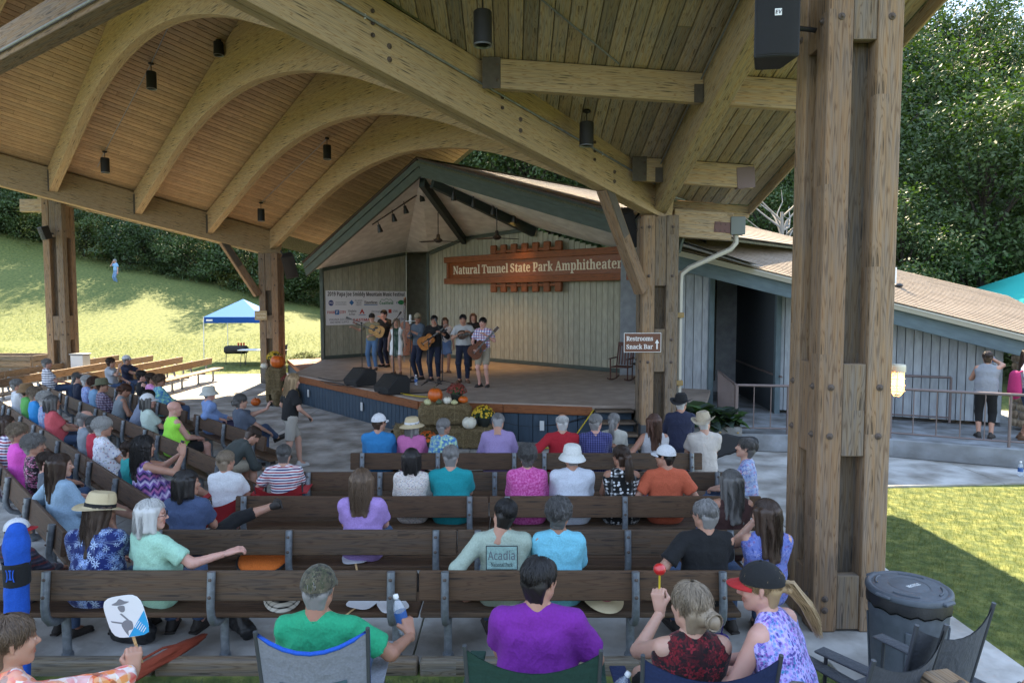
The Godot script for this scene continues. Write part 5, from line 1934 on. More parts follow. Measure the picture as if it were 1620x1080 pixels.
func build_banner(H: Vector2, G: Vector2) -> void:
	var bn := thing("festival_banner", "white sponsor banner reading 2019 Papa Joe Smiddy Mountain Music Festival", "banner", P((H.x + G.x) / 2, (H.y + G.y) / 2, 2.6))
	var wd := Vector3(G.x - H.x, 0, -(G.y - H.y)).normalized()
	var wb := Basis(wd, Vector3.UP, wd.cross(Vector3.UP))
	bn.basis = wb
	bn.position += wb.z * 0.06
	var W := 3.5
	part(bn, "sheet", box_mesh(Vector3(W, 1.22, 0.01), 0.003), M.banner)
	var X := func(px: float, py: float) -> Transform3D: return Transform3D(Basis.IDENTITY, Vector3((px - 0.5) * W, (0.5 - py) * 1.22, 0.007))
	text(bn, "lettering", "2019 Papa Joe Smiddy Mountain Music Festival", 0.2, M.ink, X.call(0.5, 0.1), "Droid Sans", 700, 0.003, 3.34)
	var dot := MB.new()
	dot.lathe([Vector2(0.001, 0.002), Vector2(0.1, 0.002), Vector2(0.1, 0)], 20)
	var face := Basis(Vector3.RIGHT, PI / 2)
	part(bn, "round_logo", dot.commit(), M.ink_blue, Transform3D(face, X.call(0.06, 0.36).origin))
	text(bn, "lettering", "PES", 0.09, M.banner, X.call(0.06, 0.36), "Droid Sans", 700, 0.006, 0.14)
	text(bn, "lettering", "Pioneer Electric", 0.06, M.ink_grey, X.call(0.175, 0.34), "Droid Serif", 400, 0.003, 0.44)
	text(bn, "lettering", "& Construction", 0.06, M.ink_grey, X.call(0.175, 0.4), "Droid Serif", 400, 0.003, 0.44)
	var dm := MB.new()
	dm.prism(PackedVector2Array([Vector2(-0.1, 0), Vector2(0, -0.1), Vector2(0.1, 0), Vector2(0, 0.1)]), 0.0, 0.003)
	part(bn, "diamond_logo", dm.commit(), M.ink_blue2, X.call(0.3, 0.35))
	for k in 3:
		text(bn, "lettering", ["ILLINOIS", "CREEK", "UNITY"][k], 0.075, M.ink_grey, X.call(0.385, 0.29 + 0.065 * k), "Droid Serif", 400, 0.003, [0.32, 0.24, 0.24][k])
	text(bn, "lettering", "TimesNews", 0.15, M.ink, X.call(0.535, 0.35), "Droid Serif", 700, 0.003, 0.58)
	part(bn, "underline", box_mesh(Vector3(0.6, 0.025, 0.003), 0.001), M.ink_blue2, X.call(0.535, 0.42))
	text(bn, "lettering", "Coalfield", 0.15, M.ink_green, X.call(0.735, 0.37), "Droid Sans", 700, 0.003, 0.62)
	var mt := MB.new()
	mt.tube([Vector3(-0.3, 0, 0), Vector3(-0.2, 0.09, 0), Vector3(-0.12, 0.04, 0), Vector3(0, 0.12, 0), Vector3(0.1, 0.05, 0), Vector3(0.18, 0.09, 0), Vector3(0.3, 0, 0)], 0.008, 5)
	part(bn, "mountain_logo", mt.commit(), M.ink_green, X.call(0.735, 0.32))
	part(bn, "oval_logo", dot.commit(), M.ink_green, Transform3D(face.scaled_local(Vector3(1.5, 1, 0.9)), X.call(0.93, 0.35).origin))
	text(bn, "lettering", "CN", 0.1, M.ink_blue, X.call(0.885, 0.36), "Droid Sans", 700, 0.003, 0.14)
	text(bn, "lettering", "FOOD", 0.13, M.ink_red, X.call(0.06, 0.63), "Droid Sans", 700, 0.003, 0.3)
	part(bn, "square_logo", box_mesh(Vector3(0.17, 0.17, 0.003), 0.001), M.ink_blue2, X.call(0.128, 0.63))
	text(bn, "lettering", "F", 0.13, M.banner, X.call(0.128, 0.63), "Droid Sans", 700, 0.008, 0.07)
	text(bn, "lettering", "CITY", 0.13, M.ink_red, X.call(0.193, 0.63), "Droid Sans", 700, 0.003, 0.26)
	text(bn, "lettering", "Virginia", 0.11, M.ink_grey, X.call(0.305, 0.6), "Droid Serif", 700, 0.003, 0.36)
	text(bn, "lettering", "is Star", 0.1, M.ink_grey, X.call(0.305, 0.69), "Droid Serif", 700, 0.003, 0.26)
	dm = MB.new()
	dm.prism(PackedVector2Array([Vector2(-0.11, -0.08), Vector2(-0.05, -0.08), Vector2(0.0, 0.0), Vector2(0.05, -0.08), Vector2(0.11, -0.08), Vector2(0, 0.11)]), 0.0, 0.003)
	part(bn, "peak_logo", dm.commit(), M.ink_red, X.call(0.425, 0.62))
	part(bn, "underline", box_mesh(Vector3(0.3, 0.02, 0.003), 0.001), M.ink_blue2, X.call(0.425, 0.72))
	text(bn, "lettering", "Heritage", 0.1, M.ink_grey, X.call(0.6, 0.62), "Droid Serif", 400, 0.003, 0.4)
	part(bn, "square_logo", box_mesh(Vector3(0.14, 0.14, 0.003), 0.001), M.ink_red, X.call(0.78, 0.62))
	text(bn, "lettering", "UVA", 0.12, M.ink_grey, X.call(0.85, 0.62), "Droid Sans", 400, 0.003, 0.22)
	text(bn, "lettering", "VIRGINIA ELECTRIC", 0.1, M.ink_grey, X.call(0.155, 0.84), "Droid Sans", 400, 0.003, 0.84)
	text(bn, "lettering", "AND MINE SUPPLY", 0.1, M.ink_grey, X.call(0.155, 0.92), "Droid Sans", 400, 0.003, 0.78)
	text(bn, "lettering", "EASTMAN", 0.13, M.ink_red, X.call(0.44, 0.87), "Droid Sans", 700, 0.003, 0.85)
	text(bn, "lettering", "& Co.", 0.12, M.ink_blue, X.call(0.93, 0.87), "Droid Serif", 700, 0.003, 0.25)
func build_stage_lights(_apex: Vector3) -> void:
	var hd := MB.new()
	hd.lathe([Vector2(0.001, 0.14), Vector2(0.045, 0.13), Vector2(0.05, 0.06), Vector2(0.075, -0.02), Vector2(0.085, -0.1), Vector2(0.08, -0.1), Vector2(0.068, -0.03), Vector2(0.001, -0.02)], 16)
	var head := hd.commit()
	var gl := MB.new()
	gl.lathe([Vector2(0.001, -0.05), Vector2(0.06, -0.05), Vector2(0.066, -0.045)], 16)
	var glass := gl.commit()
	var tr := thing("track_light_bar", "dark track bar carrying spotlights under the left stage ceiling", "light track")
	beam(tr, "bar", P(-4.25, 20.9, 5.16), P(-2.62, 20.5, 6.12), 0.035, 0.035, M.black)
	var spots := [P(-4.0, 20.8, 5.02), P(-3.55, 20.7, 5.33), P(-3.18, 20.6, 5.56), P(-2.68, 20.5, 5.9), P(-1.63, 19.3, 5.76), P(-1.11, 19.8, 5.64), P(-0.56, 20.2, 5.48), P(0.06, 20.8, 5.33)]
	for k in spots.size():
		var o := thing("spotlight", "lit black spotlight on the track bar of the left stage ceiling" if k < 4 else "lit black spotlight on the dark hip beam of the stage ceiling", "spotlight", spots[k], 0.0, "track spotlights" if k < 4 else "hip beam spotlights")
		o.rotation = Vector3(0.25, 0.6 if k > 3 else -0.2, 0.15)
		part(o, "housing", head, M.black)
		part(o, "lens", glass, M.lens)
		pipe(o, "stem", [Vector3(0, 0.12, 0), Vector3(0, 0.26, 0)], 0.012, M.black)
		var li := SpotLight3D.new()
		li.light_color = Color(1.0, 0.78, 0.5)
		li.light_energy = 0.5
		li.spot_angle = 38
		li.light_size = 0.06
		li.spot_range = 20
		li.spot_attenuation = 2.0
		li.shadow_enabled = true
		o.add_child(li)
		li.position = Vector3(0, -0.12, 0)
		li.rotation.x = -PI / 2
	for q in [[P(-2.31, 21.5, 4.72), 5.6, "left"], [P(-0.44, 20.0, 4.68), 5.55, "right"]]:
		var at: Vector3 = q[0]
		var f := thing("ceiling_fan", "dark ceiling fan on a long rod beside the " + ("first" if q[2] == "left" else "second") + " hip beam over the stage", "fan", at, 0.3, "stage ceiling fans")
		pipe(f, "rod", [Vector3(0, 0.1, 0), Vector3(0, q[1] - at.y, 0)], 0.016, M.black)
		var b := MB.new()
		b.lathe([Vector2(0.001, -0.06), Vector2(0.06, -0.055), Vector2(0.13, -0.01), Vector2(0.13, 0.04), Vector2(0.06, 0.1), Vector2(0.05, 0.2), Vector2(0.02, 0.22)], 18)
		part(f, "motor", b.commit(), M.black)
		for k in 3:
			var bs := Basis(Vector3.UP, TAU * k / 3 + 0.2)
			part(f, "blade", box_mesh(Vector3(0.6, 0.012, 0.13), 0.004), M.fan, Transform3D(bs * Basis(Vector3.RIGHT, 0.2), bs * Vector3(0.42, 0.0, 0)))
func rest_y(x: float, d: float) -> float:
	return 0.222 - 0.1975 * x + 0.3035 * d
func build_restrooms() -> void:
	var rb := thing("restroom_building", "blue grey board restroom wing with tan shingle roof and metal gutter", "building")
	var a := Vector2(3.55, 16.3)
	var b := Vector2(4.62, 15.85)
	var c := Vector2(5.95, 15.28)
	var e := Vector2(9.85, 13.62)
	var tp := func(x: float, d: float) -> float: return rest_y(x, d) - 0.16
	board_wall(rb, a, b, 0.3, tp, 0.21, [M.blue, M.blue2, M.blue3], 0.03, M.joint_blue)
	board_wall(rb, c, e, 0.42, tp, 0.155, [M.blue, M.blue2, M.blue3], 0.03, M.joint_blue)
	for q in [b, c]:
		beam(rb, "jamb", P(q.x, q.y - 0.03, 0.3), P(q.x, q.y - 0.03, tp.call(q.x, q.y)), 0.12, 0.12, M.trim_blue, Vector3.FORWARD)
	# corridor behind the opening
	board_wall(rb, Vector2(c.x + 0.1, c.y + 0.05), Vector2(c.x + 0.35, c.y + 3.6), 0.3, func(_x, _d): return 3.4, 0.21, [M.blue, M.blue2], 0.03, M.joint_blue)
	var mb := MB.new()
	mb.face([P(4.0, 19.2, 0.3), P(6.6, 19.2, 0.3), P(6.6, 19.2, 4.4), P(4.0, 19.2, 4.4)])
	mb.face([P(b.x - 0.1, b.y + 0.1, 0.3), P(4.4, 19.2, 0.3), P(4.4, 19.2, 4.4), P(b.x - 0.1, b.y + 0.1, 4.4)])
	mb.face([P(4.0, 15.8, 3.5), P(6.7, 15.2, 3.3), P(6.7, 19.3, 3.5), P(4.0, 19.3, 3.5)])
	part(rb, "corridor_wall", mb.commit(), M.blue)
	pipe(rb, "handrail", [P(c.x + 0.12, 18.4, 1.25), P(c.x + 0.0, 15.6, 1.2), P(c.x + 0.05, 15.1, 1.18)], 0.025, M.rail)
	# side and back so that no light comes through
	mb = MB.new()
	mb.face([P(e.x, e.y, 0.3), P(10.6, 18.6, 0.3), P(10.6, 18.6, rest_y(10.6, 18.6) - 0.1), P(e.x, e.y, rest_y(e.x, e.y) - 0.1)])
	mb.face([P(10.6, 18.6, 0.3), P(3.0, 18.9, 0.3), P(3.0, 18.9, rest_y(3.0, 18.9) - 0.1), P(10.6, 18.6, rest_y(10.6, 18.6) - 0.1)])
	part(rb, "rear_wall", mb.commit(), M.blue)
	# roof with real courses, eave fascia and gutter
	var E1 := P(3.3, 14.7, rest_y(3.3, 14.7))
	var E2 := P(11.6, 12.56, rest_y(11.6, 12.56))
	var run := E2 - E1
	var ba := P(4.2, 19.4, rest_y(4.2, 19.4))
	shingles(rb, ba, E1, run, 26)
	beam(rb, "fascia", E1 + Vector3(0, -0.26, -0.05), E2 + Vector3(0, -0.26, -0.05), 0.05, 0.34, M.trim_blue, Vector3.UP)
	var gp := []
	mb = MB.new()
	var gx := along(E1, E2)
	var Lr := run.length()
	var prof := PackedVector2Array([Vector2(-0.02, -0.11), Vector2(0.06, -0.11), Vector2(0.085, -0.05), Vector2(0.1, -0.03), Vector2(0.1, 0.0), Vector2(0.09, 0.0), Vector2(0.085, -0.02), Vector2(0.06, -0.095), Vector2(-0.01, -0.095), Vector2(-0.02, 0.0)])
	mb.prism(prof, -Lr / 2, Lr / 2, Transform3D(Basis(gx.basis.z, gx.basis.y, -gx.basis.x), gx.origin + Vector3(0, -0.03, 0.02)))
	part(rb, "gutter", mb.commit(), M.gutter)
	pipe(rb, "vent_pipe", [P(8.6, 15.4, rest_y(8.6, 15.4) - 0.05), P(8.6, 15.4, rest_y(8.6, 15.4) + 0.42)], 0.045, M.white, 12)
	mb = MB.new()
	mb.ball(P(8.62, 15.3, rest_y(8.6, 15.3) + 0.04), Vector3(0.12, 0.05, 0.12), 12, 6)
	part(rb, "vent_boot", mb.commit(), M.black)
	# rain leader from the pavilion corner
	var ld := thing("rain_leader", "cream downspout bending from a grey box on the pavilion corner", "downspout")
	block(ld, "leader_head", P(4.3, 13.2, 4.3), Vector3(0.28, 0.34, 0.26), M.leader, Basis.IDENTITY, 0.01)
	mb = MB.new()
	mb.tube([P(4.3, 13.2, 4.15), P(4.3, 13.2, 3.98), P(4.2, 13.2, 3.86), P(3.4, 13.15, 3.5), P(3.24, 13.12, 3.38), P(3.22, 13.1, 3.2), P(3.22, 13.1, 0.3), P(3.22, 12.95, 0.08)], 0.052, 8)
	part(ld, "pipe", mb.commit(), M.gutter)
	for y: float in [2.6, 1.3]:
		block(ld, "strap", P(3.2, 13.06, y), Vector3(0.16, 0.1, 0.14), M.brass)
	# stone pillar
	var sp := thing("stone_pillar", "square pillar of tan rough stones at the end of the blue wall", "pillar", P(10.12, 13.3, 0.4))
	part(sp, "core", box_mesh(Vector3(0.36, 1.75, 0.36), 0.01), M.mortar, Transform3D(Basis.IDENTITY, Vector3(0, 0.87, 0)))
	var rg := RandomNumberGenerator.new()
	rg.seed = 4
	for row in 11:
		for f in 4:
			var dir := Vector3(0, 0, 1).rotated(Vector3.UP, f * PI / 2)
			var sd := dir.cross(Vector3.UP)
			var sp0 := rg.randf_range(-0.06, 0.06)
			for k in 2:
				var w := 0.2 + (sp0 if k else -sp0) - 0.015
				var cx := (-0.2 + w / 2 if k == 0 else 0.2 - w / 2)
				part(sp, "stone", box_mesh(Vector3(w, 0.145, 0.1), 0.025, (row + k) % 4), [M.stone, M.stone2, M.stone3][(row * 2 + k + f) % 3], Transform3D(Basis(sd, Vector3.UP, -dir), dir * (0.165 + rg.randf_range(-0.01, 0.015)) + sd * cx + Vector3(0, 0.08 + row * 0.158, 0)))
	# ramp and its railings
	structure("ramp", flat_poly([Vector2(3.95, 12.95), Vector2(5.2, 12.8), Vector2(7.0, 12.4), Vector2(8.6, 11.6), Vector2(12.5, 9.9), Vector2(13.5, 14.2), Vector2(6.2, 19.3), Vector2(3.6, 19.3)], 0.0, 0.34, 0.02), M.ramp)
	rail_run([P(4.75, 15.6, 0.34), P(4.3, 13.0, 0.34)], 0.17, "brown pipe railing running back to the restroom opening")
	rail_run([P(4.32, 13.0, 0.34), P(5.25, 12.88, 0.34), P(7.0, 12.5, 0.34), P(8.62, 11.7, 0.34), P(11.5, 10.5, 0.34)], 0.34, "brown pipe railing along the front edge of the ramp")
	rail_run([P(6.6, 14.75, 0.4), P(8.9, 13.75, 0.4)], 0.9, "brown pipe handrail close against the blue board wall")
	# planter with leafy greens
	var pl := thing("planter", "low concrete planter with dark soil beside the cream downspout", "planter", P(3.85, 13.0, 0.0))
	part(pl, "box", box_mesh(Vector3(1.0, 0.5, 0.5), 0.015), M.concrete_wall, Transform3D(Basis.IDENTITY, Vector3(-0.0, 0.25, 0)))
	part(pl, "soil", box_mesh(Vector3(0.94, 0.04, 0.44), 0.01), M.soil, Transform3D(Basis.IDENTITY, Vector3(0, 0.505, 0)))
	for k in 9:
		leafy(P(3.46 + (k % 5) * 0.18 + rg.randf_range(-0.04, 0.04), 12.9 + (k / 5) * 0.2, 0.52), 0.3 + 0.18 * rg.randf() + (0.16 if k % 5 < 2 else 0.0), 30, [M.leaf_kale, M.leaf_green, M.leaf_dark][k % 3], "leafy green plant in the concrete planter by the downspout", "planter greens")
func rail_run(pts: Array, sp: float, label: String) -> void:
	var o := thing("railing", label, "railing")
	var rg := 0
	for i in pts.size() - 1:
		var a: Vector3 = pts[i]
		var b: Vector3 = pts[i + 1]
		var up := Vector3(0, 0.92, 0)
		pipe(o, "top_rail", [a + up, b + up], 0.026, M.rail)
		pipe(o, "bottom_rail", [a + Vector3(0, 0.1, 0), b + Vector3(0, 0.1, 0)], 0.016, M.rail)
		pipe(o, "rail_post", [a, a + up], 0.024, M.rail)
		var n := maxi(1, roundi((b - a).length() / sp))
		for k in range(1, n):
			var p := a.lerp(b, float(k) / n)
			pipe(o, "baluster", [p + Vector3(0, 0.1, 0), p + up], 0.011, M.rail, 6)
	pipe(o, "rail_post", [pts[-1], pts[-1] + Vector3(0, 0.92, 0)], 0.024, M.rail)
# ------------------------------------------------------------------ land, paving, trees
func ground_y(x: float, d: float) -> float:
	var left := clampf((d - 28.0) / 22.0, 0.0, 2.4) * (2.2 + 0.2 * clampf(-x - 13.6, -9.0, 34.0))
	var right := maxf(0.0, d - 31.0) * 0.36 * smoothstep(-12.0, 8.0, x)
	var side := clampf((-x - 17.6) / 12.0, 0.0, 3.0) * 1.5 * smoothstep(12.0, 26.0, d)
	var bank := 0.2 * smoothstep(5.05, 4.5, d) * smoothstep(2.6, 2.2, x)
	return maxf(left, maxf(right, side)) + bank - 0.03
func build_land() -> void:
	var mb := MB.new()
	var xs := []
	var ds := []
	for k in 61:
		var t := k / 60.0 * 2.0 - 1.0
		xs.append(signf(t) * (absf(t) * 45.0 + pow(absf(t), 4.0) * 260.0))
	for k in 61:
		var t := k / 60.0
		ds.append(-30.0 + t * 100.0 + pow(t, 5.0) * 230.0)
	xs.append_array([2.15, 2.6, 4.05])
	xs.sort()
	ds.append_array([3.6, 4.4, 4.8, 5.02, 5.16, 5.4])
	ds.sort()
	var wob := noise(0.05, 7, 3)
	var nx := xs.size()
	for d in ds:
		for x in xs:
			var y := ground_y(x, d)
			if y > 0.1:
				y += wob.get_noise_2d(x, d) * minf(y, 0.5)
			mb.pt(P(x, d, y), Vector2(x, d))
	for j in ds.size() - 1:
		for i in nx - 1:
			var q := j * nx + i
			mb.quad(q, q + 1, q + nx + 1, q + nx)
	structure("lawn", mb.commit(), M.lawn)
	# concrete paving in cast slabs
	var pave := Node3D.new()
	pave.name = "paving"
	pave.set_meta("kind", "structure")
	add_child(pave)
	var outline := PackedVector2Array([Vector2(-17.4, 5.32), Vector2(2.55, 5.32), Vector2(2.55, 0.5), Vector2(4.05, 0.5), Vector2(4.05, 9.9), Vector2(4.6, 10.35), Vector2(15, 11.3), Vector2(15, 14), Vector2(6, 21), Vector2(-5, 30), Vector2(-9.4, 26.6), Vector2(-17.4, 25.4)])
	for i in 8:
		for j in 8:
			var c := PackedVector2Array([Vector2(-18 + i * 4.3, 0.4 + j * 3.85), Vector2(-18 + (i + 1) * 4.3 - 0.012, 0.4 + j * 3.85), Vector2(-18 + (i + 1) * 4.3 - 0.012, 0.4 + (j + 1) * 3.85 - 0.012), Vector2(-18 + i * 4.3, 0.4 + (j + 1) * 3.85 - 0.012)])
			for poly in Geometry2D.intersect_polygons(outline, c):
				if Geometry2D.triangulate_polygon(poly).size() > 0:
					part(pave, "slab", flat_poly(Array(poly), -0.12, 0.0, 0.006, 1.0), M.concrete[(i * 3 + j) % 2])
	# timber kerb between the paving and the grass bank
	var kb := thing("timber_kerb", "weathered timber edging between the concrete and the grass bank", "kerb")
	var x := -9.0
	for k in 5:
		beam(kb, "timber", P(x, 5.2, 0.02), P(x + 2.05, 5.2 + 0.01 * (k % 2), 0.02), 0.11, 0.13, M.post3 if k % 2 else M.kerb, Vector3.UP, 0.014)
		x += 2.07
	# grass tufts: near bank, right lawn, hillside
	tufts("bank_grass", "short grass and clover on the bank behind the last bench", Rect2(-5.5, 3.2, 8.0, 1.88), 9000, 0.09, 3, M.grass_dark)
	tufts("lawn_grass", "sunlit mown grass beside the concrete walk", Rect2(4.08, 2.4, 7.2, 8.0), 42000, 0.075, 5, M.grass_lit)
	tufts("hill_grass", "mown grass on the sunny hillside", Rect2(-40, 26.6, 34, 26), 60000, 0.11, 7, M.grass_lit)
func tufts(nm: String, label: String, r: Rect2, n: int, h: float, sd: int, m: Material) -> void:
	var rg := RandomNumberGenerator.new()
	rg.seed = sd
	var mb := MB.new()
	for k in 7:
		var a := rg.randf() * TAU
		var o := Vector3(rg.randf_range(-1, 1), 0, rg.randf_range(-1, 1)) * 0.05
		var d := Vector3(cos(a), 0, sin(a))
		var s := d.cross(Vector3.UP) * 0.006
		var hh := rg.randf_range(0.55, 1.0)
		var t := rg.randf_range(0.7, 1.25)
		mb.col = Color(t, t, t * 0.9)
		var q := mb.pt(o - s)
		mb.pt(o + s)
		mb.pt(o + d * 0.25 * hh + Vector3(0, 0.6 * hh, 0) + s * 0.7)
		mb.pt(o + d * 0.25 * hh + Vector3(0, 0.6 * hh, 0) - s * 0.7)
		mb.pt(o + d * 0.7 * hh + Vector3(0, 0.9 * hh, 0))
		mb.quad(q, q + 1, q + 2, q + 3)
		mb.tri(q + 3, q + 2, q + 4)
	var mm := MultiMesh.new()
	mm.transform_format = MultiMesh.TRANSFORM_3D
	mm.mesh = mb.commit()
	mm.instance_count = n
	for i in n:
		var x := r.position.x + rg.randf() * r.size.x
		var d := r.position.y + rg.randf() * r.size.y
		if nm == "hill_grass":
			# thins out where the paving and the stage stand
			while d < 26.9 + maxf(0.0, (x + 17.4) * 0.0) or (x > -9.0 and d < 31.0 + (x + 9.0) * 0.7):
				x = r.position.x + rg.randf() * r.size.x
				d = r.position.y + rg.randf() * r.size.y
		elif nm == "lawn_grass":
			while d > 9.85 + clampf(x - 4.05, 0.0, 0.55) * 0.8 + maxf(0.0, x - 4.6) * 0.09:
				d = r.position.y + rg.randf() * r.size.y
		var s := h * rg.randf_range(0.6, 1.25)
		mm.set_instance_transform(i, Transform3D(Basis(Vector3.UP, rg.randf() * TAU).scaled_local(Vector3(s, s * rg.randf_range(0.7, 1.2), s) * (1.0 if nm != "hill_grass" else 1.3)), P(x, d, ground_y(x, d))))
	var o := MultiMeshInstance3D.new()
	o.multimesh = mm
	o.material_override = m
	o.name = nm
	o.set_meta("kind", "stuff")
	tag(o, label, "grass")
	add_child(o)
# one small plant: a stem fan of broad leaves
func leafy(at: Vector3, h: float, n: int, m: Material, label: String, group: String) -> void:
	var o := thing("leafy_plant", label, "plant", at, 0.0, group)
	var rg := RandomNumberGenerator.new()
	rg.seed = int(at.x * 977 + at.z * 331)
	var mb := MB.new()
	for k in n:
		var a := rg.randf() * TAU
		var d := Vector3(cos(a), 0, sin(a))
		var s := d.cross(Vector3.UP)
		var l := h * rg.randf_range(0.6, 1.2)
		var up := rg.randf_range(0.2, 0.95)
		var t := rg.randf_range(0.7, 1.3)
		mb.col = Color(t, t, t)
		var pts := []
		for i in 5:
			var f := i / 4.0
			var c := d * l * f * 0.8 + Vector3(0, h * (up * f * 1.3 - 0.55 * f * f), 0)
			var w: float = l * 0.32 * [0.08, 0.7, 1.0, 0.75, 0.05][i]
			pts.append([c - s * w + Vector3(0, w * 0.3, 0), c, c + s * w + Vector3(0, w * 0.3, 0)])
		var q := mb.v.size()
		for p in pts:
			for c in p:
				mb.pt(c)
		for i in 4:
			for j in 2:
				var z := q + i * 3 + j
				mb.quad(z, z + 1, z + 4, z + 3)
	part(o, "leaves", mb.commit(), m)
	pipe(o, "stem", [Vector3(0, -0.02, 0), Vector3(0, h * 0.35, 0)], 0.008, m, 5)
# ------------------------------------------------------------------ trees: a crown of leaf clumps on forking limbs
func tree_kind(k: int) -> Array:
	var rg := RandomNumberGenerator.new()
	rg.seed = 100 + k
	var H: float = [14.0, 12.0, 15.0, 11.0, 3.4, 2.6][k]
	var R: float = [4.2, 3.6, 4.6, 4.4, 2.6, 2.0][k]
	var low: float = [0.14, 0.1, 0.22, 0.1, 0.02, 0.02][k]
	var wood := MB.new()
	var crown := MB.new()
	var tr := [Vector3.ZERO]
	var rad := [H * 0.018]
	var p := Vector3.ZERO
	for i in 7:
		p += Vector3(rg.randf_range(-0.25, 0.25), H * 0.125, rg.randf_range(-0.25, 0.25)) * (1.0 if k < 4 else 0.6)
		tr.append(p)
		rad.append(H * 0.018 * (1.0 - (i + 1) / 8.0) + 0.015)
	wood.tube(tr, rad, 8)
	var nl := 46 if k < 4 else 26
	var tips := []
	for i in nl:
		var f := lerpf(low, 1.0, (i + rg.randf()) / nl)
		var base: Vector3 = tr[clampi(int(f * 6.0), 0, 6)]
		var a := i * 2.399 + rg.randf_range(-0.4, 0.4)
		var prof := sqrt(clampf(1.0 - pow((f - 0.42) / 0.62, 2.0), 0.04, 1.0))
		var rr := R * prof * rg.randf_range(0.45, 1.05)
		var tip := Vector3(cos(a) * rr, f * H + rg.randf_range(-0.5, 0.5), sin(a) * rr)
		var mid := base.lerp(tip, 0.5) + Vector3(0, 0.25 * rr * 0.3, 0)
		wood.tube([base, mid, tip], [H * 0.005, H * 0.0035, 0.012], 5)
		tips.append([tip, 1.0])
		tips.append([mid.lerp(tip, 0.4) + Vector3(rg.randf_range(-0.5, 0.5), rg.randf_range(-0.2, 0.5), rg.randf_range(-0.5, 0.5)), 0.8])
	var per := 230 if k < 4 else 110
	var ls := 0.095 if k < 4 else 0.07
	for t in tips:
		var c: Vector3 = t[0]
		var cr: float = R * 0.25 * t[1] * rg.randf_range(0.75, 1.25)
		var hue := rg.randf_range(0.8, 1.2)
		for j in per:
			var q := Vector3(rg.randfn(), rg.randfn() * 0.62, rg.randfn())
			q = q.limit_length(2.0) * cr * 0.62
			var nrm := (Vector3(rg.randfn(), rg.randfn(), rg.randfn()) * 0.65 + Vector3(0, 0.7, 0) + q.normalized() * 0.4).normalized()
			var e := nrm.cross(Vector3(rg.randfn(), rg.randfn(), rg.randfn())).normalized()
			var w := nrm.cross(e)
			var s := ls * rg.randf_range(0.7, 1.5)
			var tt := hue * rg.randf_range(0.75, 1.25)
			crown.col = Color(tt * rg.randf_range(0.9, 1.15), tt, tt * 0.9)
			var o := c + q
			var b := crown.pt(o - e * s)
			crown.pt(o + w * s * 0.5 - nrm * s * 0.15)
			crown.pt(o + e * s * 1.1 - nrm * s * 0.3)
			crown.pt(o - w * s * 0.5 - nrm * s * 0.15)
			crown.quad(b, b + 1, b + 2, b + 3)
	return [wood.commit(), crown.commit()]
func plant_tree(kinds: Array, k: int, x: float, d: float, sc: float, yaw: float, m: Material, nm: String, label: String, group: String) -> void:
	var o := thing(nm, label, "tree" if k < 4 else "shrub", P(x, d, ground_y(x, d) - 0.1), yaw, group)
	o.scale = Vector3.ONE * sc
	part(o, "trunk" if k < 4 else "stem", kinds[k][0], M.bark)
	part(o, "crown" if k < 4 else "foliage", kinds[k][1], m)
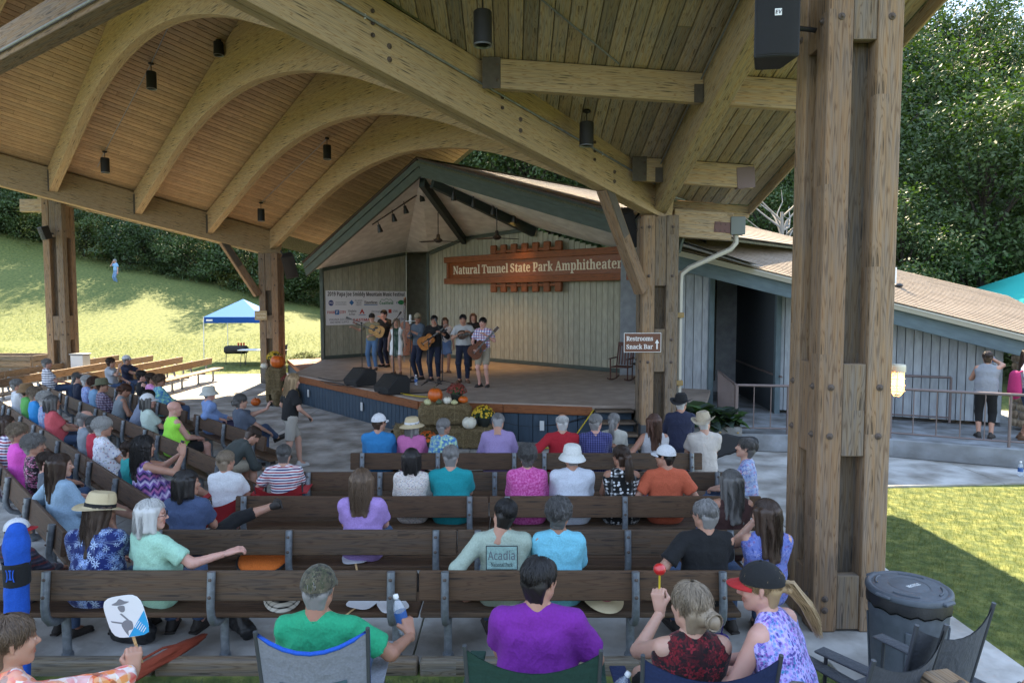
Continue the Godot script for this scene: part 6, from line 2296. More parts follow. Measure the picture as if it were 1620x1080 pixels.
func build_trees() -> void:
	var kinds := []
	for k in 6:
		kinds.append(tree_kind(k))
	var rg := RandomNumberGenerator.new()
	rg.seed = 21
	var lm := [M.leaf_dark, M.leaf_mid, M.leaf_warm, M.leaf_deep]
	# wooded slope behind the restrooms
	for row in 6:
		for i in 13:
			var d := 39.0 + row * 6.0 + rg.randf_range(-2, 2)
			var x := 11.0 + i * 4.6 + row * 1.6 + rg.randf_range(-1.3, 1.3)
			if x / d < 0.3 or x / d > 0.98:
				continue
			var kd := rg.randi() % 4
			var mi: int = 2 if (row < 2 and rg.randf() < 0.3) else [0, 1, 3, 3][rg.randi() % 4]
			plant_tree(kinds, kd, x, d, rg.randf_range(0.9, 1.2), rg.randf() * TAU, lm[mi], "broadleaf_tree", ["dark green broadleaf tree on the wooded slope behind the restroom roof", "mid green broadleaf tree on the wooded slope behind the restroom roof", "yellow green broadleaf tree on the wooded slope behind the restroom roof", "deep green broadleaf tree on the wooded slope behind the restroom roof"][mi], "trees on the wooded slope")
	for i in 22:
		var x := -6.0 + (i % 11) * 3.0 + rg.randf_range(-1, 1)
		var d := (38.0 if i < 11 else 46.0) + rg.randf_range(-3, 3)
		plant_tree(kinds, rg.randi() % 4, x, d, rg.randf_range(0.9, 1.15), rg.randf() * TAU, lm[rg.randi() % 2], "broadleaf_tree", "green broadleaf tree rising behind the stage roof", "trees behind the stage")
	for q in [[13.8, 25.0, 0.62, 3], [17.6, 25.5, 0.85, 1], [21.2, 27.0, 1.0, 3], [10.6, 28.5, 0.6, 0], [15.6, 30.5, 0.95, 0]]:
		plant_tree(kinds, q[3], q[0], q[1], q[2], q[0], M.leaf_mid, "roadside_tree", "green tree standing in the sun before the wooded slope", "sunlit trees before the slope")
	# wood above the hillside lawn
	for row in 3:
		for i in 13:
			var x := -64.0 + i * 4.6 + rg.randf_range(-1.5, 1.5) + row * 1.5
			var d := 57.0 + row * 6.0 - (x + 64) * 0.06 + rg.randf_range(-1.5, 1.5)
			if x / d > -0.17:
				continue
			var mi := rg.randi() % 4
			if mi == 2 and row > 0:
				mi = 0
			plant_tree(kinds, rg.randi() % 4, x, d, rg.randf_range(0.55, 0.72), rg.randf() * TAU, lm[mi], "hillside_tree", ["dark green tree at the top of the hillside lawn", "mid green tree at the top of the hillside lawn", "yellow green tree at the top of the hillside lawn", "deep green tree at the top of the hillside lawn"][mi], "trees above the hillside lawn")
	for i in 34:
		var x := -56.0 + i * 1.32 + rg.randf_range(-0.6, 0.6)
		var d := 53.5 - (x + 56) * 0.06 + rg.randf_range(-1.0, 1.0)
		plant_tree(kinds, 4 + rg.randi() % 2, x, d, rg.randf_range(0.8, 1.25), rg.randf() * TAU, [M.leaf_mid, M.leaf_dark, M.leaf_warm][rg.randi() % 3], "hedgerow_shrub", "dense green shrub at the edge of the hillside wood", "shrubs along the hillside wood")
	# trees west of the lawn that throw the long shade on it
	for q in [[-32.0, 58.0, 0.95, 2], [-19.0, 56.0, 1.0, 0]]:
		plant_tree(kinds, q[3], q[0], q[1], q[2], q[0], M.leaf_dark, "hillside_tree", "tall dark tree behind the hillside wood", "tall trees behind the hillside wood")
	# low shrubs beside the stage
	for i in 5:
		plant_tree(kinds, 5, -8.6 + i * 0.55, 27.4 + rg.randf_range(-0.4, 0.4), rg.randf_range(0.22, 0.32), i * 1.3, M.leaf_warm, "stage_shrub", "small sunlit shrub beside the banner wall", "shrubs beside the stage")
	var b := thing("bare_tree", "pale bare dead branches rising behind the restroom roof", "tree", P(9.6, 24.5, 0))
	var mb := MB.new()
	for k in 16:
		var a := rg.randf() * TAU
		var p := Vector3(0, 4.0 + k * 0.12, 0)
		var pts := [p]
		for j in 4:
			p += Vector3(cos(a), rg.randf_range(0.3, 1.2), sin(a)) * rg.randf_range(0.3, 0.6)
			a += rg.randf_range(-0.7, 0.7)
			pts.append(p)
		mb.tube(pts, [0.045, 0.035, 0.025, 0.016, 0.006], 5)
	part(b, "branches", mb.commit(), M.bark_pale)
	pipe(b, "trunk", [Vector3(0, -0.2, 0), Vector3(0.1, 3, 0), Vector3(0, 6.0, 0)], [0.16, 0.11, 0.05], M.bark_pale)
func build_beyond() -> void:
	# blue canopy tent with table
	var t := thing("canopy_tent", "blue pop up canopy tent on the grass by the rear stage post", "tent", P(-12.2, 31.0, 0.25))
	var e := 1.25
	var pk := Vector3(0, 2.66, 0)
	var cs := [Vector3(-e, 1.88, e), Vector3(e, 1.88, e), Vector3(e, 1.88, -e), Vector3(-e, 1.88, -e)]
	var mb := MB.new()
	for k in 4:
		var a: Vector3 = cs[k]
		var b: Vector3 = cs[(k + 1) % 4]
		var n := 6
		for i in n:
			for j in n:
				pass
		mb.face([a, b, pk])
	part(t, "canopy", mb.commit(), M.tarp_blue)
	mb = MB.new()
	for k in 4:
		var a: Vector3 = cs[k]
		var b: Vector3 = cs[(k + 1) % 4]
		var dn := Vector3(0, -0.26, 0)
		mb.face([a + dn, b + dn, b, a])
	part(t, "valance", mb.commit(), M.tarp_blue2)
	for k in 4:
		pipe(t, "leg", [cs[k], Vector3(cs[k].x * 1.02, ground_y(-12.2 + cs[k].x, 31.0 - cs[k].z) - 0.27, cs[k].z * 1.02)], 0.02, M.white)
	part(t, "tag", box_mesh(Vector3(0.28, 0.08, 0.01), 0.002), M.white, Transform3D(Basis.IDENTITY, Vector3(-1.0, 1.74, e + 0.01)))
	var tb := thing("folding_table", "white folding table under the blue canopy tent", "table", P(-10.75, 29.2, 0.0))
	part(tb, "table_top", box_mesh(Vector3(1.8, 0.05, 0.75), 0.012), M.white, Transform3D(Basis.IDENTITY, Vector3(0, 0.74, 0)))
	for s: float in [-1.0, 1.0]:
		for q: float in [-1.0, 1.0]:
			pipe(tb, "leg", [Vector3(s * 0.75, 0.72, q * 0.28), Vector3(s * 0.82, 0, q * 0.3)], 0.014, M.steel_dark)
	mb = MB.new()
	mb.cbox(Transform3D.IDENTITY, Vector3(0.95, 0.34, 0.5), 0.08)
	var gr := thing("grill_table", "black cloth covered side table with red cups by the tent leg", "table", P(-12.0, 29.6, 0.0))
	part(gr, "cover", mb.commit(), M.black_matte, Transform3D(Basis.IDENTITY, Vector3(0, 0.72, 0)))
	for s: float in [-1.0, 1.0]:
		pipe(gr, "leg", [Vector3(s * 0.4, 0.6, 0.1), Vector3(s * 0.42, 0, 0.1)], 0.014, M.steel_dark)
	for k in 3:
		var cup := MB.new()
		cup.lathe([Vector2(0.03, 0), Vector2(0.042, 0.12), Vector2(0.038, 0.12), Vector2(0.027, 0.006), Vector2(0.001, 0.006)], 12)
		solo("plastic_cup", "red plastic cup on the black cloth covered side table", "cup", cup, M.red_plastic, Transform3D(Basis.IDENTITY, P(-11.9 + k * 0.12, 29.6, 0.895)), "red cups")
	# teal marquee beyond the restroom roof
	t = thing("marquee_tent", "teal peaked marquee roof beyond the restroom building", "tent", P(18.1, 22.0, 0))
	e = 3.2
	pk = Vector3(0, 4.3, 0)
	cs = [Vector3(-e, 2.6, e), Vector3(e, 2.6, e), Vector3(e, 2.6, -e), Vector3(-e, 2.6, -e)]
	mb = MB.new()
	for k in 4:
		mb.face([cs[k], cs[(k + 1) % 4], pk])
	part(t, "canopy", mb.commit(), M.tarp_teal)
	for k in 4:
		pipe(t, "leg", [cs[k], Vector3(cs[k].x, 0, cs[k].z)], 0.03, M.white)
	# timber raised bed and grey box at the left post
	var rb := thing("raised_bed", "weathered timber raised bed at the foot of the hillside", "planter", P(-17.6, 24.2, 0.35))
	for k in 3:
		beam(rb, "plank", Vector3(-1.4, 0.1 + k * 0.2, 0.6), Vector3(0.9, 0.1 + k * 0.2, 0.6), 0.06, 0.19, M.post if k % 2 else M.post3)
		beam(rb, "plank", Vector3(0.93, 0.1 + k * 0.2, 0.6), Vector3(0.93, 0.1 + k * 0.2, -0.6), 0.06, 0.19, M.post3)
		beam(rb, "plank", Vector3(-1.4, 0.1 + k * 0.2, -0.6), Vector3(0.9, 0.1 + k * 0.2, -0.6), 0.06, 0.19, M.post)
	part(rb, "soil", box_mesh(Vector3(2.2, 0.1, 1.1), 0.02), M.soil, Transform3D(Basis.IDENTITY, Vector3(-0.25, 0.45, 0)))
	var gb := thing("utility_box", "light grey utility box at the foot of the sunlit post", "utility box", P(-14.45, 22.75, 0))
	part(gb, "cabinet", box_mesh(Vector3(0.42, 1.05, 0.4), 0.015), M.galv_bright, Transform3D(Basis.IDENTITY, Vector3(0, 0.52, 0)))
	part(gb, "lid", box_mesh(Vector3(0.48, 0.05, 0.46), 0.015), M.galv, Transform3D(Basis.IDENTITY, Vector3(0, 1.075, 0)))
	var pl := thing("light_pole", "slim grey pole standing at the edge of the hillside wood", "pole", P(-31.2, 54.2, ground_y(-31.2, 54.2)))
	pipe(pl, "shaft", [Vector3(0, -0.2, 0), Vector3(0, 5.4, 0)], 0.06, M.steel_dark)
	pipe(pl, "bracket", [Vector3(0, 5.2, 0), Vector3(0.5, 5.5, 0)], 0.04, M.galv)
# ------------------------------------------------------------------ benches and chairs
# local frame: x along the bench, -z the way it faces, origin on the floor under the backrest
func bench(A: Vector2, B: Vector2, sup: Array, label: String, group: String, sunny := false) -> void:
	var L := (B - A).length()
	var dir := (B - A) / L
	var o := thing("bench", label, "bench", P((A.x + B.x) / 2, (A.y + B.y) / 2), atan2(dir.y, dir.x), group)
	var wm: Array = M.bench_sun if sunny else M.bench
	var k0 := int(absf(A.x * 7 + A.y * 3))
	beam(o, "backrest", Vector3(-L / 2, 0.69, 0.03), Vector3(L / 2, 0.69, 0.03), 0.045, 0.225, wm[k0 % 3], Vector3(0, 1, -0.12), 0.008)
	beam(o, "seat_plank", Vector3(-L / 2, 0.43, -0.11), Vector3(L / 2, 0.43, -0.11), 0.19, 0.045, wm[(k0 + 1) % 3], Vector3.UP, 0.008)
	beam(o, "seat_plank", Vector3(-L / 2, 0.43, -0.31), Vector3(L / 2, 0.43, -0.31), 0.19, 0.045, wm[(k0 + 2) % 3], Vector3.UP, 0.008)
	if not boxes.has("bench_bracket"):
		var mb := MB.new()
		var q := [Vector3(0, 0.812, 0.066), Vector3(0, 0.7, 0.082), Vector3(0, 0.55, 0.1), Vector3(0, 0.46, 0.09), Vector3(0, 0.405, 0.05), Vector3(0, 0.375, -0.02), Vector3(0, 0.372, -0.38)]
		mb.tube(q, 0.031, 10)
		boxes["bench_bracket"] = mb.commit()
		mb = MB.new()
		mb.tube([Vector3(0, 0.38, -0.14), Vector3(0, 0.0, -0.14)], 0.034, 10)
		mb.tube([Vector3(0, 0.06, -0.14), Vector3(0, 0.0, -0.14)], 0.046, 10)
		boxes["bench_leg"] = mb.commit()
	for x in sup:
		var t := Transform3D(Basis.IDENTITY, Vector3(x - L / 2, 0, 0))
		var br := part(o, "bracket", boxes["bench_bracket"], M.galv, t)
		for y: float in [0.76, 0.63]:
			bolt(br, Vector3(0, y, 0.1 if y > 0.7 else 0.118), Vector3(0, 0.1, 1), 0.5)
		part(o, "leg", boxes["bench_leg"], M.galv, t)
func build_benches() -> void:
	var g := "benches of the near section"
	var R := func(d: float, x0: float, x1: float, sup: Array, lab: String): 
		var q := []
		for s in sup:
			q.append(s - x0)
		bench(Vector2(x0, d), Vector2(x1, d), q, lab, g)
	R.call(5.19, -4.7, -0.735, [-3.58, -2.31, -0.93], "dark plank bench of the rearmost row, where the straw fedora man sits")
	R.call(5.19, -0.72, 1.8, [-0.515, 0.95, 1.62], "dark plank bench of the rearmost row, ending beside the nearest post")
	R.call(6.13, -3.45, -0.505, [-3.2, -2.02, -0.69], "dark plank bench in the second row from the grass bank, aisle end")
	R.call(6.13, -0.495, 2.14, [-0.31, 1.05, 1.98], "dark plank bench in the second row from the grass bank, post end")
	R.call(7.2, -2.95, -0.25, [-2.85, -0.45], "dark plank bench in the middle row, with the lone lavender shirt behind it")
	R.call(7.2, -0.24, 2.66, [-0.05, 1.2, 2.49], "dark plank bench in the middle row under the orange shirt man")
	R.call(8.22, -2.66, -1.42, [-2.47, -1.6], "short empty dark bench in the second row from the stage, aisle end")
	R.call(8.22, -1.41, 2.68, [-1.37, -0.21, 2.49], "long empty dark bench in the second row from the stage")
	R.call(9.25, -2.21, 0.2, [-2.04, -1.01, 0.03], "front row dark bench where the bright blue shirt sits")
	R.call(9.25, 0.21, 2.6, [0.44, 1.46, 2.45], "front row dark bench where the red shirt sits")
	# middle section, turned to face the stage squarely
	var v := Vector2(0.7, -0.714)
	for q in [[Vector2(-3.92, 10.5), 1.0, "front"], [Vector2(-3.72, 8.72), 3.0, "second"], [Vector2(-3.72, 7.02), 3.0, "third"], [Vector2(-4.2, 6.24), 3.0, "fourth"]]:
		var e: Vector2 = q[0] + v * 0.25
		for k in 4:
			var a := e - v * 2.95
			if a.x < -13.6:
				break
			bench(a, e, [0.3, 1.47, 2.65], "dark plank bench %s in the %s row of the angled section" % [["next to the aisle", "second from the aisle", "third from the aisle", "fourth from the aisle"][k], q[2]], "benches of the angled section")
			e = a - v * (0.03 if k != 0 or q[2] != "front" else 0.4)
	# outer section in the sun
	var i := 0
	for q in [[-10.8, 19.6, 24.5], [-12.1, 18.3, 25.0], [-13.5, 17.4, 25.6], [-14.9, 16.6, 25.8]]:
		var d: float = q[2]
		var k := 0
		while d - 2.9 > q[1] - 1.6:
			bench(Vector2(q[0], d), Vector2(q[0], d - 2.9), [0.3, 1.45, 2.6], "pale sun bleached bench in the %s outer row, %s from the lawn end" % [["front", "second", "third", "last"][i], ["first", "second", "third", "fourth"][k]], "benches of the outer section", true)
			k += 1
			d -= 2.93
		i += 1
# a folding camp chair; faces -z
func camp_chair(at: Vector3, yaw: float, fab: Material, trim: Material, label: String, high := 0.92, w := 0.56) -> Node3D:
	var o := thing("camp_chair", label, "camp chair", at, deg_to_rad(yaw))
	var h := w / 2
	# back and seat as sagging cloth with thickness
	for piece in 2:
		var mb := MB.new()
		var nu := 10
		var nv := 8
		for lay in 2:
			var b := mb.v.size()
			for j in nv + 1:
				for i in nu + 1:
					var u := i / float(nu) * 2 - 1
					var t := j / float(nv)
					var p: Vector3
					if piece == 0:
						p = Vector3(u * h * (1.0 + 0.06 * t), lerpf(0.44, high, t) - 0.09 * (1 - u * u) * t * t, 0.17 + 0.14 * t + 0.07 * (1 - u * u) * (1.0 - 0.4 * t))
					else:
						p = Vector3(u * h * 0.95, 0.43 - 0.06 * (1 - u * u) * sin(t * PI * 0.9 + 0.2) + 0.03 * t, lerpf(0.2, -0.3, t))
					p += (Vector3(0, 0, 0.006) if piece == 0 else Vector3(0, -0.006, 0)) * lay
					mb.pt(p, Vector2(u, t))
			for j in nv:
				for i in nu:
					var q := b + j * (nu + 1) + i
					if lay == 0:
						mb.quad(q, q + nu + 1, q + nu + 2, q + 1)
					else:
						mb.quad(q, q + 1, q + nu + 2, q + nu + 1)
		part(o, "back_cloth" if piece == 0 else "seat_cloth", mb.commit(), fab)
	if trim:
		var mp := MB.new()
		for j in 7:
			for i in 9:
				var u := (i / 8.0 * 2 - 1) * 0.62
				var t := j / 6.0 * 0.62
				mp.pt(Vector3(u * h * (1.0 + 0.06 * t), lerpf(0.44, high, t) - 0.09 * (1 - u * u) * t * t, 0.17 + 0.14 * t + 0.07 * (1 - u * u) * (1.0 - 0.4 * t) + 0.011))
		for j in 6:
			for i in 8:
				var q := j * 9 + i
				mp.quad(q, q + 1, q + 10, q + 9)
		part(o, "mesh_panel", mp.commit(), M.chair_mesh)
		var mb := MB.new()
		var ps := []
		for k in 9:
			var u := k / 8.0 * 2 - 1
			ps.append(Vector3(u * h * 1.06, high - 0.09 * (1 - u * u) + 0.004, 0.31 + 0.045 * (1 - u * u)))
		ps.insert(0, Vector3(-h * 1.0, 0.46, 0.175))
		ps.append(Vector3(h * 1.0, 0.46, 0.175))
		mb.tube(ps, 0.011, 6)
		part(o, "piping", mb.commit(), trim)
	for s: float in [-1.0, 1.0]:
		pipe(o, "back_pole", [Vector3(s * h * 1.0, 0.02, 0.22), Vector3(s * h * 1.0, 0.5, 0.19), Vector3(s * h * 1.06, high + 0.02, 0.32)], 0.011, M.steel_dark)
		pipe(o, "leg", [Vector3(s * h, 0.02, -0.3), Vector3(-s * h, 0.42, -0.28)], 0.01, M.steel_dark)
		pipe(o, "leg", [Vector3(s * h, 0.02, 0.22), Vector3(-s * h, 0.42, 0.2)], 0.01, M.steel_dark)
		pipe(o, "leg", [Vector3(s * h, 0.02, -0.3), Vector3(s * h, 0.42, 0.2)], 0.01, M.steel_dark)
		pipe(o, "arm_post", [Vector3(s * h, 0.05, -0.3), Vector3(s * h * 1.08, 0.64, -0.3)], 0.011, M.steel_dark)
		# cloth armrest
		var mb := MB.new()
		mb.cbox(along(Vector3(s * h * 1.1, 0.655, -0.34), Vector3(s * h * 1.08, 0.67, 0.28)), Vector3(0.64, 0.014, 0.09), 0.006)
		part(o, "armrest", mb.commit(), fab)
		var ft := MB.new()
		for z: float in [-0.3, 0.22]:
			ft.ball(Vector3(s * h, 0.015, z), Vector3(0.025, 0.018, 0.025), 8, 4)
		part(o, "foot", ft.commit(), M.black)
	return o
func lawn_chair(at: Vector3, yaw: float, label: String) -> void:
	camp_chair(at, yaw, M.fab_red, null, label, 0.78, 0.5)

# ------------------------------------------------------------------ instruments: body lies in xy, face +z, neck along +x
func outline(pts: Array) -> PackedVector2Array:
	var c := Curve2D.new()
	var n := pts.size()
	for i in n:
		var p: Vector2 = pts[i]
		var t: Vector2 = (pts[(i + 1) % n] - pts[(i + n - 1) % n]) * 0.17
		c.add_point(p, -t, t)
	c.add_point(pts[0], -(pts[1] - pts[n - 1]) * 0.17, (pts[1] - pts[n - 1]) * 0.17)
	var b := c.tessellate(3, 6)
	b.remove_at(b.size() - 1)
	return b
func disc(r: float, h := 0.002, seg := 20) -> ArrayMesh:
	var mb := MB.new()
	mb.lathe([Vector2(0.0005, h), Vector2(r, h), Vector2(r, 0)], seg)
	return mb.commit()
func instrument(kind: String, label: String, xf: Transform3D, top: Material, side: Material) -> Node3D:
	var o := thing(kind, label, {"guitar": "guitar", "mandolin": "mandolin", "double_bass": "double bass"}[kind])
	o.transform = xf
	var pts: Array
	var dep := 0.1
	var nl := 0.42
	var sc := 1.0
	if kind == "guitar":
		pts = [Vector2(-0.25, 0), Vector2(-0.22, 0.14), Vector2(-0.1, 0.198), Vector2(0.03, 0.155), Vector2(0.08, 0.125), Vector2(0.15, 0.142), Vector2(0.22, 0.12), Vector2(0.25, 0.03), Vector2(0.25, -0.03), Vector2(0.22, -0.12), Vector2(0.15, -0.142), Vector2(0.08, -0.125), Vector2(0.03, -0.155), Vector2(-0.1, -0.198), Vector2(-0.22, -0.14)]
	elif kind == "mandolin":
		pts = [Vector2(-0.17, 0), Vector2(-0.14, 0.1), Vector2(-0.03, 0.127), Vector2(0.08, 0.085), Vector2(0.15, 0.03), Vector2(0.15, -0.03), Vector2(0.08, -0.085), Vector2(-0.03, -0.127), Vector2(-0.14, -0.1)]
		dep = 0.05
		nl = 0.26
	else:
		pts = [Vector2(-0.55, 0), Vector2(-0.52, 0.2), Vector2(-0.32, 0.335), Vector2(-0.1, 0.26), Vector2(0.0, 0.185), Vector2(0.1, 0.19), Vector2(0.25, 0.26), Vector2(0.42, 0.2), Vector2(0.56, 0.04), Vector2(0.56, -0.04), Vector2(0.42, -0.2), Vector2(0.25, -0.26), Vector2(0.1, -0.19), Vector2(0.0, -0.185), Vector2(-0.1, -0.26), Vector2(-0.32, -0.335), Vector2(-0.52, -0.2)]
		dep = 0.2
		nl = 0.55
		sc = 1.6
	var ol := outline(pts)
	var mb := MB.new()
	mb.prism(ol, -dep / 2, dep / 2 - 0.004, Transform3D.IDENTITY, 0.008)
	part(o, "body", mb.commit(), side)
	mb = MB.new()
	mb.prism(ol, dep / 2 - 0.004, dep / 2 + 0.002, Transform3D.IDENTITY, 0.002)
	part(o, "soundboard", mb.commit(), top)
	var x0: float = pts[int(pts.size() / 2)].x - 0.03
	var fw := Basis(Vector3.RIGHT, PI / 2)
	if kind == "guitar":
		part(o, "sound_hole", disc(0.05), M.black, Transform3D(fw, Vector3(0.09, 0, dep / 2 + 0.002)))
		mb = MB.new()
		mb.prism(outline([Vector2(0.1, -0.06), Vector2(0.02, -0.06), Vector2(-0.02, -0.12), Vector2(0.06, -0.12)]), 0, 0.002)
		part(o, "pickguard", mb.commit(), M.black, Transform3D(Basis.IDENTITY, Vector3(0, 0, dep / 2 + 0.002)))
	else:
		for s: float in [-1.0, 1.0]:
			var hs := 0.5 if kind == "mandolin" else 1.0
			pipe(o, "f_hole", [Vector3(-0.12 * hs, s * 0.13 * hs, dep / 2 + 0.002), Vector3(-0.02 * hs, s * 0.12 * hs, dep / 2 + 0.002), Vector3(0.06 * hs, s * 0.09 * hs, dep / 2 + 0.002)], 0.008 * hs, M.black, 5)
	part(o, "bridge", box_mesh(Vector3(0.03 * sc, 0.13 * sc, 0.014 * sc * sc), 0.004), M.dark_wood, Transform3D(Basis.IDENTITY, Vector3(-0.12 * sc, 0, dep / 2 + 0.009 * sc)))
	part(o, "neck", box_mesh(Vector3(nl + 0.04, 0.052 * sc * 0.9, 0.026 * sc), 0.01), M.dark_wood, Transform3D(Basis.IDENTITY, Vector3(x0 + nl / 2, 0, dep / 2 - 0.008)))
	part(o, "fingerboard", box_mesh(Vector3(nl + 0.14 * sc, 0.048 * sc * 0.9, 0.008), 0.002), M.black, Transform3D(Basis.IDENTITY, Vector3(x0 + nl / 2 - 0.06 * sc, 0, dep / 2 + 0.01)))
	if kind == "double_bass":
		var sp := []
		for k in 18:
			var a := k * 0.55
			var r := 0.09 - 0.0045 * k
			sp.append(Vector3(x0 + nl + 0.16 + sin(a) * r, 0, dep / 2 + 0.02 - cos(a) * r))
		pipe(o, "scroll", sp, 0.035, M.dark_wood)
		part(o, "peg_box", box_mesh(Vector3(0.3, 0.08, 0.07), 0.012), M.dark_wood, Transform3D(Basis.IDENTITY, Vector3(x0 + nl + 0.06, 0, dep / 2 - 0.02)))
		pipe(o, "end_pin", [Vector3(-0.55, 0, 0), Vector3(-0.78, 0, 0)], 0.01, M.galv)
	else:
		part(o, "headstock", box_mesh(Vector3(0.16, 0.075, 0.018), 0.006), side, Transform3D(Basis(Vector3.UP, 0.2), Vector3(x0 + nl + 0.08, 0, dep / 2 - 0.02)))
		for k in 3:
			for s: float in [-1.0, 1.0]:
				pipe(o, "tuner", [Vector3(x0 + nl + 0.04 + k * 0.042, s * 0.035, dep / 2 - 0.02), Vector3(x0 + nl + 0.04 + k * 0.042, s * 0.062, dep / 2 - 0.022)], 0.006, M.galv_bright, 6)
	for k in 4:
		pipe(o, "string", [Vector3(-0.12 * sc, (k - 1.5) * 0.011 * sc, dep / 2 + 0.02 * sc), Vector3(x0 + nl, (k - 1.5) * 0.009 * sc, dep / 2 + 0.016)], 0.0012 * sc, M.galv_bright, 4)
	return o
# ------------------------------------------------------------------ stage gear and harvest display
func mic_stand(at: Vector3, yaw: float, h: float, boom: Vector3, label: String) -> void:
	var o := thing("microphone_stand", label, "microphone stand", at, deg_to_rad(yaw))
	for k in 3:
		var a := TAU * k / 3
		pipe(o, "leg", [Vector3(0, 0.1, 0), Vector3(cos(a) * 0.32, 0.012, sin(a) * 0.32)], 0.01, M.black)
	pipe(o, "pole", [Vector3(0, 0.08, 0), Vector3(0, h, 0)], 0.0125, M.black)
	var tail := Vector3(0, h, 0) - boom * 0.35
	pipe(o, "boom", [tail, Vector3(0, h, 0) + boom], 0.009, M.black)
	var b := MB.new()
	b.ball(Vector3(0, h, 0), Vector3.ONE * 0.028, 8, 6)
	part(o, "clutch", b.commit(), M.black)
	b = MB.new()
	var e := Vector3(0, h, 0) + boom
	b.tube([e, e + boom.normalized() * 0.13], [0.016, 0.024], 10)
	b.ball(e + boom.normalized() * 0.15, Vector3.ONE * 0.028, 10, 8)
	part(o, "microphone", b.commit(), M.steel_dark)
func wedge(at: Vector3, yaw: float, label: String) -> void:
	var o := thing("stage_monitor", label, "stage monitor", at, deg_to_rad(yaw))
	var prof := PackedVector2Array([Vector2(-0.26, 0), Vector2(0.26, 0), Vector2(0.29, 0.12), Vector2(0.02, 0.40), Vector2(-0.2, 0.40), Vector2(-0.28, 0.3)])
	var mb := MB.new()
	mb.prism(prof, -0.36, 0.36, Transform3D(Basis(Vector3(0, 0, -1), Vector3.UP, Vector3(1, 0, 0)), Vector3.ZERO), 0.015)
	part(o, "cabinet", mb.commit(), M.black_matte)
	var nrm := Vector3(0, 0.27, -0.28).normalized()
	part(o, "grille", box_mesh(Vector3(0.64, 0.01, 0.34), 0.004), M.grille, Transform3D(Basis(Vector3.RIGHT, Vector3(0, 0.69, -0.72).normalized(), Vector3.RIGHT.cross(Vector3(0, 0.69, -0.72).normalized())), Vector3(0, 0.265, -0.155)))
	part(o, "label_plate", box_mesh(Vector3(0.4, 0.07, 0.006), 0.002), M.sign_tan, Transform3D(Basis(Vector3.RIGHT, -0.6), Vector3(0, 0.345, 0.245)))
	part(o, "handle", box_mesh(Vector3(0.16, 0.05, 0.02), 0.01), M.black, Transform3D(Basis.IDENTITY, Vector3(0, 0.2, 0.285)))
func cable(nm: String, label: String, pts: Array, r: float, m: Material) -> void:
	var c := Curve3D.new()
	for i in pts.size():
		var t: Vector3 = (pts[mini(i + 1, pts.size() - 1)] - pts[maxi(i - 1, 0)]) * 0.2
		c.add_point(pts[i], -t, t)
	var b := MB.new()
	b.tube(Array(c.tessellate(4, 8)), r, 6)
	solo(nm, label, "cable", b, m)
func bale_mesh() -> Array:
	var rg := RandomNumberGenerator.new()
	rg.seed = 77
	var fl := Field.new(Vector3(-0.5, -0.24, -0.24), Vector3(0.5, 0.24, 0.24), 0.03)
	for y: float in [-0.15, 0.15]:
		for z: float in [-0.15, 0.15]:
			fl.cap(Vector3(-0.4, y, z), Vector3(0.4, y, z), 0.075, 0.075, 0.05)
	fl.cap(Vector3(-0.4, 0, 0), Vector3(0.4, 0, 0), 0.2, 0.2, 0.03)
	var core := MB.new()
	fl.net(core, noise(14.0, 3, 3), 0.03)
	var st := MB.new()
	for i in 1500:
		var p := Vector3(rg.randf_range(-0.47, 0.47), rg.randf_range(-0.2, 0.2), rg.randf_range(-0.2, 0.2))
		match rg.randi() % 5:
			0, 1: p.y = 0.225
			2: p.z = 0.225 if rg.randf() < 0.7 else -0.225
			3: p.z = 0.225
			_: p.x = 0.475 * (1 if rg.randf() < 0.5 else -1)
		var d := Vector3(rg.randfn(), rg.randfn() * 0.8, rg.randfn()).normalized() * rg.randf_range(0.04, 0.1)
		var t := rg.randf_range(0.5, 1.5)
		st.col = Color(t, t * 0.97, t * 0.9)
		p += Vector3(rg.randfn(), rg.randfn(), rg.randfn()) * 0.008
		st.tube([p - d * 0.5, p + Vector3(rg.randfn(), rg.randfn(), rg.randfn()) * 0.012, p + d * 0.5], [0.003, 0.0035, 0.002], 3, false)
	return [core.commit(), st.commit()]
func bale(ms: Array, at: Vector3, yaw: float, sc: Vector3, label: String) -> void:
	var o := thing("hay_bale", label, "hay bale", at, deg_to_rad(yaw))
	o.scale = sc
	part(o, "straw_core", ms[0], M.straw)
	part(o, "straw", ms[1], M.straw2).set_meta("kind", "stuff")
	for x: float in [-0.2, 0.2]:
		var ring := []
		for k in 25:
			var a := TAU * k / 24
			ring.append(Vector3(x, clampf(sin(a) * 0.33, -0.228, 0.228), clampf(cos(a) * 0.33, -0.228, 0.228)))
		pipe(o, "twine", ring, 0.005, M.straw2, 5)
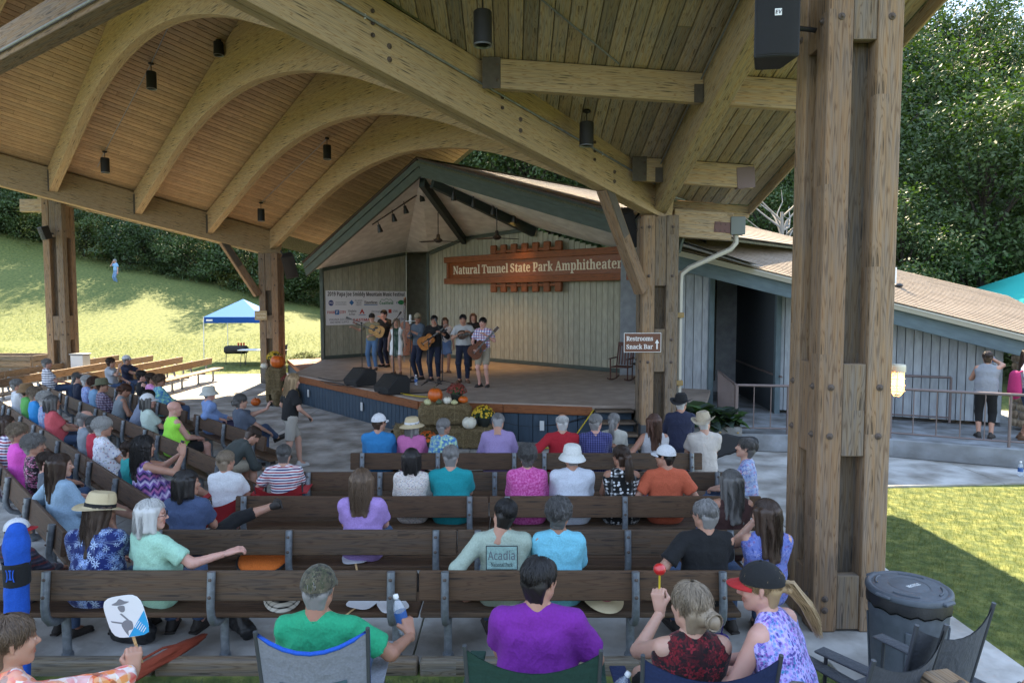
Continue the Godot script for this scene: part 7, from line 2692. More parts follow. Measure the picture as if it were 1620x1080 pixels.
func pumpkin(at: Vector3, r: float, tall: float, m: Material, label: String, nm := "pumpkin", lean := 0.0) -> void:
	var o := thing(nm, label, nm, at, r * 31.0)
	var mb := MB.new()
	var seg := 40
	var rows := 14
	for j in rows + 1:
		var a := -PI / 2 + PI * j / rows
		for k in seg + 1:
			var th := TAU * k / seg
			var rib := 1.0 - 0.07 * pow(absf(sin(th * 5.0)), 0.5) * 0.0 - 0.075 * (1.0 - absf(sin(th * 5.0)))
			var rr := cos(a) * r * rib
			var y := sin(a) * r * tall
			y -= 0.22 * r * exp(-pow(cos(a) * 3.2, 2.0)) * signf(sin(a))
			if nm == "gourd":
				rr *= 1.0 - 0.45 * clampf(sin(a), 0.0, 1.0)
			mb.pt(Vector3(cos(th) * rr, y + r * tall * 0.94, -sin(th) * rr), Vector2(k / float(seg) * 6.0, j / float(rows) * 2.0))
	for j in rows:
		for k in seg:
			var q := j * (seg + 1) + k
			mb.quad(q, q + 1, q + seg + 2, q + seg + 1)
	part(o, "flesh", mb.commit(), m)
	var top := r * tall * 1.7
	pipe(o, "stem", [Vector3(0, top, 0), Vector3(0.01, top + r * 0.18, 0), Vector3(r * 0.16, top + r * 0.34, 0.01)], [r * 0.14, r * 0.09, r * 0.08], M.stem, 7)
	o.rotation.z = lean
func mum(at: Vector3, r: float, m: Material, label: String) -> void:
	var o := thing("potted_mum", label, "potted flower", at)
	var mb := MB.new()
	mb.lathe([Vector2(0.001, 0), Vector2(r * 0.45, 0), Vector2(r * 0.6, r * 0.75), Vector2(r * 0.64, r * 0.75), Vector2(r * 0.64, r * 0.85), Vector2(r * 0.55, r * 0.85)], 18)
	part(o, "pot", mb.commit(), M.pot)
	var rg := RandomNumberGenerator.new()
	rg.seed = int(r * 1000 + at.x * 50)
	var lf := MB.new()
	var fw := MB.new()
	for i in 420:
		var d := Vector3(rg.randfn(), absf(rg.randfn()) * 0.9, rg.randfn()).normalized()
		var p := Vector3(0, r * 0.9, 0) + d * r * rg.randf_range(0.5, 0.95)
		var e := d.cross(Vector3(rg.randfn(), rg.randfn(), rg.randfn())).normalized()
		var w := d.cross(e)
		var t := rg.randf_range(0.6, 1.3)
		lf.col = Color(t, t, t)
		var s := r * 0.12
		var b := lf.pt(p - e * s)
		lf.pt(p + w * s * 0.5)
		lf.pt(p + e * s + d * s * 0.3)
		lf.pt(p - w * s * 0.5)
		lf.quad(b, b + 1, b + 2, b + 3)
	for i in 150:
		var d := Vector3(rg.randfn(), absf(rg.randfn()) * 0.9 + 0.1, rg.randfn()).normalized()
		var p := Vector3(0, r * 0.9, 0) + d * r * rg.randf_range(0.95, 1.04)
		var e := d.cross(Vector3(0.3, 0.2, 0.9)).normalized()
		var w := d.cross(e)
		var t := rg.randf_range(0.7, 1.25)
		fw.col = Color(t, t, t)
		var s := r * rg.randf_range(0.09, 0.13)
		var c := fw.pt(p + d * s * 0.45)
		for k in 8:
			var a := TAU * k / 8
			fw.pt(p + (e * cos(a) + w * sin(a)) * s * (1.0 if k % 2 else 0.75))
		for k in 8:
			fw.tri(c, c + 1 + k, c + 1 + (k + 1) % 8)
	part(o, "leaves", lf.commit(), M.leaf_green).set_meta("kind", "stuff")
	part(o, "flowers", fw.commit(), m).set_meta("kind", "stuff")
func bottle(at: Vector3, basis: Basis, label: String, sc := 1.0) -> void:
	var o := thing("water_bottle", label, "bottle", at)
	o.basis = basis.scaled_local(Vector3.ONE * sc)
	var mb := MB.new()
	mb.lathe([Vector2(0.001, 0.002), Vector2(0.03, 0.0), Vector2(0.033, 0.01), Vector2(0.032, 0.06), Vector2(0.03, 0.1), Vector2(0.033, 0.14), Vector2(0.025, 0.17), Vector2(0.012, 0.19), Vector2(0.012, 0.2)], 16)
	part(o, "plastic", mb.commit(), M.clear)
	mb = MB.new()
	mb.lathe([Vector2(0.0335, 0.07), Vector2(0.0335, 0.125), Vector2(0.031, 0.125)], 16)
	part(o, "label", mb.commit(), M.label_blue)
	mb = MB.new()
	mb.lathe([Vector2(0.001, 0.222), Vector2(0.014, 0.22), Vector2(0.015, 0.2), Vector2(0.012, 0.198)], 14)
	part(o, "cap", mb.commit(), M.white)
func build_props() -> void:
	# stage gear
	wedge(P(-3.75, 16.75, 0.8), 128, "black wedge monitor nearer the banner at the stage lip")
	wedge(P(-2.72, 15.35, 0.8), 128, "black wedge monitor nearer the hay bales at the stage lip")
	mic_stand(P(-4.15, 18.8, 0.8), 0, 1.45, Vector3(-0.3, 0.1, -0.1), "black boom stand in front of the tan shirted guitarist")
	mic_stand(P(-3.0, 17.2, 0.8), 40, 1.5, Vector3(0.35, 0.2, -0.3), "black boom stand reaching towards the woman in the green dress")
	mic_stand(P(-2.05, 16.75, 0.8), 0, 1.12, Vector3(0.3, 0.16, -0.35), "black low boom stand with feet beside the water bottle")
	mic_stand(P(-1.72, 16.75, 0.8), 10, 1.2, Vector3(-0.1, 0.3, -0.25), "black boom stand in front of the dark shirted guitarist")
	var cm := thing("condenser_microphone", "large silver condenser microphone in a round shock mount", "microphone", P(-2.58, 17.3, 0.8))
	pipe(cm, "pole", [Vector3(0, 0.02, 0), Vector3(0, 1.48, 0)], 0.0125, M.black)
	var b := MB.new()
	b.lathe([Vector2(0.001, 1.48), Vector2(0.032, 1.485), Vector2(0.034, 1.6), Vector2(0.032, 1.7), Vector2(0.001, 1.72)], 14)
	part(cm, "body", b.commit(), M.galv_bright)
	var ring := []
	for k in 21:
		ring.append(Vector3(cos(TAU * k / 20) * 0.13, 1.55, sin(TAU * k / 20) * 0.13))
	pipe(cm, "shock_mount", ring, 0.008, M.galv_bright, 6)
	b = MB.new()
	b.lathe([Vector2(0.001, 0.03), Vector2(0.13, 0.02), Vector2(0.14, 0.0)], 20)
	part(cm, "base", b.commit(), M.black)
	bottle(P(-2.35, 16.6, 0.8), Basis.IDENTITY, "water bottle standing on the stage by a microphone stand", 1.2)
	cable("stage_cable", "black cable coiling around the wedge monitors", [P(-4.9, 17.4, 0.812), P(-4.3, 16.9, 0.812), P(-3.9, 16.3, 0.812), P(-3.2, 16.0, 0.812), P(-2.9, 15.0, 0.812), P(-2.2, 15.1, 0.812), P(-1.6, 15.6, 0.812), P(-1.5, 16.5, 0.812)], 0.012, M.black)
	cable("stage_cable", "black cable looping in front of the banner side", [P(-5.2, 18.2, 0.812), P(-4.6, 17.5, 0.812), P(-4.0, 17.6, 0.812), P(-3.6, 17.0, 0.812), P(-4.2, 16.5, 0.812), P(-4.7, 17.0, 0.812)], 0.011, M.black)
	cable("extension_cord", "yellow extension cord along the stage edge to the hay bales", [P(-3.2, 16.05, 0.815), P(-3.0, 15.75, 0.815), P(-2.75, 15.7, 0.815), P(-2.6, 15.25, 0.815), P(-2.0, 14.6, 0.815), P(-1.5, 14.5, 0.815)], 0.014, M.yellow)
	cable("extension_cord", "yellow extension cord hanging down the blue stage front to the steps", [P(1.62, 13.4, 0.72), P(1.45, 13.32, 0.5), P(1.1, 13.2, 0.1), P(0.7, 13.1, 0.02), P(-0.4, 13.1, 0.02), P(-0.7, 13.2, 0.02)], 0.014, M.yellow)
	cable("stage_cable", "black cable sagging along the blue stage front", [P(-0.55, 13.95, 0.6), P(-0.2, 13.85, 0.4), P(0.4, 13.72, 0.32), P(1.0, 13.58, 0.4), P(1.5, 13.4, 0.58)], 0.012, M.black)
	# harvest display by the bend of the stage
	var ms := bale_mesh()
	bale(ms, P(-1.32, 13.35, 0.66), 3, Vector3(0.95, 0.92, 0.95), "topmost hay bale of the harvest display carrying the pumpkins")
	bale(ms, P(-1.9, 13.5, 0.22), 25, Vector3(0.9, 0.9, 1), "lower hay bale of the harvest display, aisle side")
	bale(ms, P(-0.72, 13.25, 0.22), -4, Vector3(1.05, 0.9, 1), "lower hay bale carrying the white pumpkin and yellow flowers")
	pumpkin(P(-1.52, 13.4, 0.86), 0.15, 1.05, M.pumpkin, "large orange pumpkin on the topmost hay bale")
	pumpkin(P(-0.96, 13.3, 0.86), 0.098, 0.8, M.pumpkin, "small round orange pumpkin on the topmost hay bale")
	pumpkin(P(-1.26, 13.22, 0.86), 0.085, 0.9, M.pumpkin_white, "small white pumpkin on the topmost hay bale")
	pumpkin(P(-1.66, 13.18, 0.86), 0.075, 0.9, M.gourd, "pale green bumpy gourd at the end of the topmost hay bale", "gourd", 0.5)
	pumpkin(P(-1.42, 13.18, 0.86), 0.062, 0.9, M.gourd2, "dark striped gourd between the large pumpkin and white pumpkin", "gourd")
	pumpkin(P(-1.12, 13.16, 0.86), 0.07, 0.75, M.gourd, "pale striped gourd beside the small orange pumpkin", "gourd")
	pumpkin(P(-0.82, 12.98, 0.42), 0.14, 0.9, M.pumpkin_white, "large white pumpkin on the lower hay bale")
	mum(P(-1.1, 13.5, 0.86), 0.2, M.mum_red, "rust red potted mum on the topmost hay bale")
	mum(P(-0.56, 13.2, 0.42), 0.22, M.mum_yellow, "yellow potted mum beside the large white pumpkin")
	mum(P(-1.62, 12.95, 0.0), 0.2, M.mum_orange, "bright orange potted mum on the floor before the bales")
	# second display at the rear stage post
	bale(ms, P(-6.62, 19.0, 0.5), 90, Vector3(1.0, 1.05, 1.0), "upright hay bale at the rear stage post")
	get_node("hay_bale_003").basis = Basis(Vector3(0, 1.0, 0), Vector3(0, 0, 1.0), Vector3(1.0, 0, 0))
	bale(ms, P(-6.25, 18.6, 0.22), 40, Vector3(0.7, 0.9, 0.9), "low hay bale leaning on the stage corner")
	pumpkin(P(-6.5, 18.85, 1.0), 0.2, 0.95, M.pumpkin, "orange pumpkin on the upright hay bale")
	pumpkin(P(-6.82, 18.7, 1.0), 0.1, 0.8, M.pumpkin_white, "small white pumpkin on the upright hay bale", "pumpkin")
	mum(P(-6.72, 19.25, 0.98), 0.24, M.mum_yellow, "yellow potted mum behind the pumpkin on the upright bale")
	mum(P(-6.2, 18.85, 0.42), 0.22, M.mum_red, "dark red potted mum on the low leaning bale")
	pumpkin(P(-6.05, 18.15, 0.42), 0.1, 0.8, M.pumpkin, "small orange pumpkin on the low leaning bale")
	pumpkin(P(-7.0, 18.5, 0.0), 0.13, 0.9, M.pumpkin, "orange pumpkin on the sunlit floor")
	# rocking chair on the stage
	var rc := thing("rocking_chair", "dark red wooden rocking chair at the back of the stage", "rocking chair", P(2.85, 17.6, 0.8), deg_to_rad(150))
	rc.scale = Vector3.ONE * 0.86
	for s: float in [-1.0, 1.0]:
		var rk := []
		for k in 9:
			var t := k / 8.0 * 2 - 1
			rk.append(Vector3(s * 0.27, 0.03 + 0.07 * t * t, t * 0.48))
		pipe(rc, "rocker", rk, 0.02, M.dark_red)
		pipe(rc, "leg", [Vector3(s * 0.27, 0.04, -0.24), Vector3(s * 0.27, 0.66, -0.26)], 0.02, M.dark_red)
		pipe(rc, "leg", [Vector3(s * 0.25, 0.04, 0.2), Vector3(s * 0.25, 0.5, 0.22), Vector3(s * 0.24, 1.12, 0.36)], 0.02, M.dark_red)
		beam(rc, "armrest", Vector3(s * 0.28, 0.67, -0.32), Vector3(s * 0.27, 0.68, 0.26), 0.08, 0.025, M.dark_red)
	for k in 5:
		beam(rc, "slat", Vector3(-0.18 + k * 0.09, 0.46, 0.22), Vector3(-0.18 + k * 0.09, 1.06, 0.345), 0.012, 0.055, M.dark_red, Vector3.RIGHT)
	beam(rc, "top_rail", Vector3(-0.26, 1.08, 0.35), Vector3(0.26, 1.08, 0.35), 0.03, 0.12, M.dark_red)
	beam(rc, "seat", Vector3(-0.27, 0.42, 0), Vector3(0.27, 0.42, 0), 0.46, 0.035, M.dark_red)
	var st := thing("side_table", "small dark stool with a vase beside the rocking chair", "table", P(3.15, 16.7, 0.8))
	part(st, "top", disc(0.2, 0.03, 18), M.black, Transform3D(Basis.IDENTITY, Vector3(0, 0.5, 0)))
	for k in 3:
		pipe(st, "leg", [Vector3(cos(k * 2.1) * 0.1, 0.5, sin(k * 2.1) * 0.1), Vector3(cos(k * 2.1) * 0.18, 0, sin(k * 2.1) * 0.18)], 0.014, M.black)
	mum(P(3.15, 16.7, 1.33), 0.12, M.mum_yellow, "small white vase of yellow flowers on the dark stool")
	# trash can
	var tc := thing("trash_can", "round grey plastic trash can with a flat lid beside the nearest post", "trash can", P(2.98, 5.0, 0.0))
	tc.scale = Vector3(0.84, 0.97, 0.84)
	b = MB.new()
	b.lathe([Vector2(0.001, 0.0), Vector2(0.26, 0.0), Vector2(0.275, 0.02), Vector2(0.315, 0.55), Vector2(0.32, 0.56), Vector2(0.325, 0.72), Vector2(0.3, 0.72)], 36)
	part(tc, "barrel", b.commit(), M.bin)
	for k in 4:
		var a := TAU * k / 4 + 0.5
		var dr := Vector3(cos(a), 0, sin(a))
		beam(tc, "rib", dr * 0.285 + Vector3(0, 0.06, 0), dr * 0.318 + Vector3(0, 0.52, 0), 0.05, 0.02, M.bin, dr, 0.006)
	b = MB.new()
	b.lathe([Vector2(0.322, 0.70), Vector2(0.336, 0.64), Vector2(0.34, 0.66), Vector2(0.33, 0.745), Vector2(0.31, 0.745)], 40)
	for i in b.v.size():
		b.v[i] += Vector3(0, sin(i * 2.3) * 0.012, 0)
	part(tc, "liner", b.commit(), M.bag_black)
	b = MB.new()
	b.lathe([Vector2(0.345, 0.735), Vector2(0.35, 0.745), Vector2(0.345, 0.775), Vector2(0.325, 0.785), Vector2(0.305, 0.775), Vector2(0.29, 0.775), Vector2(0.28, 0.78), Vector2(0.17, 0.785), Vector2(0.165, 0.776), Vector2(0.16, 0.785), Vector2(0.001, 0.79)], 44)
	var lid := part(tc, "lid", b.commit(), M.bin_lid)
	for k in 4:
		var pts := []
		for j in 6:
			var a := TAU * k / 4 + 0.2 + j * 0.16
			pts.append(Vector3(cos(a) * 0.262, 0.784, sin(a) * 0.262))
		pipe(lid, "slot", pts, 0.009, M.bin, 6)
		var a2 := TAU * k / 4 + 1.1
		block(lid, "handle_tab", Vector3(cos(a2) * 0.35, 0.758, sin(a2) * 0.35), Vector3(0.05, 0.024, 0.13), M.bin_lid, Basis(Vector3.UP, -a2), 0.008)
	text(lid, "lettering", "RECYCLE", 0.05, M.galv_bright, Transform3D(Basis(Vector3(0.9, 0, -0.4).normalized(), Vector3(-0.4, 0, -0.9).normalized(), Vector3.UP), Vector3(0.03, 0.79, 0.02)), "Droid Sans", 700, 0.003, 0.15)
	# timber rail end at the lower right
	var tr := thing("timber_rail", "weathered timber rail end with a bolt close to the trash can", "rail")
	beam(tr, "rail", P(1.96, 3.08, 1.1), P(2.15, 2.2, 1.1), 0.16, 0.17, M.post, Vector3.UP, 0.014)
	beam(tr, "upright", P(2.05, 2.5, 0.0), P(2.05, 2.5, 1.04), 0.12, 0.12, M.post3, Vector3.FORWARD, 0.014)
	bolt(tr, P(1.99, 2.92, 1.185), Vector3.UP, 1.2)
	# guitar case
	var gc := thing("guitar_case", "black hard guitar case leaning against the ramp wall", "guitar case", P(3.72, 11.95, 0.33))
	b = MB.new()
	b.prism(outline([Vector2(-0.42, 0), Vector2(-0.38, 0.2), Vector2(-0.2, 0.25), Vector2(0.02, 0.19), Vector2(0.12, 0.18), Vector2(0.3, 0.12), Vector2(0.55, 0.09), Vector2(0.62, 0.0), Vector2(0.55, -0.09), Vector2(0.3, -0.12), Vector2(0.12, -0.18), Vector2(0.02, -0.19), Vector2(-0.2, -0.25), Vector2(-0.38, -0.2)]), -0.075, 0.075, Transform3D.IDENTITY, 0.03)
	part(gc, "shell", b.commit(), M.black_matte)
	for x: float in [-0.3, 0.0, 0.3]:
		block(gc, "latch", Vector3(x, 0.235 - absf(x + 0.15) * 0.12, 0.0), Vector3(0.04, 0.03, 0.05), M.brass)
	gc.basis = rot(-12, -12, 8)
	# things left on the benches and floor
	var fr := thing("orange_bag", "orange round bag with black rim lying on a bench seat", "bag", P(-2.32, 6.25, 0.47))
	b = MB.new()
	b.lathe([Vector2(0.001, 0.05), Vector2(0.2, 0.045), Vector2(0.24, 0.02), Vector2(0.2, 0.0), Vector2(0.001, 0.0)], 28)
	part(fr, "cloth", b.commit(), M.orange)
	ring = []
	for k in 29:
		ring.append(Vector3(cos(TAU * k / 28) * 0.238, 0.02, sin(TAU * k / 28) * 0.238))
	pipe(fr, "rim", ring, 0.012, M.black, 6)
	fr.rotation.x = 0.35
	hat_on_bench(P(0.72, 5.36, 0.47), "sun", M.straw_hat, cloth(0.5, 0.1, 0.2, T.floral, 6.0), "straw sun hat with flowered crown lying on the rearmost bench")
	hat_on_bench(P(-1.85, 5.36, 0.47), "bucket", cloth(0.55, 0.5, 0.42, T.stripe, 8.0), C.black, "cream hat with dark stripes lying on the rearmost bench")
	for q in [[-1.48, 6.28, 0.3, "on the second row bench beside its wooden stick"], [-1.2, 5.36, -0.4, "on the rearmost bench behind the camouflage cap"], [-0.95, 5.3, 0.5, "hanging over the edge of the rearmost bench"], [-0.02, 5.4, 0.1, "beside the woman in the pale blue blouse"]]:
		hand_fan(Transform3D(rot(rad_to_deg(q[2]), -88), P(q[0], q[1], 0.47)), "white paper hand fan lying " + q[3], false)
	for q in [[P(-2.35, 5.75, 0.0), "black bag on the floor in front of the rearmost row"], [P(-1.05, 6.55, 0.0), "black net bag on the floor under the second row"], [P(-3.2, 5.6, 0.0), "black shoulder bag on the floor by the mint shirt"], [P(-0.6, 6.5, 0.0), "navy bag on the floor under the bench joint"], [P(-7.0, 10.6, 0.0), "black backpack on the floor of the middle section"], [P(-6.6, 13.2, 0.0), "black and white bag on the sunny floor edge"]]:
		soft_bag(q[0], q[1])
	# chair bag standing in the aisle
	var cb := thing("chair_bag", "long bright blue chair bag with black band leaning on the rearmost bench", "bag", P(-3.66, 4.9, 0.0))
	cb.scale = Vector3(0.82, 1.0, 0.82)
	b = MB.new()
	bones_mesh(b, [[Vector3(0.02, 0.05, 0.02), Vector3(0.03, 0.62, 0.03), 0.075, 0.09, 0.03], [Vector3(0.03, 0.62, 0.03), Vector3(0.05, 1.1, 0.02), 0.09, 0.1, 0.03], [Vector3(0.05, 1.1, 0.02), Vector3(0.05, 1.2, 0.02), 0.1, 0.08, 0.03]], 0.018, 0.02, noise(6.0, 2), Vector3(1, 0.5, 1))
	part(cb, "sleeve", b.commit(), M.fab_blue)
	b = MB.new()
	b.lathe([Vector2(0.1, 0.82), Vector2(0.104, 0.83), Vector2(0.108, 0.98), Vector2(0.102, 0.99)], 24, Transform3D(Basis.IDENTITY, Vector3(0.042, 0, 0.024)))
	part(cb, "band", b.commit(), C.black)
	text(cb, "mark", ")I(", 0.1, M.fab_blue, Transform3D(Basis.IDENTITY, Vector3(0.06, 0.92, 0.133)), "Droid Sans", 700, 0.003, 0.08)
	for q in [[P(8.35, 11.05, 0.0), "clear water bottle standing on the walk below the railing"], [P(8.7, 11.15, 0.0), "taller clear water bottle with blue label by the railing"]]:
		bottle(q[0], Basis.IDENTITY, q[1], 1.15)
	# red cloth bag and sticks on the floor by the kerb
	soft_bag(P(-2.75, 5.1, 0.06), "flat red folding chair sleeve lying by the timber kerb", M.fab_rust, Vector3(2.4, 0.4, 0.7))
	soft_bag(P(-12.2, 17.6, 0.0), "red tote bag on the floor beside the sunlit couple", M.fab_red, Vector3(0.9, 1.6, 0.9))
func hat_on_bench(at: Vector3, kind: String, m: Material, band: Material, label: String) -> void:
	var o := thing("hat", label, "hat", at + Vector3(0, 0.06, 0))
	var q := hat_meshes(kind)
	part(o, "crown", q[0], m, Transform3D(rot(20, 14), Vector3.ZERO))
	part(o, "band", q[1], band, Transform3D(rot(20, 14), Vector3.ZERO))
func soft_bag(at: Vector3, label: String, m: Material = null, sc := Vector3.ONE) -> void:
	var o := thing("bag", label, "bag", at, at.x * 3.0)
	if not boxes.has("softbag"):
		var b := MB.new()
		bones_mesh(b, [[Vector3(-0.12, 0.09, 0), Vector3(0.12, 0.09, 0), 0.09, 0.085, 0.05, 0.0, Vector3(0, 0, 1), 0.8], [Vector3(-0.08, 0.17, 0), Vector3(0.08, 0.18, 0.02), 0.07, 0.06, 0.05, 0.0, Vector3(0, 0, 1), 0.7]], 0.02, 0.03, noise(7.0, 5), Vector3.ONE)
		boxes["softbag"] = b.commit()
	part(o, "pouch", boxes["softbag"], m if m else M.bag_black, Transform3D(Basis.IDENTITY.scaled(sc), Vector3.ZERO))
	pipe(o, "strap", [Vector3(-0.1, 0.2, 0) * sc, Vector3(-0.04, 0.27, 0.05) * sc, Vector3(0.05, 0.26, 0.06) * sc, Vector3(0.1, 0.2, 0.02) * sc], 0.01, m if m else M.bag_black)
# paper fan on a stick: a rounded square, stick along -y, print on +z
func hand_fan(xf: Transform3D, label: String, printed: bool) -> void:
	var o := thing("hand_fan", label, "hand fan")
	o.transform = xf
	var poly := PackedVector2Array()
	for k in 32:
		var a := TAU * k / 32
		var r := 0.115 / pow(pow(absf(cos(a)), 4.0) + pow(absf(sin(a)), 4.0), 0.25)
		poly.append(Vector2(cos(a), sin(a)) * r)
	var b := MB.new()
	b.prism(poly, -0.0015, 0.0015)
	part(o, "card", b.commit(), M.banner)
	part(o, "stick", box_mesh(Vector3(0.018, 0.22, 0.004), 0.001), M.stick, Transform3D(Basis.IDENTITY, Vector3(0, -0.16, -0.004)))
	if printed:
		b = MB.new()
		b.prism(PackedVector2Array([Vector2(-0.02, -0.113), Vector2(0.07, -0.113), Vector2(0.105, -0.1), Vector2(0.114, -0.06), Vector2(0.114, 0.02)]), 0.0, 0.001)
		part(o, "printed_corner", b.commit(), M.ink_sky, Transform3D(Basis.IDENTITY, Vector3(0, 0, 0.0018)))
		b = MB.new()
		b.prism(outline([Vector2(-0.05, 0.075), Vector2(-0.02, 0.085), Vector2(0.005, 0.1), Vector2(0.03, 0.085), Vector2(0.055, 0.078), Vector2(0.02, 0.068), Vector2(-0.02, 0.066)]), 0.0, 0.0008)
		b.prism(outline([Vector2(-0.015, 0.035), Vector2(-0.018, 0.06), Vector2(0.018, 0.06), Vector2(0.016, 0.035), Vector2(0.0, 0.026)]), 0.0, 0.0006)
		b.prism(outline([Vector2(-0.01, -0.105), Vector2(-0.03, -0.045), Vector2(0.0, -0.02), Vector2(0.035, -0.03), Vector2(0.03, -0.07), Vector2(0.0, -0.08)]), 0.0, 0.0006)
		b.prism(PackedVector2Array([Vector2(-0.085, -0.012), Vector2(-0.08, -0.022), Vector2(0.0, -0.045), Vector2(0.0, -0.035)]), 0.0, 0.0008)
		b.prism(PackedVector2Array([Vector2(-0.02, 0.02), Vector2(-0.008, 0.02), Vector2(0.03, -0.03), Vector2(0.02, -0.034)]), 0.0, 0.0008)
		part(o, "printed_figure", b.commit(), M.ink_pale, Transform3D(Basis.IDENTITY, Vector3(-0.01, 0, 0.0018)))
		for k in 5:
			part(o, "printed_line", box_mesh(Vector3(0.05 - k * 0.004, 0.004, 0.001), 0.0002), M.banner, Transform3D(Basis(Vector3.BACK, 0.75), Vector3(0.052 + k * 0.008, -0.05 - k * 0.009, 0.0034)))
# ------------------------------------------------------------------ who sits where
func seated(p: Vector2, yaw: float, label: String, o: Dictionary, group := "") -> Node3D:
	o["p"] = P(p.x, p.y, o.get("gy", 0.0))
	o["yaw"] = yaw + o.get("dyaw", 0.0)
	o["label"] = label
	if group != "":
		o["group"] = group
	return person(o)
func near_row(d: float, x: float, label: String, o: Dictionary) -> Node3D:
	o["cell"] = 0.018 if d < 6.5 else 0.021
	return seated(Vector2(x, d + 0.2), 0.0, label, o)
func mid_row(r: int, u: float, label: String, o: Dictionary) -> Node3D:
	var b: Vector2 = [Vector2(-3.92, 10.5), Vector2(-3.72, 8.72), Vector2(-3.72, 7.02), Vector2(-4.2, 6.24)][r]
	o["cell"] = o.get("cell", 0.021 if u < 3 else 0.026)
	return seated(b + Vector2(-0.7, 0.714) * u + Vector2(0.714, 0.7) * 0.2, -45.5, label, o)
func build_people() -> void:
	var V := func(x, y, z): return Vector3(x, y, z)
	# ---- near section, front row
	near_row(9.25, -1.86, "person in a bright blue tee and white cap on the front bench", {"shirt": cloth(0.03, 0.22, 0.5), "hat": "cap", "hatm": C.white, "hy": -30, "w": 1.08, "sl": 3, "hc": HC.brown})
	near_row(9.25, -1.40, "person in pink with a straw hat tied by a white scarf", {"f": true, "shirt": cloth(0.6, 0.17, 0.4), "hat": "sun", "hatm": M.straw_hat, "hatb": C.white, "hair": "bob", "hc": HC.grey, "hy": -35, "sl": 3, "h": 0.94})
	near_row(9.25, -0.94, "person in a blue green tie dye top resting an arm on the front bench", {"f": true, "shirt": cloth(0.8, 0.85, 0.85, T.dye_blue, 3.0), "hair": "short", "hc": HC.grey, "lean": -8, "tw": -18, "hy": -25, "lh": V.call(0.42, 0.22, -0.12), "h": 0.93})
	near_row(9.25, -0.20, "person in a lavender long sleeved shirt bowing a grey head", {"shirt": cloth(0.36, 0.27, 0.5), "sl": 2, "hc": HC.grey, "lean": 12, "hp": 28, "w": 1.15})
	near_row(9.25, 0.70, "bald person in a red long sleeved shirt on the front bench", {"shirt": cloth(0.42, 0.012, 0.025), "sl": 2, "hair": "bald", "hc": HC.white, "w": 1.15, "lh": V.call(0.4, 0.05, -0.05)})
	near_row(9.25, 1.16, "person in a navy checked shirt with thin grey hair on the front bench", {"shirt": cloth(0.9, 0.9, 0.95, T.check_navy, 8.0), "sl": 3, "hair": "thin", "hc": HC.grey, "hy": -28, "w": 1.12})
	near_row(9.55, 1.46, "person with a grey ponytail and cream top beside the navy check", {"f": true, "shirt": cloth(0.6, 0.58, 0.5), "hair": "ponytail", "hc": HC.grey, "hy": -20, "h": 0.95})
	near_row(9.25, 1.98, "person with long straight auburn hair and bare shoulders", {"f": true, "sl": 0, "shirt": cloth(0.5, 0.5, 0.52), "hair": "long", "hc": HC.auburn, "lh": V.call(0.52, 0.28, 0.02), "hy": 10})
	seated(Vector2(2.62, 10.55), 0, "person in a navy jacket and black wide brimmed hat", {"shirt": cloth(0.02, 0.025, 0.06), "sl": 2, "hat": "cowboy", "hatm": C.black, "hc": HC.white, "hy": -30, "w": 1.1, "seat": 0.55})
	near_row(9.25, 2.68, "person in a cream tee and tan brimmed hat at the bench end", {"shirt": cloth(0.6, 0.55, 0.5), "hat": "cowboy", "hatm": cloth(0.5, 0.42, 0.3), "hc": HC.white, "hy": -25, "hr": 8, "w": 1.12})
	# ---- third row
	near_row(7.2, -1.10, "person with a dark brown bob and cream flowered blouse", {"f": true, "shirt": cloth(0.75, 0.68, 0.62, T.sprig, 7.0), "hair": "bob", "hc": HC.dark, "h": 0.96, "sl": 3})
	near_row(7.2, -0.67, "grey haired person in a teal tee", {"shirt": cloth(0.008, 0.30, 0.33), "hc": HC.grey, "w": 1.18})
	near_row(7.2, 0.17, "person with short grey hair in a pink patterned top", {"f": true, "shirt": cloth(0.75, 0.3, 0.55, T.dye_pink, 4.0), "hair": "curly", "hc": HC.salt, "w": 1.2, "sl": 3})
	near_row(7.2, 0.66, "person in a white long sleeved shirt and white bucket hat", {"shirt": cloth(0.68, 0.72, 0.8), "sl": 2, "hat": "bucket", "hatm": cloth(0.75, 0.76, 0.72), "hc": HC.grey, "w": 1.2, "hy": 15})
	near_row(7.2, 1.2, "person with a brown ponytail in a black polka dot dress", {"f": true, "sl": 0, "dress": true, "pl": 0, "shirt": cloth(0.9, 0.9, 0.9, T.dots, 4.5), "hair": "ponytail", "hc": HC.brown, "hy": 22})
	near_row(7.2, 1.69, "person in an orange tee and white cap with sunglasses", {"shirt": cloth(0.62, 0.13, 0.06), "hat": "cap", "hatm": C.white, "hc": HC.dark, "hy": 48, "glasses": true, "w": 1.12, "rh": "side", "lh": "side"})
	seated(Vector2(2.72, 7.75), 62, "grey haired person in a blue flowered blouse at the bench end looking up", {"f": true, "shirt": cloth(0.8, 0.8, 0.85, T.floral_blue, 4.0), "hair": "short", "hc": HC.salt, "hp": -12, "sl": 1, "lean": 2, "cell": 0.021})
	# ---- fourth row
	near_row(6.13, -1.41, "person with wavy grey brown hair in a lavender tee", {"f": true, "shirt": cloth(0.42, 0.27, 0.62), "hair": "wavy", "hc": HC.lightbrown, "w": 1.08})
	near_row(6.13, -3.06, "person with a dark bob and navy tee propping up one leg", {"f": true, "shirt": cloth(0.06, 0.09, 0.18), "hair": "bob", "hc": HC.dark, "hy": -50, "pl": 3, "pants": C.black, "rk": V.call(0.32, 0.72, 0.34), "ra": V.call(0.62, 0.80, 0.5)})
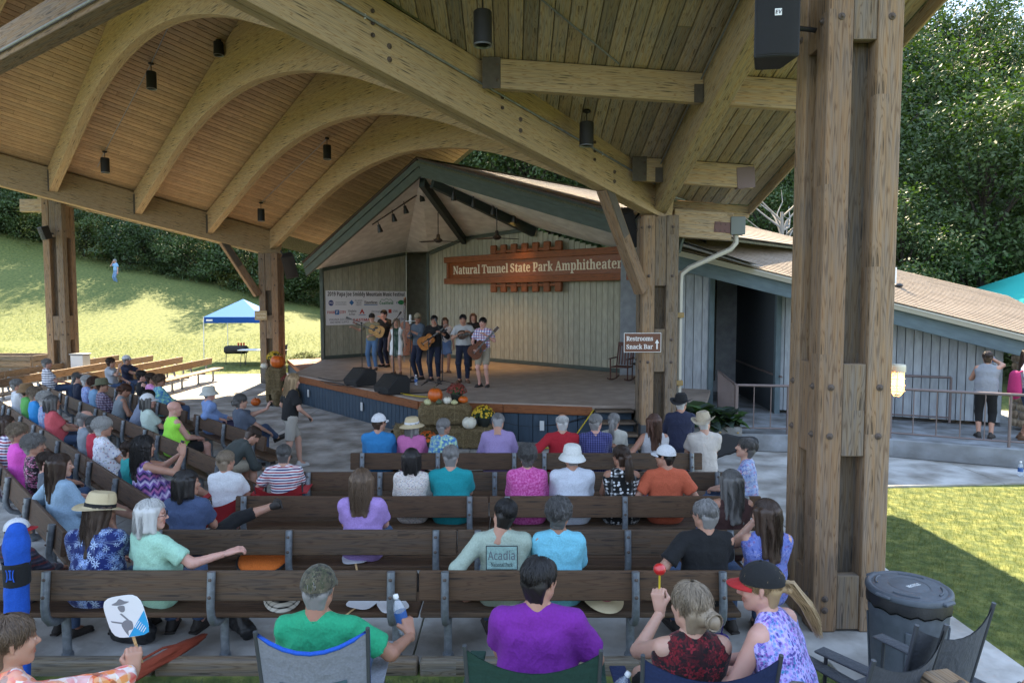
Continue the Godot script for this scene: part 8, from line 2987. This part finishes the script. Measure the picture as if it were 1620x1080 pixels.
	near_row(6.13, 2.06, "person with long grey hair and a low backed brown top", {"f": true, "sl": 0, "shirt": cloth(0.045, 0.016, 0.014), "hair": "long", "hc": HC.salt, "hy": 20})
	# ---- rearmost row
	var ac := near_row(5.19, -0.08, "dark haired person in a sage tee printed with a framed park emblem", {"shirt": cloth(0.40, 0.48, 0.39), "hc": HC.dark, "hr": -16, "hy": 12, "lh": V.call(0.3, 0.0, -0.02), "sl": 3, "w": 1.08})
	var px := Transform3D(rot(0, 4), Vector3(0, 0.88, 0.158))
	var pr := part(ac, "shirt_print", box_mesh(Vector3(0.25, 0.2, 0.004), 0.001), M.ink, px)
	part(pr, "picture", box_mesh(Vector3(0.236, 0.186, 0.003), 0.001), cloth(0.3, 0.46, 0.42), Transform3D(Basis.IDENTITY, Vector3(0, 0, 0.002)))
	text(pr, "lettering", "Acadia", 0.1, M.ink_grey, Transform3D(Basis.IDENTITY, Vector3(0, 0.02, 0.004)), "Droid Sans", 400, 0.002, 0.21)
	text(pr, "lettering", "National Park", 0.045, M.ink, Transform3D(Basis.IDENTITY, Vector3(0, -0.055, 0.004)), "Droid Serif", 400, 0.002, 0.17)
	near_row(5.19, 0.37, "person with curly dark grey hair in a pale blue blouse", {"f": true, "shirt": cloth(0.2, 0.58, 0.72), "hair": "fluffy", "hc": HC.salt, "sl": 3, "w": 1.12, "hy": -15})
	near_row(5.19, 1.55, "person with balding grey hair, glasses and black tee", {"shirt": C.black, "hair": "thin", "hc": HC.grey, "hy": 25, "glasses": true, "lh": V.call(0.35, 0.12, 0.1), "w": 1.1})
	near_row(5.19, 2.04, "person with long dark brown hair resting the chin on a hand", {"f": true, "sl": 0, "shirt": cloth(0.4, 0.4, 0.7, T.floral_blue, 5.0), "hair": "long", "hc": HC.brown, "lh": "face", "hy": 35})
	near_row(5.19, -2.87, "white haired person in a mint tee stretching an arm along the bench", {"f": true, "shirt": cloth(0.40, 0.68, 0.52), "hair": "bob", "hc": HC.white, "tw": -32, "hy": -38, "glasses": true, "rh": V.call(0.56, 0.30, 0.0), "rhp": V.call(0.2, -1, -0.4), "rhc": 0.2, "w": 1.15})
	near_row(5.19, -3.36, "person in a straw fedora and blue palm print shirt", {"shirt": cloth(0.9, 0.92, 0.95, T.palms, 3.2), "hat": "fedora", "hatm": M.straw_hat, "hatb": C.black, "hattilt": -8, "hair": "long", "hc": HC.brown, "hy": -35, "hp": 8, "w": 1.2, "rh": "chin", "lean": 2})
	seated(Vector2(-3.98, 5.42), -20, "child in a red and white cap and dark striped shirt", {"shirt": cloth(0.9, 0.9, 0.9, T.stripe_dark, 6.0), "hat": "cap", "hatm": C.white, "hatb": M.fab_red, "hc": HC.dark, "h": 0.8, "sl": 2, "hy": -40, "cell": 0.02})
	# ---- two in red chairs at the aisle
	lawn_chair(P(-3.2, 7.5), 0, "red folding camp chair left of the middle row end")
	seated(Vector2(-3.2, 7.55), 0, "person with short blond grey hair in a white tee in the red chair", {"f": true, "seat": 0.4, "shirt": C.white, "hair": "short", "hc": HC.ash, "hy": -20, "dress": false, "pants": cloth(0.85, 0.8, 0.75, T.chev_red, 5.0), "cell": 0.021, "h": 0.95})
	lawn_chair(P(-2.72, 8.0), 8, "red folding camp chair before the middle row bench")
	seated(Vector2(-2.72, 8.05), 8, "short grey haired person in a striped tee in a red chair", {"seat": 0.36, "shirt": cloth(0.85, 0.85, 0.85, T.stripe_rb, 5.0), "hc": HC.salt, "h": 0.95, "cell": 0.021, "lh": V.call(0.35, 0.1, 0.25)})
	# ---- middle section, front row
	mid_row(0, 2.48, "person in a light blue shirt and pale sun hat leaning an arm back", {"shirt": cloth(0.24, 0.36, 0.66), "sl": 2, "hat": "bucket", "hatm": cloth(0.58, 0.58, 0.52), "hc": HC.grey, "w": 1.2, "rh": V.call(0.36, 0.2, 0.0), "hy": -8, "pants": cloth(0.05, 0.045, 0.1)})
	var fl := mid_row(0, 1.1, "grey haired person in jeans filming with a phone", {"f": true, "shirt": cloth(0.09, 0.11, 0.15), "hair": "bun", "hc": HC.salt, "lh": V.call(-0.02, 0.46, 0.42), "rh": "knee", "rk": V.call(-0.02, 0.68, 0.4), "ra": V.call(-0.2, 0.45, 0.68), "lhd": V.call(0, 1, 0.4)})
	mid_row(0, 6.42, "dark haired person in a black sleeveless vest in the front row", {"shirt": C.black, "sl": 0, "hc": HC.dark, "hy": -15})
	mid_row(0, 5.76, "person with dark brown hair in a pastel tie dye tee", {"f": true, "shirt": cloth(0.85, 0.8, 0.85, T.dye_pink, 2.5), "hair": "short", "hc": HC.brown, "hy": -20})
	mid_row(0, 5.2, "person with fluffy brown hair in a teal tie dye shirt", {"f": true, "shirt": cloth(0.55, 0.8, 0.85, T.dye_blue, 2.5), "hair": "fluffy", "hc": HC.lightbrown, "hy": -30, "glasses": true, "w": 1.25, "sl": 3})
	# ---- second row
	mid_row(1, 0.75, "person in an olive shirt bending far forward", {"shirt": cloth(0.055, 0.065, 0.06), "sl": 3, "hc": HC.brown, "lean": 52, "hp": 20, "w": 1.15, "pl": 1, "pants": C.khaki, "rh": V.call(0.08, -0.1, 0.6), "lh": V.call(0.1, -0.1, 0.6)})
	mid_row(1, 2.48, "bald person in a neon green sleeveless top", {"shirt": cloth(0.42, 0.95, 0.08), "sl": 0, "hair": "none", "w": 1.35, "skin": 3, "hy": -5, "pl": 1, "pants": C.black, "lean": -2})
	mid_row(1, 3.65, "person in a pale top and white cap beside the neon green", {"f": true, "shirt": cloth(0.55, 0.66, 0.58), "hair": "bob", "hc": HC.salt, "hat": "cap", "hatm": C.white, "hy": -15})
	mid_row(1, 4.61, "dark haired person in a grey tee hunching forward", {"shirt": cloth(0.2, 0.23, 0.31), "hc": HC.dark, "lean": 24, "rh": "knee", "w": 1.05, "pants": C.navy})
	mid_row(1, 5.6, "person with auburn pinned hair in a grey tank top", {"f": true, "sl": 0, "shirt": cloth(0.2, 0.23, 0.25), "hair": "bun", "hc": HC.auburn, "hp": 24, "lean": 8})
	mid_row(1, 6.48, "person in a green brimmed hat and plaid shirt", {"shirt": cloth(0.8, 0.8, 0.85, T.plaid, 5.0), "hat": "fedora", "hatm": cloth(0.13, 0.13, 0.075), "hc": HC.brown, "sl": 3, "hy": -20})
	mid_row(1, 7.06, "person with reddish brown hair in a light blue top", {"f": true, "shirt": cloth(0.2, 0.36, 0.55), "hair": "fluffy", "hc": HC.auburn})
	mid_row(1, 7.66, "white haired person in a blue flowered top with a hand at the face", {"f": true, "shirt": cloth(0.7, 0.75, 0.9, T.floral_blue, 5.0), "hair": "short", "hc": HC.white, "rh": "face", "hy": -10})
	mid_row(1, 8.42, "balding person with grey hair in a navy short sleeved top", {"shirt": C.navy, "sl": 1, "hair": "thin", "hc": HC.salt, "hy": -25})
	mid_row(1, 11.6, "person with short grey hair in a white and navy striped top", {"f": true, "shirt": cloth(0.85, 0.85, 0.88, T.stripe_nw, 3.5), "hair": "short", "hc": HC.grey, "hy": 0, "w": 1.15, "seat": 0.55})
	# ---- third row
	var cv := mid_row(2, 0.95, "person with long curly black hair in a purple chevron dress raising a phone", {"f": true, "sl": 0, "dress": true, "pl": 0, "shirt": cloth(0.85, 0.85, 0.9, T.chev, 3.0), "hair": "curly_long", "hc": HC.dark, "w": 1.2, "rh": V.call(0.14, 0.5, 0.34), "lh": V.call(-0.02, 0.5, 0.36), "rhd": V.call(-0.2, 1, 0.1), "lhd": V.call(0.2, 1, 0.1), "rk": V.call(0.0, 0.66, 0.42), "ra": V.call(-0.08, 0.4, 0.78)})
	mid_row(2, 1.55, "child with short dark hair in a teal tee", {"shirt": cloth(0.02, 0.32, 0.31), "hc": HC.brown, "h": 0.84, "hy": -10})
	mid_row(2, 2.7, "person with curly white hair in a white flowered tee", {"f": true, "shirt": cloth(0.75, 0.76, 0.82, T.sprig, 3.0), "hair": "curly", "hc": HC.white, "w": 1.2, "sl": 1})
	mid_row(2, 3.12, "dark grey haired person in a red top", {"f": true, "shirt": cloth(0.55, 0.03, 0.06), "hair": "short", "hc": HC.salt, "h": 0.97})
	mid_row(2, 3.6, "bald person with a grey fringe in a slate grey tee", {"shirt": cloth(0.26, 0.3, 0.34), "hair": "bald", "hc": HC.grey, "w": 1.1})
	mid_row(2, 5.79, "person with a dark grey bob and sunglasses in a coral tee", {"f": true, "shirt": cloth(0.62, 0.1, 0.12), "hair": "bob", "hc": HC.salt, "glasses": true, "w": 1.15})
	mid_row(2, 6.35, "white haired person in a pale flowered top", {"f": true, "shirt": cloth(0.7, 0.74, 0.78, T.floral_blue, 4.0), "hair": "curly", "hc": HC.white})
	mid_row(2, 7.2, "person with blond grey hair in a bright blue tee", {"f": true, "shirt": cloth(0.03, 0.28, 0.66), "hair": "fluffy", "hc": HC.ash})
	mid_row(2, 7.95, "person in a brown knit hat and green tee", {"f": true, "shirt": cloth(0.12, 0.42, 0.1), "hat": "bucket", "hatm": cloth(0.22, 0.13, 0.06), "hc": HC.brown, "hair": "short"})
	mid_row(2, 9.04, "grey haired person in a white tee at the far end of the third row", {"shirt": C.white, "hc": HC.grey})
	# ---- fourth row
	mid_row(3, 0.86, "person with long brown hair in a pale blue knit top turning round", {"f": true, "shirt": cloth(0.36, 0.52, 0.68), "hair": "long", "hc": HC.brown, "tw": 12, "hy": -22, "sl": 3, "lh": V.call(0.55, 0.28, -0.02), "w": 1.2, "rk": V.call(0.0, 0.66, 0.42), "ra": V.call(-0.1, 0.42, 0.74), "pl": 1, "cell": 0.019})
	mid_row(3, 1.5, "boy with buzzed brown hair in a grey tee", {"shirt": cloth(0.1, 0.115, 0.14), "hc": HC.brown, "h": 0.9, "hy": -25})
	mid_row(3, 2.2, "person with curly grey hair in a black and pink print top", {"f": true, "shirt": cloth(0.9, 0.6, 0.75, T.leaf_black, 4.0), "hair": "curly", "hc": HC.grey, "hy": -20})
	mid_row(3, 3.2, "person with blond grey hair in a bright pink tee", {"f": true, "shirt": cloth(0.8, 0.1, 0.55), "hair": "fluffy", "hc": HC.ash, "w": 1.25, "hy": -25})
	mid_row(3, 4.1, "person with dark hair in a navy and red striped top", {"f": true, "shirt": cloth(0.8, 0.8, 0.9, T.stripe_rb, 4.0), "hair": "bob", "hc": HC.brown, "hy": -15})
	# ---- couple in the sun
	seated(Vector2(-10.6, 18.0), -90, "dark haired person in a pale top on the sunlit bench touching the neck", {"f": true, "shirt": cloth(0.5, 0.53, 0.58), "hair": "short", "hc": HC.brown, "rh": "face", "hy": 45, "cell": 0.026, "seat": 0.5})
	seated(Vector2(-10.6, 18.75), -90, "person in a navy tee and white cap on the sunlit bench", {"shirt": cloth(0.03, 0.035, 0.07), "hat": "cap", "hatm": C.white, "hc": HC.grey, "rh": "reach", "lh": "reach", "hy": 40, "cell": 0.026, "seat": 0.5})
	build_standing(fl, cv)
	build_band()
	build_foreground()
func build_standing(fl: Node3D, cv: Node3D) -> void:
	var V := func(x, y, z): return Vector3(x, y, z)
	var s := func(x: float, d: float, y: float, yaw: float, label: String, o: Dictionary) -> Node3D:
		o["p"] = P(x, d, y)
		o["yaw"] = yaw
		o["label"] = label
		o["sit"] = false
		o["cell"] = o.get("cell", 0.022)
		return person(o)
	var bw: Node3D = s.call(-3.78, 11.5, 0.0, -50.0, "person with shoulder length blond hair in a black tee walking with a camera", {"f": true, "shirt": C.black, "hair": "wavy", "hc": HC.blond, "pl": 1, "pants": cloth(0.4, 0.37, 0.32), "rh": V.call(0.16, 0.02, 0.26), "lh": V.call(0.2, -0.02, 0.08), "ra": V.call(0.06, 0.09, -0.22), "la": V.call(0.08, 0.09, 0.2), "lean": 4, "h": 0.97, "hy": -8, "hp": 6, "shoe": M.shoe_white})
	s.call(-26.6, 46.0, ground_y(-26.6, 46.0), 150.0, "person in a pale blue shirt and jeans standing on the hillside lawn", {"shirt": cloth(0.28, 0.5, 0.75), "pants": cloth(0.18, 0.3, 0.48), "hc": HC.white, "rh": "face", "cell": 0.03, "tucked": true})
	s.call(8.75, 12.5, 0.34, -35.0, "person in a grey tank top and black capris raising a bottle at the railing", {"f": true, "sl": 0, "shirt": cloth(0.3, 0.31, 0.34), "pl": 3, "pants": C.black, "hair": "short", "hc": HC.brown, "rh": V.call(0.05, 0.62, 0.22), "lh": V.call(0.1, 0.3, 0.32), "w": 1.15, "h": 0.95, "shoe": M.shoe_dark})
	bottle(P(9.0, 12.78, 1.86), rot(0, 0, -150), "water bottle raised to drink by the person at the railing", 1.1)
	s.call(9.35, 12.35, 0.34, -120.0, "person in a white top and denim shorts with a pink backpack", {"f": true, "shirt": cloth(0.6, 0.6, 0.68), "pl": 1, "hair": "long", "hc": HC.brown, "shoe": M.shoe_brown})
	var bp := thing("backpack", "bright pink backpack worn beside the stone pillar", "backpack", P(9.12, 12.3, 1.38))
	var b := MB.new()
	bones_mesh(b, [[Vector3(0, -0.14, 0), Vector3(0, 0.12, 0), 0.15, 0.12, 0.05, 0.0, Vector3(1, 0, 0), 0.6]], 0.02)
	part(bp, "pack", b.commit(), M.fab_pink)
	pipe(bp, "strap", [Vector3(0.02, 0.2, 0.06), Vector3(0.14, 0.26, 0.06), Vector3(0.2, 0.12, 0.06)], 0.016, M.fab_pink)
	seated(Vector2(-10.3, 30.0), 180, "person in a camouflage cap sitting at the table under the tent", {"shirt": cloth(0.12, 0.1, 0.07), "hat": "cap", "hatm": cloth(0.3, 0.3, 0.27), "hc": HC.grey, "cell": 0.03, "rh": "reach", "pants": C.black})
	camp_chair(P(-10.3, 30.02), 180, M.bag_black, null, "black folding chair at the table under the tent")
	phone_at(grip(fl, 0), rot(-45, 10), "black phone filming the stage, held by the grey haired front row viewer")
	phone_at((grip(cv, 0) + grip(cv, 1)) * 0.5, rot(-45, 0, 90), "black phone held up by the person in the chevron dress")
	phone_at(grip(bw, 1), rot(-80, 20), "black camera held by the walking blond person")
func phone_at(at: Vector3, bs: Basis, label: String) -> void:
	var o := thing("phone", label, "phone", at)
	o.basis = bs
	part(o, "case", box_mesh(Vector3(0.15, 0.078, 0.011), 0.004), M.black)
	part(o, "screen", box_mesh(Vector3(0.138, 0.068, 0.003), 0.001), M.screen, Transform3D(Basis.IDENTITY, Vector3(0, 0, 0.0055)))
func hold(at: Vector3, nx: Vector3, ny: Vector3) -> Transform3D:
	var x := nx.normalized()
	var z := x.cross(ny).normalized()
	return Transform3D(Basis(x, z.cross(x), z).scaled_local(Vector3.ONE * 0.92), at)
func build_band() -> void:
	var V := func(x, y, z): return Vector3(x, y, z)
	var s := func(x: float, d: float, yaw: float, label: String, o: Dictionary) -> Node3D:
		o["p"] = P(x, d, 0.8)
		o["yaw"] = yaw
		o["label"] = label
		o["sit"] = false
		o["cell"] = 0.022
		o["group"] = "band on the stage"
		return person(o)
	# frames: yaw 180 faces the viewer; his left is then on the viewer's right
	var play := {"rh": V.call(0.1, 0.16, 0.26), "lh": V.call(0.42, 0.3, 0.24)}
	s.call(-4.15, 20.25, 170.0, "guitarist in a tan shirt, jeans and dark cap", {"shirt": cloth(0.27, 0.24, 0.14), "hat": "cap", "hatm": C.black, "hc": HC.dark, "pants": cloth(0.1, 0.19, 0.34), "lh": V.call(0.08, 0.12, 0.26), "rh": V.call(0.5, 0.34, 0.22), "w": 1.05, "hy": 15})
	instrument("guitar", "pale spruce acoustic guitar of the tan shirted guitarist", hold(P(-3.98, 20.03, 1.98), Vector3(-1, 0.38, 0.1), Vector3(-0.38, -1, 0)), M.spruce, M.mahogany)
	s.call(-3.95, 21.2, 150.0, "bass player in a black shirt behind the double bass", {"shirt": C.black, "pants": C.navy, "hc": HC.dark, "w": 1.15, "rh": V.call(0.2, 0.1, 0.3), "lh": V.call(0.2, 0.5, 0.35), "sl": 3, "h": 1.05})
	instrument("double_bass", "reddish brown double bass standing behind the woman singer", hold(P(-3.25, 20.6, 1.72), Vector3(0.02, 1, -0.08), Vector3(-1, 0.02, 0)), M.bass_wood, M.mahogany)
	s.call(-3.23, 19.1, 175.0, "singer in a sleeveless white and green dress with long blond hair", {"f": true, "sl": 0, "dress": true, "pl": 0, "shirt": cloth(0.85, 0.85, 0.85, T.green_panel, 1.0), "hair": "long", "hc": HC.ash, "h": 0.93, "shoe": M.shoe_brown})
	s.call(-2.45, 17.9, 140.0, "performer in a grey blue shirt and cap beside the condenser microphone", {"shirt": cloth(0.09, 0.115, 0.15), "hat": "cap", "hatm": cloth(0.3, 0.25, 0.16), "hc": HC.dark, "pants": C.navy, "rh": V.call(0.02, 0.2, 0.3), "lh": V.call(0.1, 0.3, 0.3), "h": 1.03, "hy": 30, "sl": 3})
	s.call(-2.0, 17.6, 172.0, "guitarist with glasses in a black shirt", {"shirt": C.black, "pants": C.navy, "hc": HC.dark, "glasses": true, "rh": V.call(0.12, 0.14, 0.26), "lh": V.call(0.24, 0.32, 0.26), "w": 1.12, "hy": 10, "sl": 3})
	instrument("guitar", "amber acoustic guitar of the black shirted guitarist", hold(P(-2.18, 17.36, 1.83), Vector3(0.8, 0.62, 0.2), Vector3(-0.62, 0.8, 0)), M.amber, M.mahogany)
	s.call(-1.92, 19.5, 190.0, "performer in a white top and denim skirt behind the guitarist", {"f": true, "shirt": cloth(0.55, 0.5, 0.5), "pl": 0, "pants": cloth(0.12, 0.2, 0.38), "hair": "long", "hc": HC.brown, "h": 0.94, "shoe": M.shoe_brown})
	s.call(-1.23, 17.2, 178.0, "mandolin player in a white short sleeved shirt", {"shirt": cloth(0.52, 0.52, 0.52), "pants": C.navy, "hc": HC.dark, "rh": V.call(0.08, 0.28, 0.24), "lh": V.call(0.2, 0.32, 0.26), "w": 1.1, "tucked": true, "shoe": M.shoe_brown, "h": 1.02})
	instrument("mandolin", "dark sunburst mandolin of the white shirted player", hold(P(-1.2, 16.96, 2.03), Vector3(1, 0.22, 0.1), Vector3(-0.22, 1, 0)), M.sunburst, M.dark_wood)
	s.call(-1.15, 20.2, 185.0, "performer with long auburn hair in black behind the mandolin player", {"f": true, "shirt": C.black, "pl": 2, "pants": C.black, "hair": "long", "hc": HC.auburn, "glasses": true, "sl": 3})
	s.call(-0.68, 16.3, 160.0, "boy in a plaid shirt and khaki shorts playing guitar", {"shirt": cloth(0.85, 0.85, 0.9, T.plaid_rb, 5.0), "pl": 1, "pants": C.khaki, "hc": HC.dark, "rh": V.call(0.16, 0.06, 0.22), "lh": V.call(0.16, 0.34, 0.24), "h": 0.99, "w": 0.92})
	instrument("guitar", "brown acoustic guitar of the boy in plaid", hold(P(-0.82, 16.08, 1.72), Vector3(0.75, 0.8, 0.1), Vector3(-0.8, 0.75, 0)), M.mahogany, M.dark_wood)
	for q in [[P(-0.68, 16.18, 0.0), 0]]:
		pass
# where the fingers of a hand close: 0 left, 1 right
func grip(who: Node3D, k: int) -> Vector3:
	var t: Transform3D = who.transform * who.get_meta("wrists")[k]
	return t * Vector3(0, -0.02, -0.085)
func build_foreground() -> void:
	var V := func(x, y, z): return Vector3(x, y, z)
	# lady with the paper fan
	camp_chair(P(-2.34, 3.05, 0.19), -30, M.fab_green, null, "dark green camp chair of the person in the flowered blouse")
	var ld := seated(Vector2(-2.30, 3.08), -30, "person in a big flowered orange and white blouse holding a paper fan", {"gy": 0.17, "f": true, "shirt": cloth(0.95, 0.93, 0.92, T.bigflower, 1.8), "pants": cloth(0.62, 0.11, 0.08), "hair": "short", "hc": HC.lightbrown, "sl": 2, "rh": V.call(0.12, 0.26, 0.5), "rhd": V.call(-0.1, 1, 0.15), "rhb": V.call(1, 0, -0.4), "rhc": 0.95, "cell": 0.0155, "hy": -12, "w": 1.1, "seat": 0.42, "rk": V.call(0.16, 0.56, 0.45), "lk": V.call(0.16, 0.56, 0.45)})
	hand_fan(Transform3D(rot(-8, 6, 12), grip(ld, 1) + Vector3(-0.03, 0.2, 0.0)), "printed paper fan with a blue corner and grey figure held up over the coral knees", true)
	# green shirt, camouflage cap
	camp_chair(P(-1.02, 3.62, 0.19), 4, M.fab_grey, M.fab_blue, "grey camp chair with bright blue piping", 1.05, 0.52)
	var cm := seated(Vector2(-1.06, 3.66), 0, "person in a green tee and camouflage cap in the grey camp chair", {"gy": 0.17, "shirt": cloth(0.02, 0.36, 0.17), "hat": "cap", "hatm": cloth(0.8, 0.8, 0.8, T.camo, 6.0), "hc": HC.grey, "w": 1.2, "rh": V.call(0.46, 0.22, 0.26), "rhc": 0.9, "rhd": V.call(-0.3, 0.7, 0.6), "cell": 0.0155, "seat": 0.42, "hr": -3, "pants": cloth(0.1, 0.17, 0.3)})
	bottle(grip(cm, 1) + Vector3(0.0, -0.07, 0.0), rot(0, 0, 14), "clear water bottle held by the person in the camouflage cap", 1.1)
	# purple shirt
	camp_chair(P(0.12, 3.5, 0.19), -4, M.fab_green, null, "dark green camp chair of the purple shirt", 1.02, 0.62)
	seated(Vector2(0.14, 3.62), -6, "person in a purple tee with thinning dark hair", {"gy": 0.17, "shirt": cloth(0.20, 0.018, 0.30), "hair": "thin", "hc": HC.dark, "hy": -26, "w": 1.28, "lean": -2, "cell": 0.0155, "seat": 0.44, "rh": V.call(0.24, 0.1, 0.3), "h": 1.04})
	# bun
	camp_chair(P(0.92, 3.36, 0.19), 0, M.fab_navy, null, "navy camp chair of the person with the candy apple", 1.06, 0.6)
	var bn := seated(Vector2(0.92, 3.44), 4, "person with a blond grey bun in a dark red flowered top holding a candy apple", {"gy": 0.17, "f": true, "sl": 0, "shirt": cloth(0.9, 0.85, 0.85, T.leaf_red, 4.0), "hair": "bun", "hc": HC.ash, "hy": 18, "lh": V.call(0.06, 0.44, 0.32), "lhd": V.call(0.1, 1, 0.2), "lhc": 0.95, "w": 1.1, "cell": 0.0155, "seat": 0.42, "pl": 1, "pants": C.black, "hs": 1.04})
	var ca := thing("candy_apple", "shiny red candy apple on a yellow stick", "candy apple", grip(bn, 0) + Vector3(0.0, 0.06, 0.0))
	pipe(ca, "stick", [Vector3(0, -0.1, 0), Vector3(0, 0.06, 0)], 0.006, M.yellow)
	var b := MB.new()
	b.ball(Vector3(0, 0.085, 0), Vector3(0.036, 0.034, 0.036), 16, 10)
	part(ca, "apple", b.commit(), M.candy)
	# leaning with the black and red cap
	camp_chair(P(1.66, 3.3, 0.26), 32, M.fab_charcoal, null, "charcoal camp chair of the person in the black cap", 1.06, 0.58)
	seated(Vector2(1.42, 3.3), 44, "person leaning forward in a black cap with red trim and blue print sleeveless top", {"gy": 0.17, "f": true, "sl": 0, "shirt": cloth(0.9, 0.85, 0.98, T.speckle, 3.5), "hair": "pony_up", "hc": HC.blond, "hat": "cap", "hatm": C.black, "hatb": M.fab_redcap, "lean": 17, "hp": -2, "hy": 22, "w": 1.12, "cell": 0.0155, "seat": 0.54, "pl": 1, "pants": cloth(0.35, 0.3, 0.5), "lh": V.call(0.1, 0.1, 0.42), "rh": V.call(-0.04, 0.14, 0.42)})
	camp_chair(P(2.1, 3.62, 0.19), 24, M.fab_charcoal, null, "empty charcoal camp chair against the nearest post", 1.12, 0.56)
	# two heads at the lower edge
	camp_chair(P(1.06, 2.45, 0.19), 0, M.bag_black, null, "black camp chair below the grey hair at the lower edge")
	seated(Vector2(1.07, 2.45), 0, "grey haired person close below the person in the black cap", {"gy": 0.17, "shirt": C.navy, "hair": "short", "hc": HC.grey, "cell": 0.022})
	camp_chair(P(2.1, 2.55, 0.19), 0, M.bag_black, null, "black camp chair behind the timber rail")
	seated(Vector2(2.1, 2.6), 30, "bald person with glasses by the timber rail", {"gy": 0.17, "shirt": C.navy, "hair": "none", "glasses": true, "skin": 3, "cell": 0.02})
	var tm := thing("tumbler", "purple travel tumbler with a straw between two camp chairs", "tumbler", P(1.2, 3.8, 0.8))
	b = MB.new()
	b.lathe([Vector2(0.001, 0), Vector2(0.033, 0), Vector2(0.043, 0.16), Vector2(0.046, 0.165), Vector2(0.04, 0.175), Vector2(0.001, 0.178)], 18)
	part(tm, "cup", b.commit(), M.tumbler)
	pipe(tm, "straw", [Vector3(0, 0.17, 0), Vector3(0.01, 0.27, 0)], 0.004, M.tumbler, 6)
	bottle(P(0.5, 3.5, 0.72), rot(0, 0, -30), "water bottle in the arm pocket of the navy chair", 1.1)
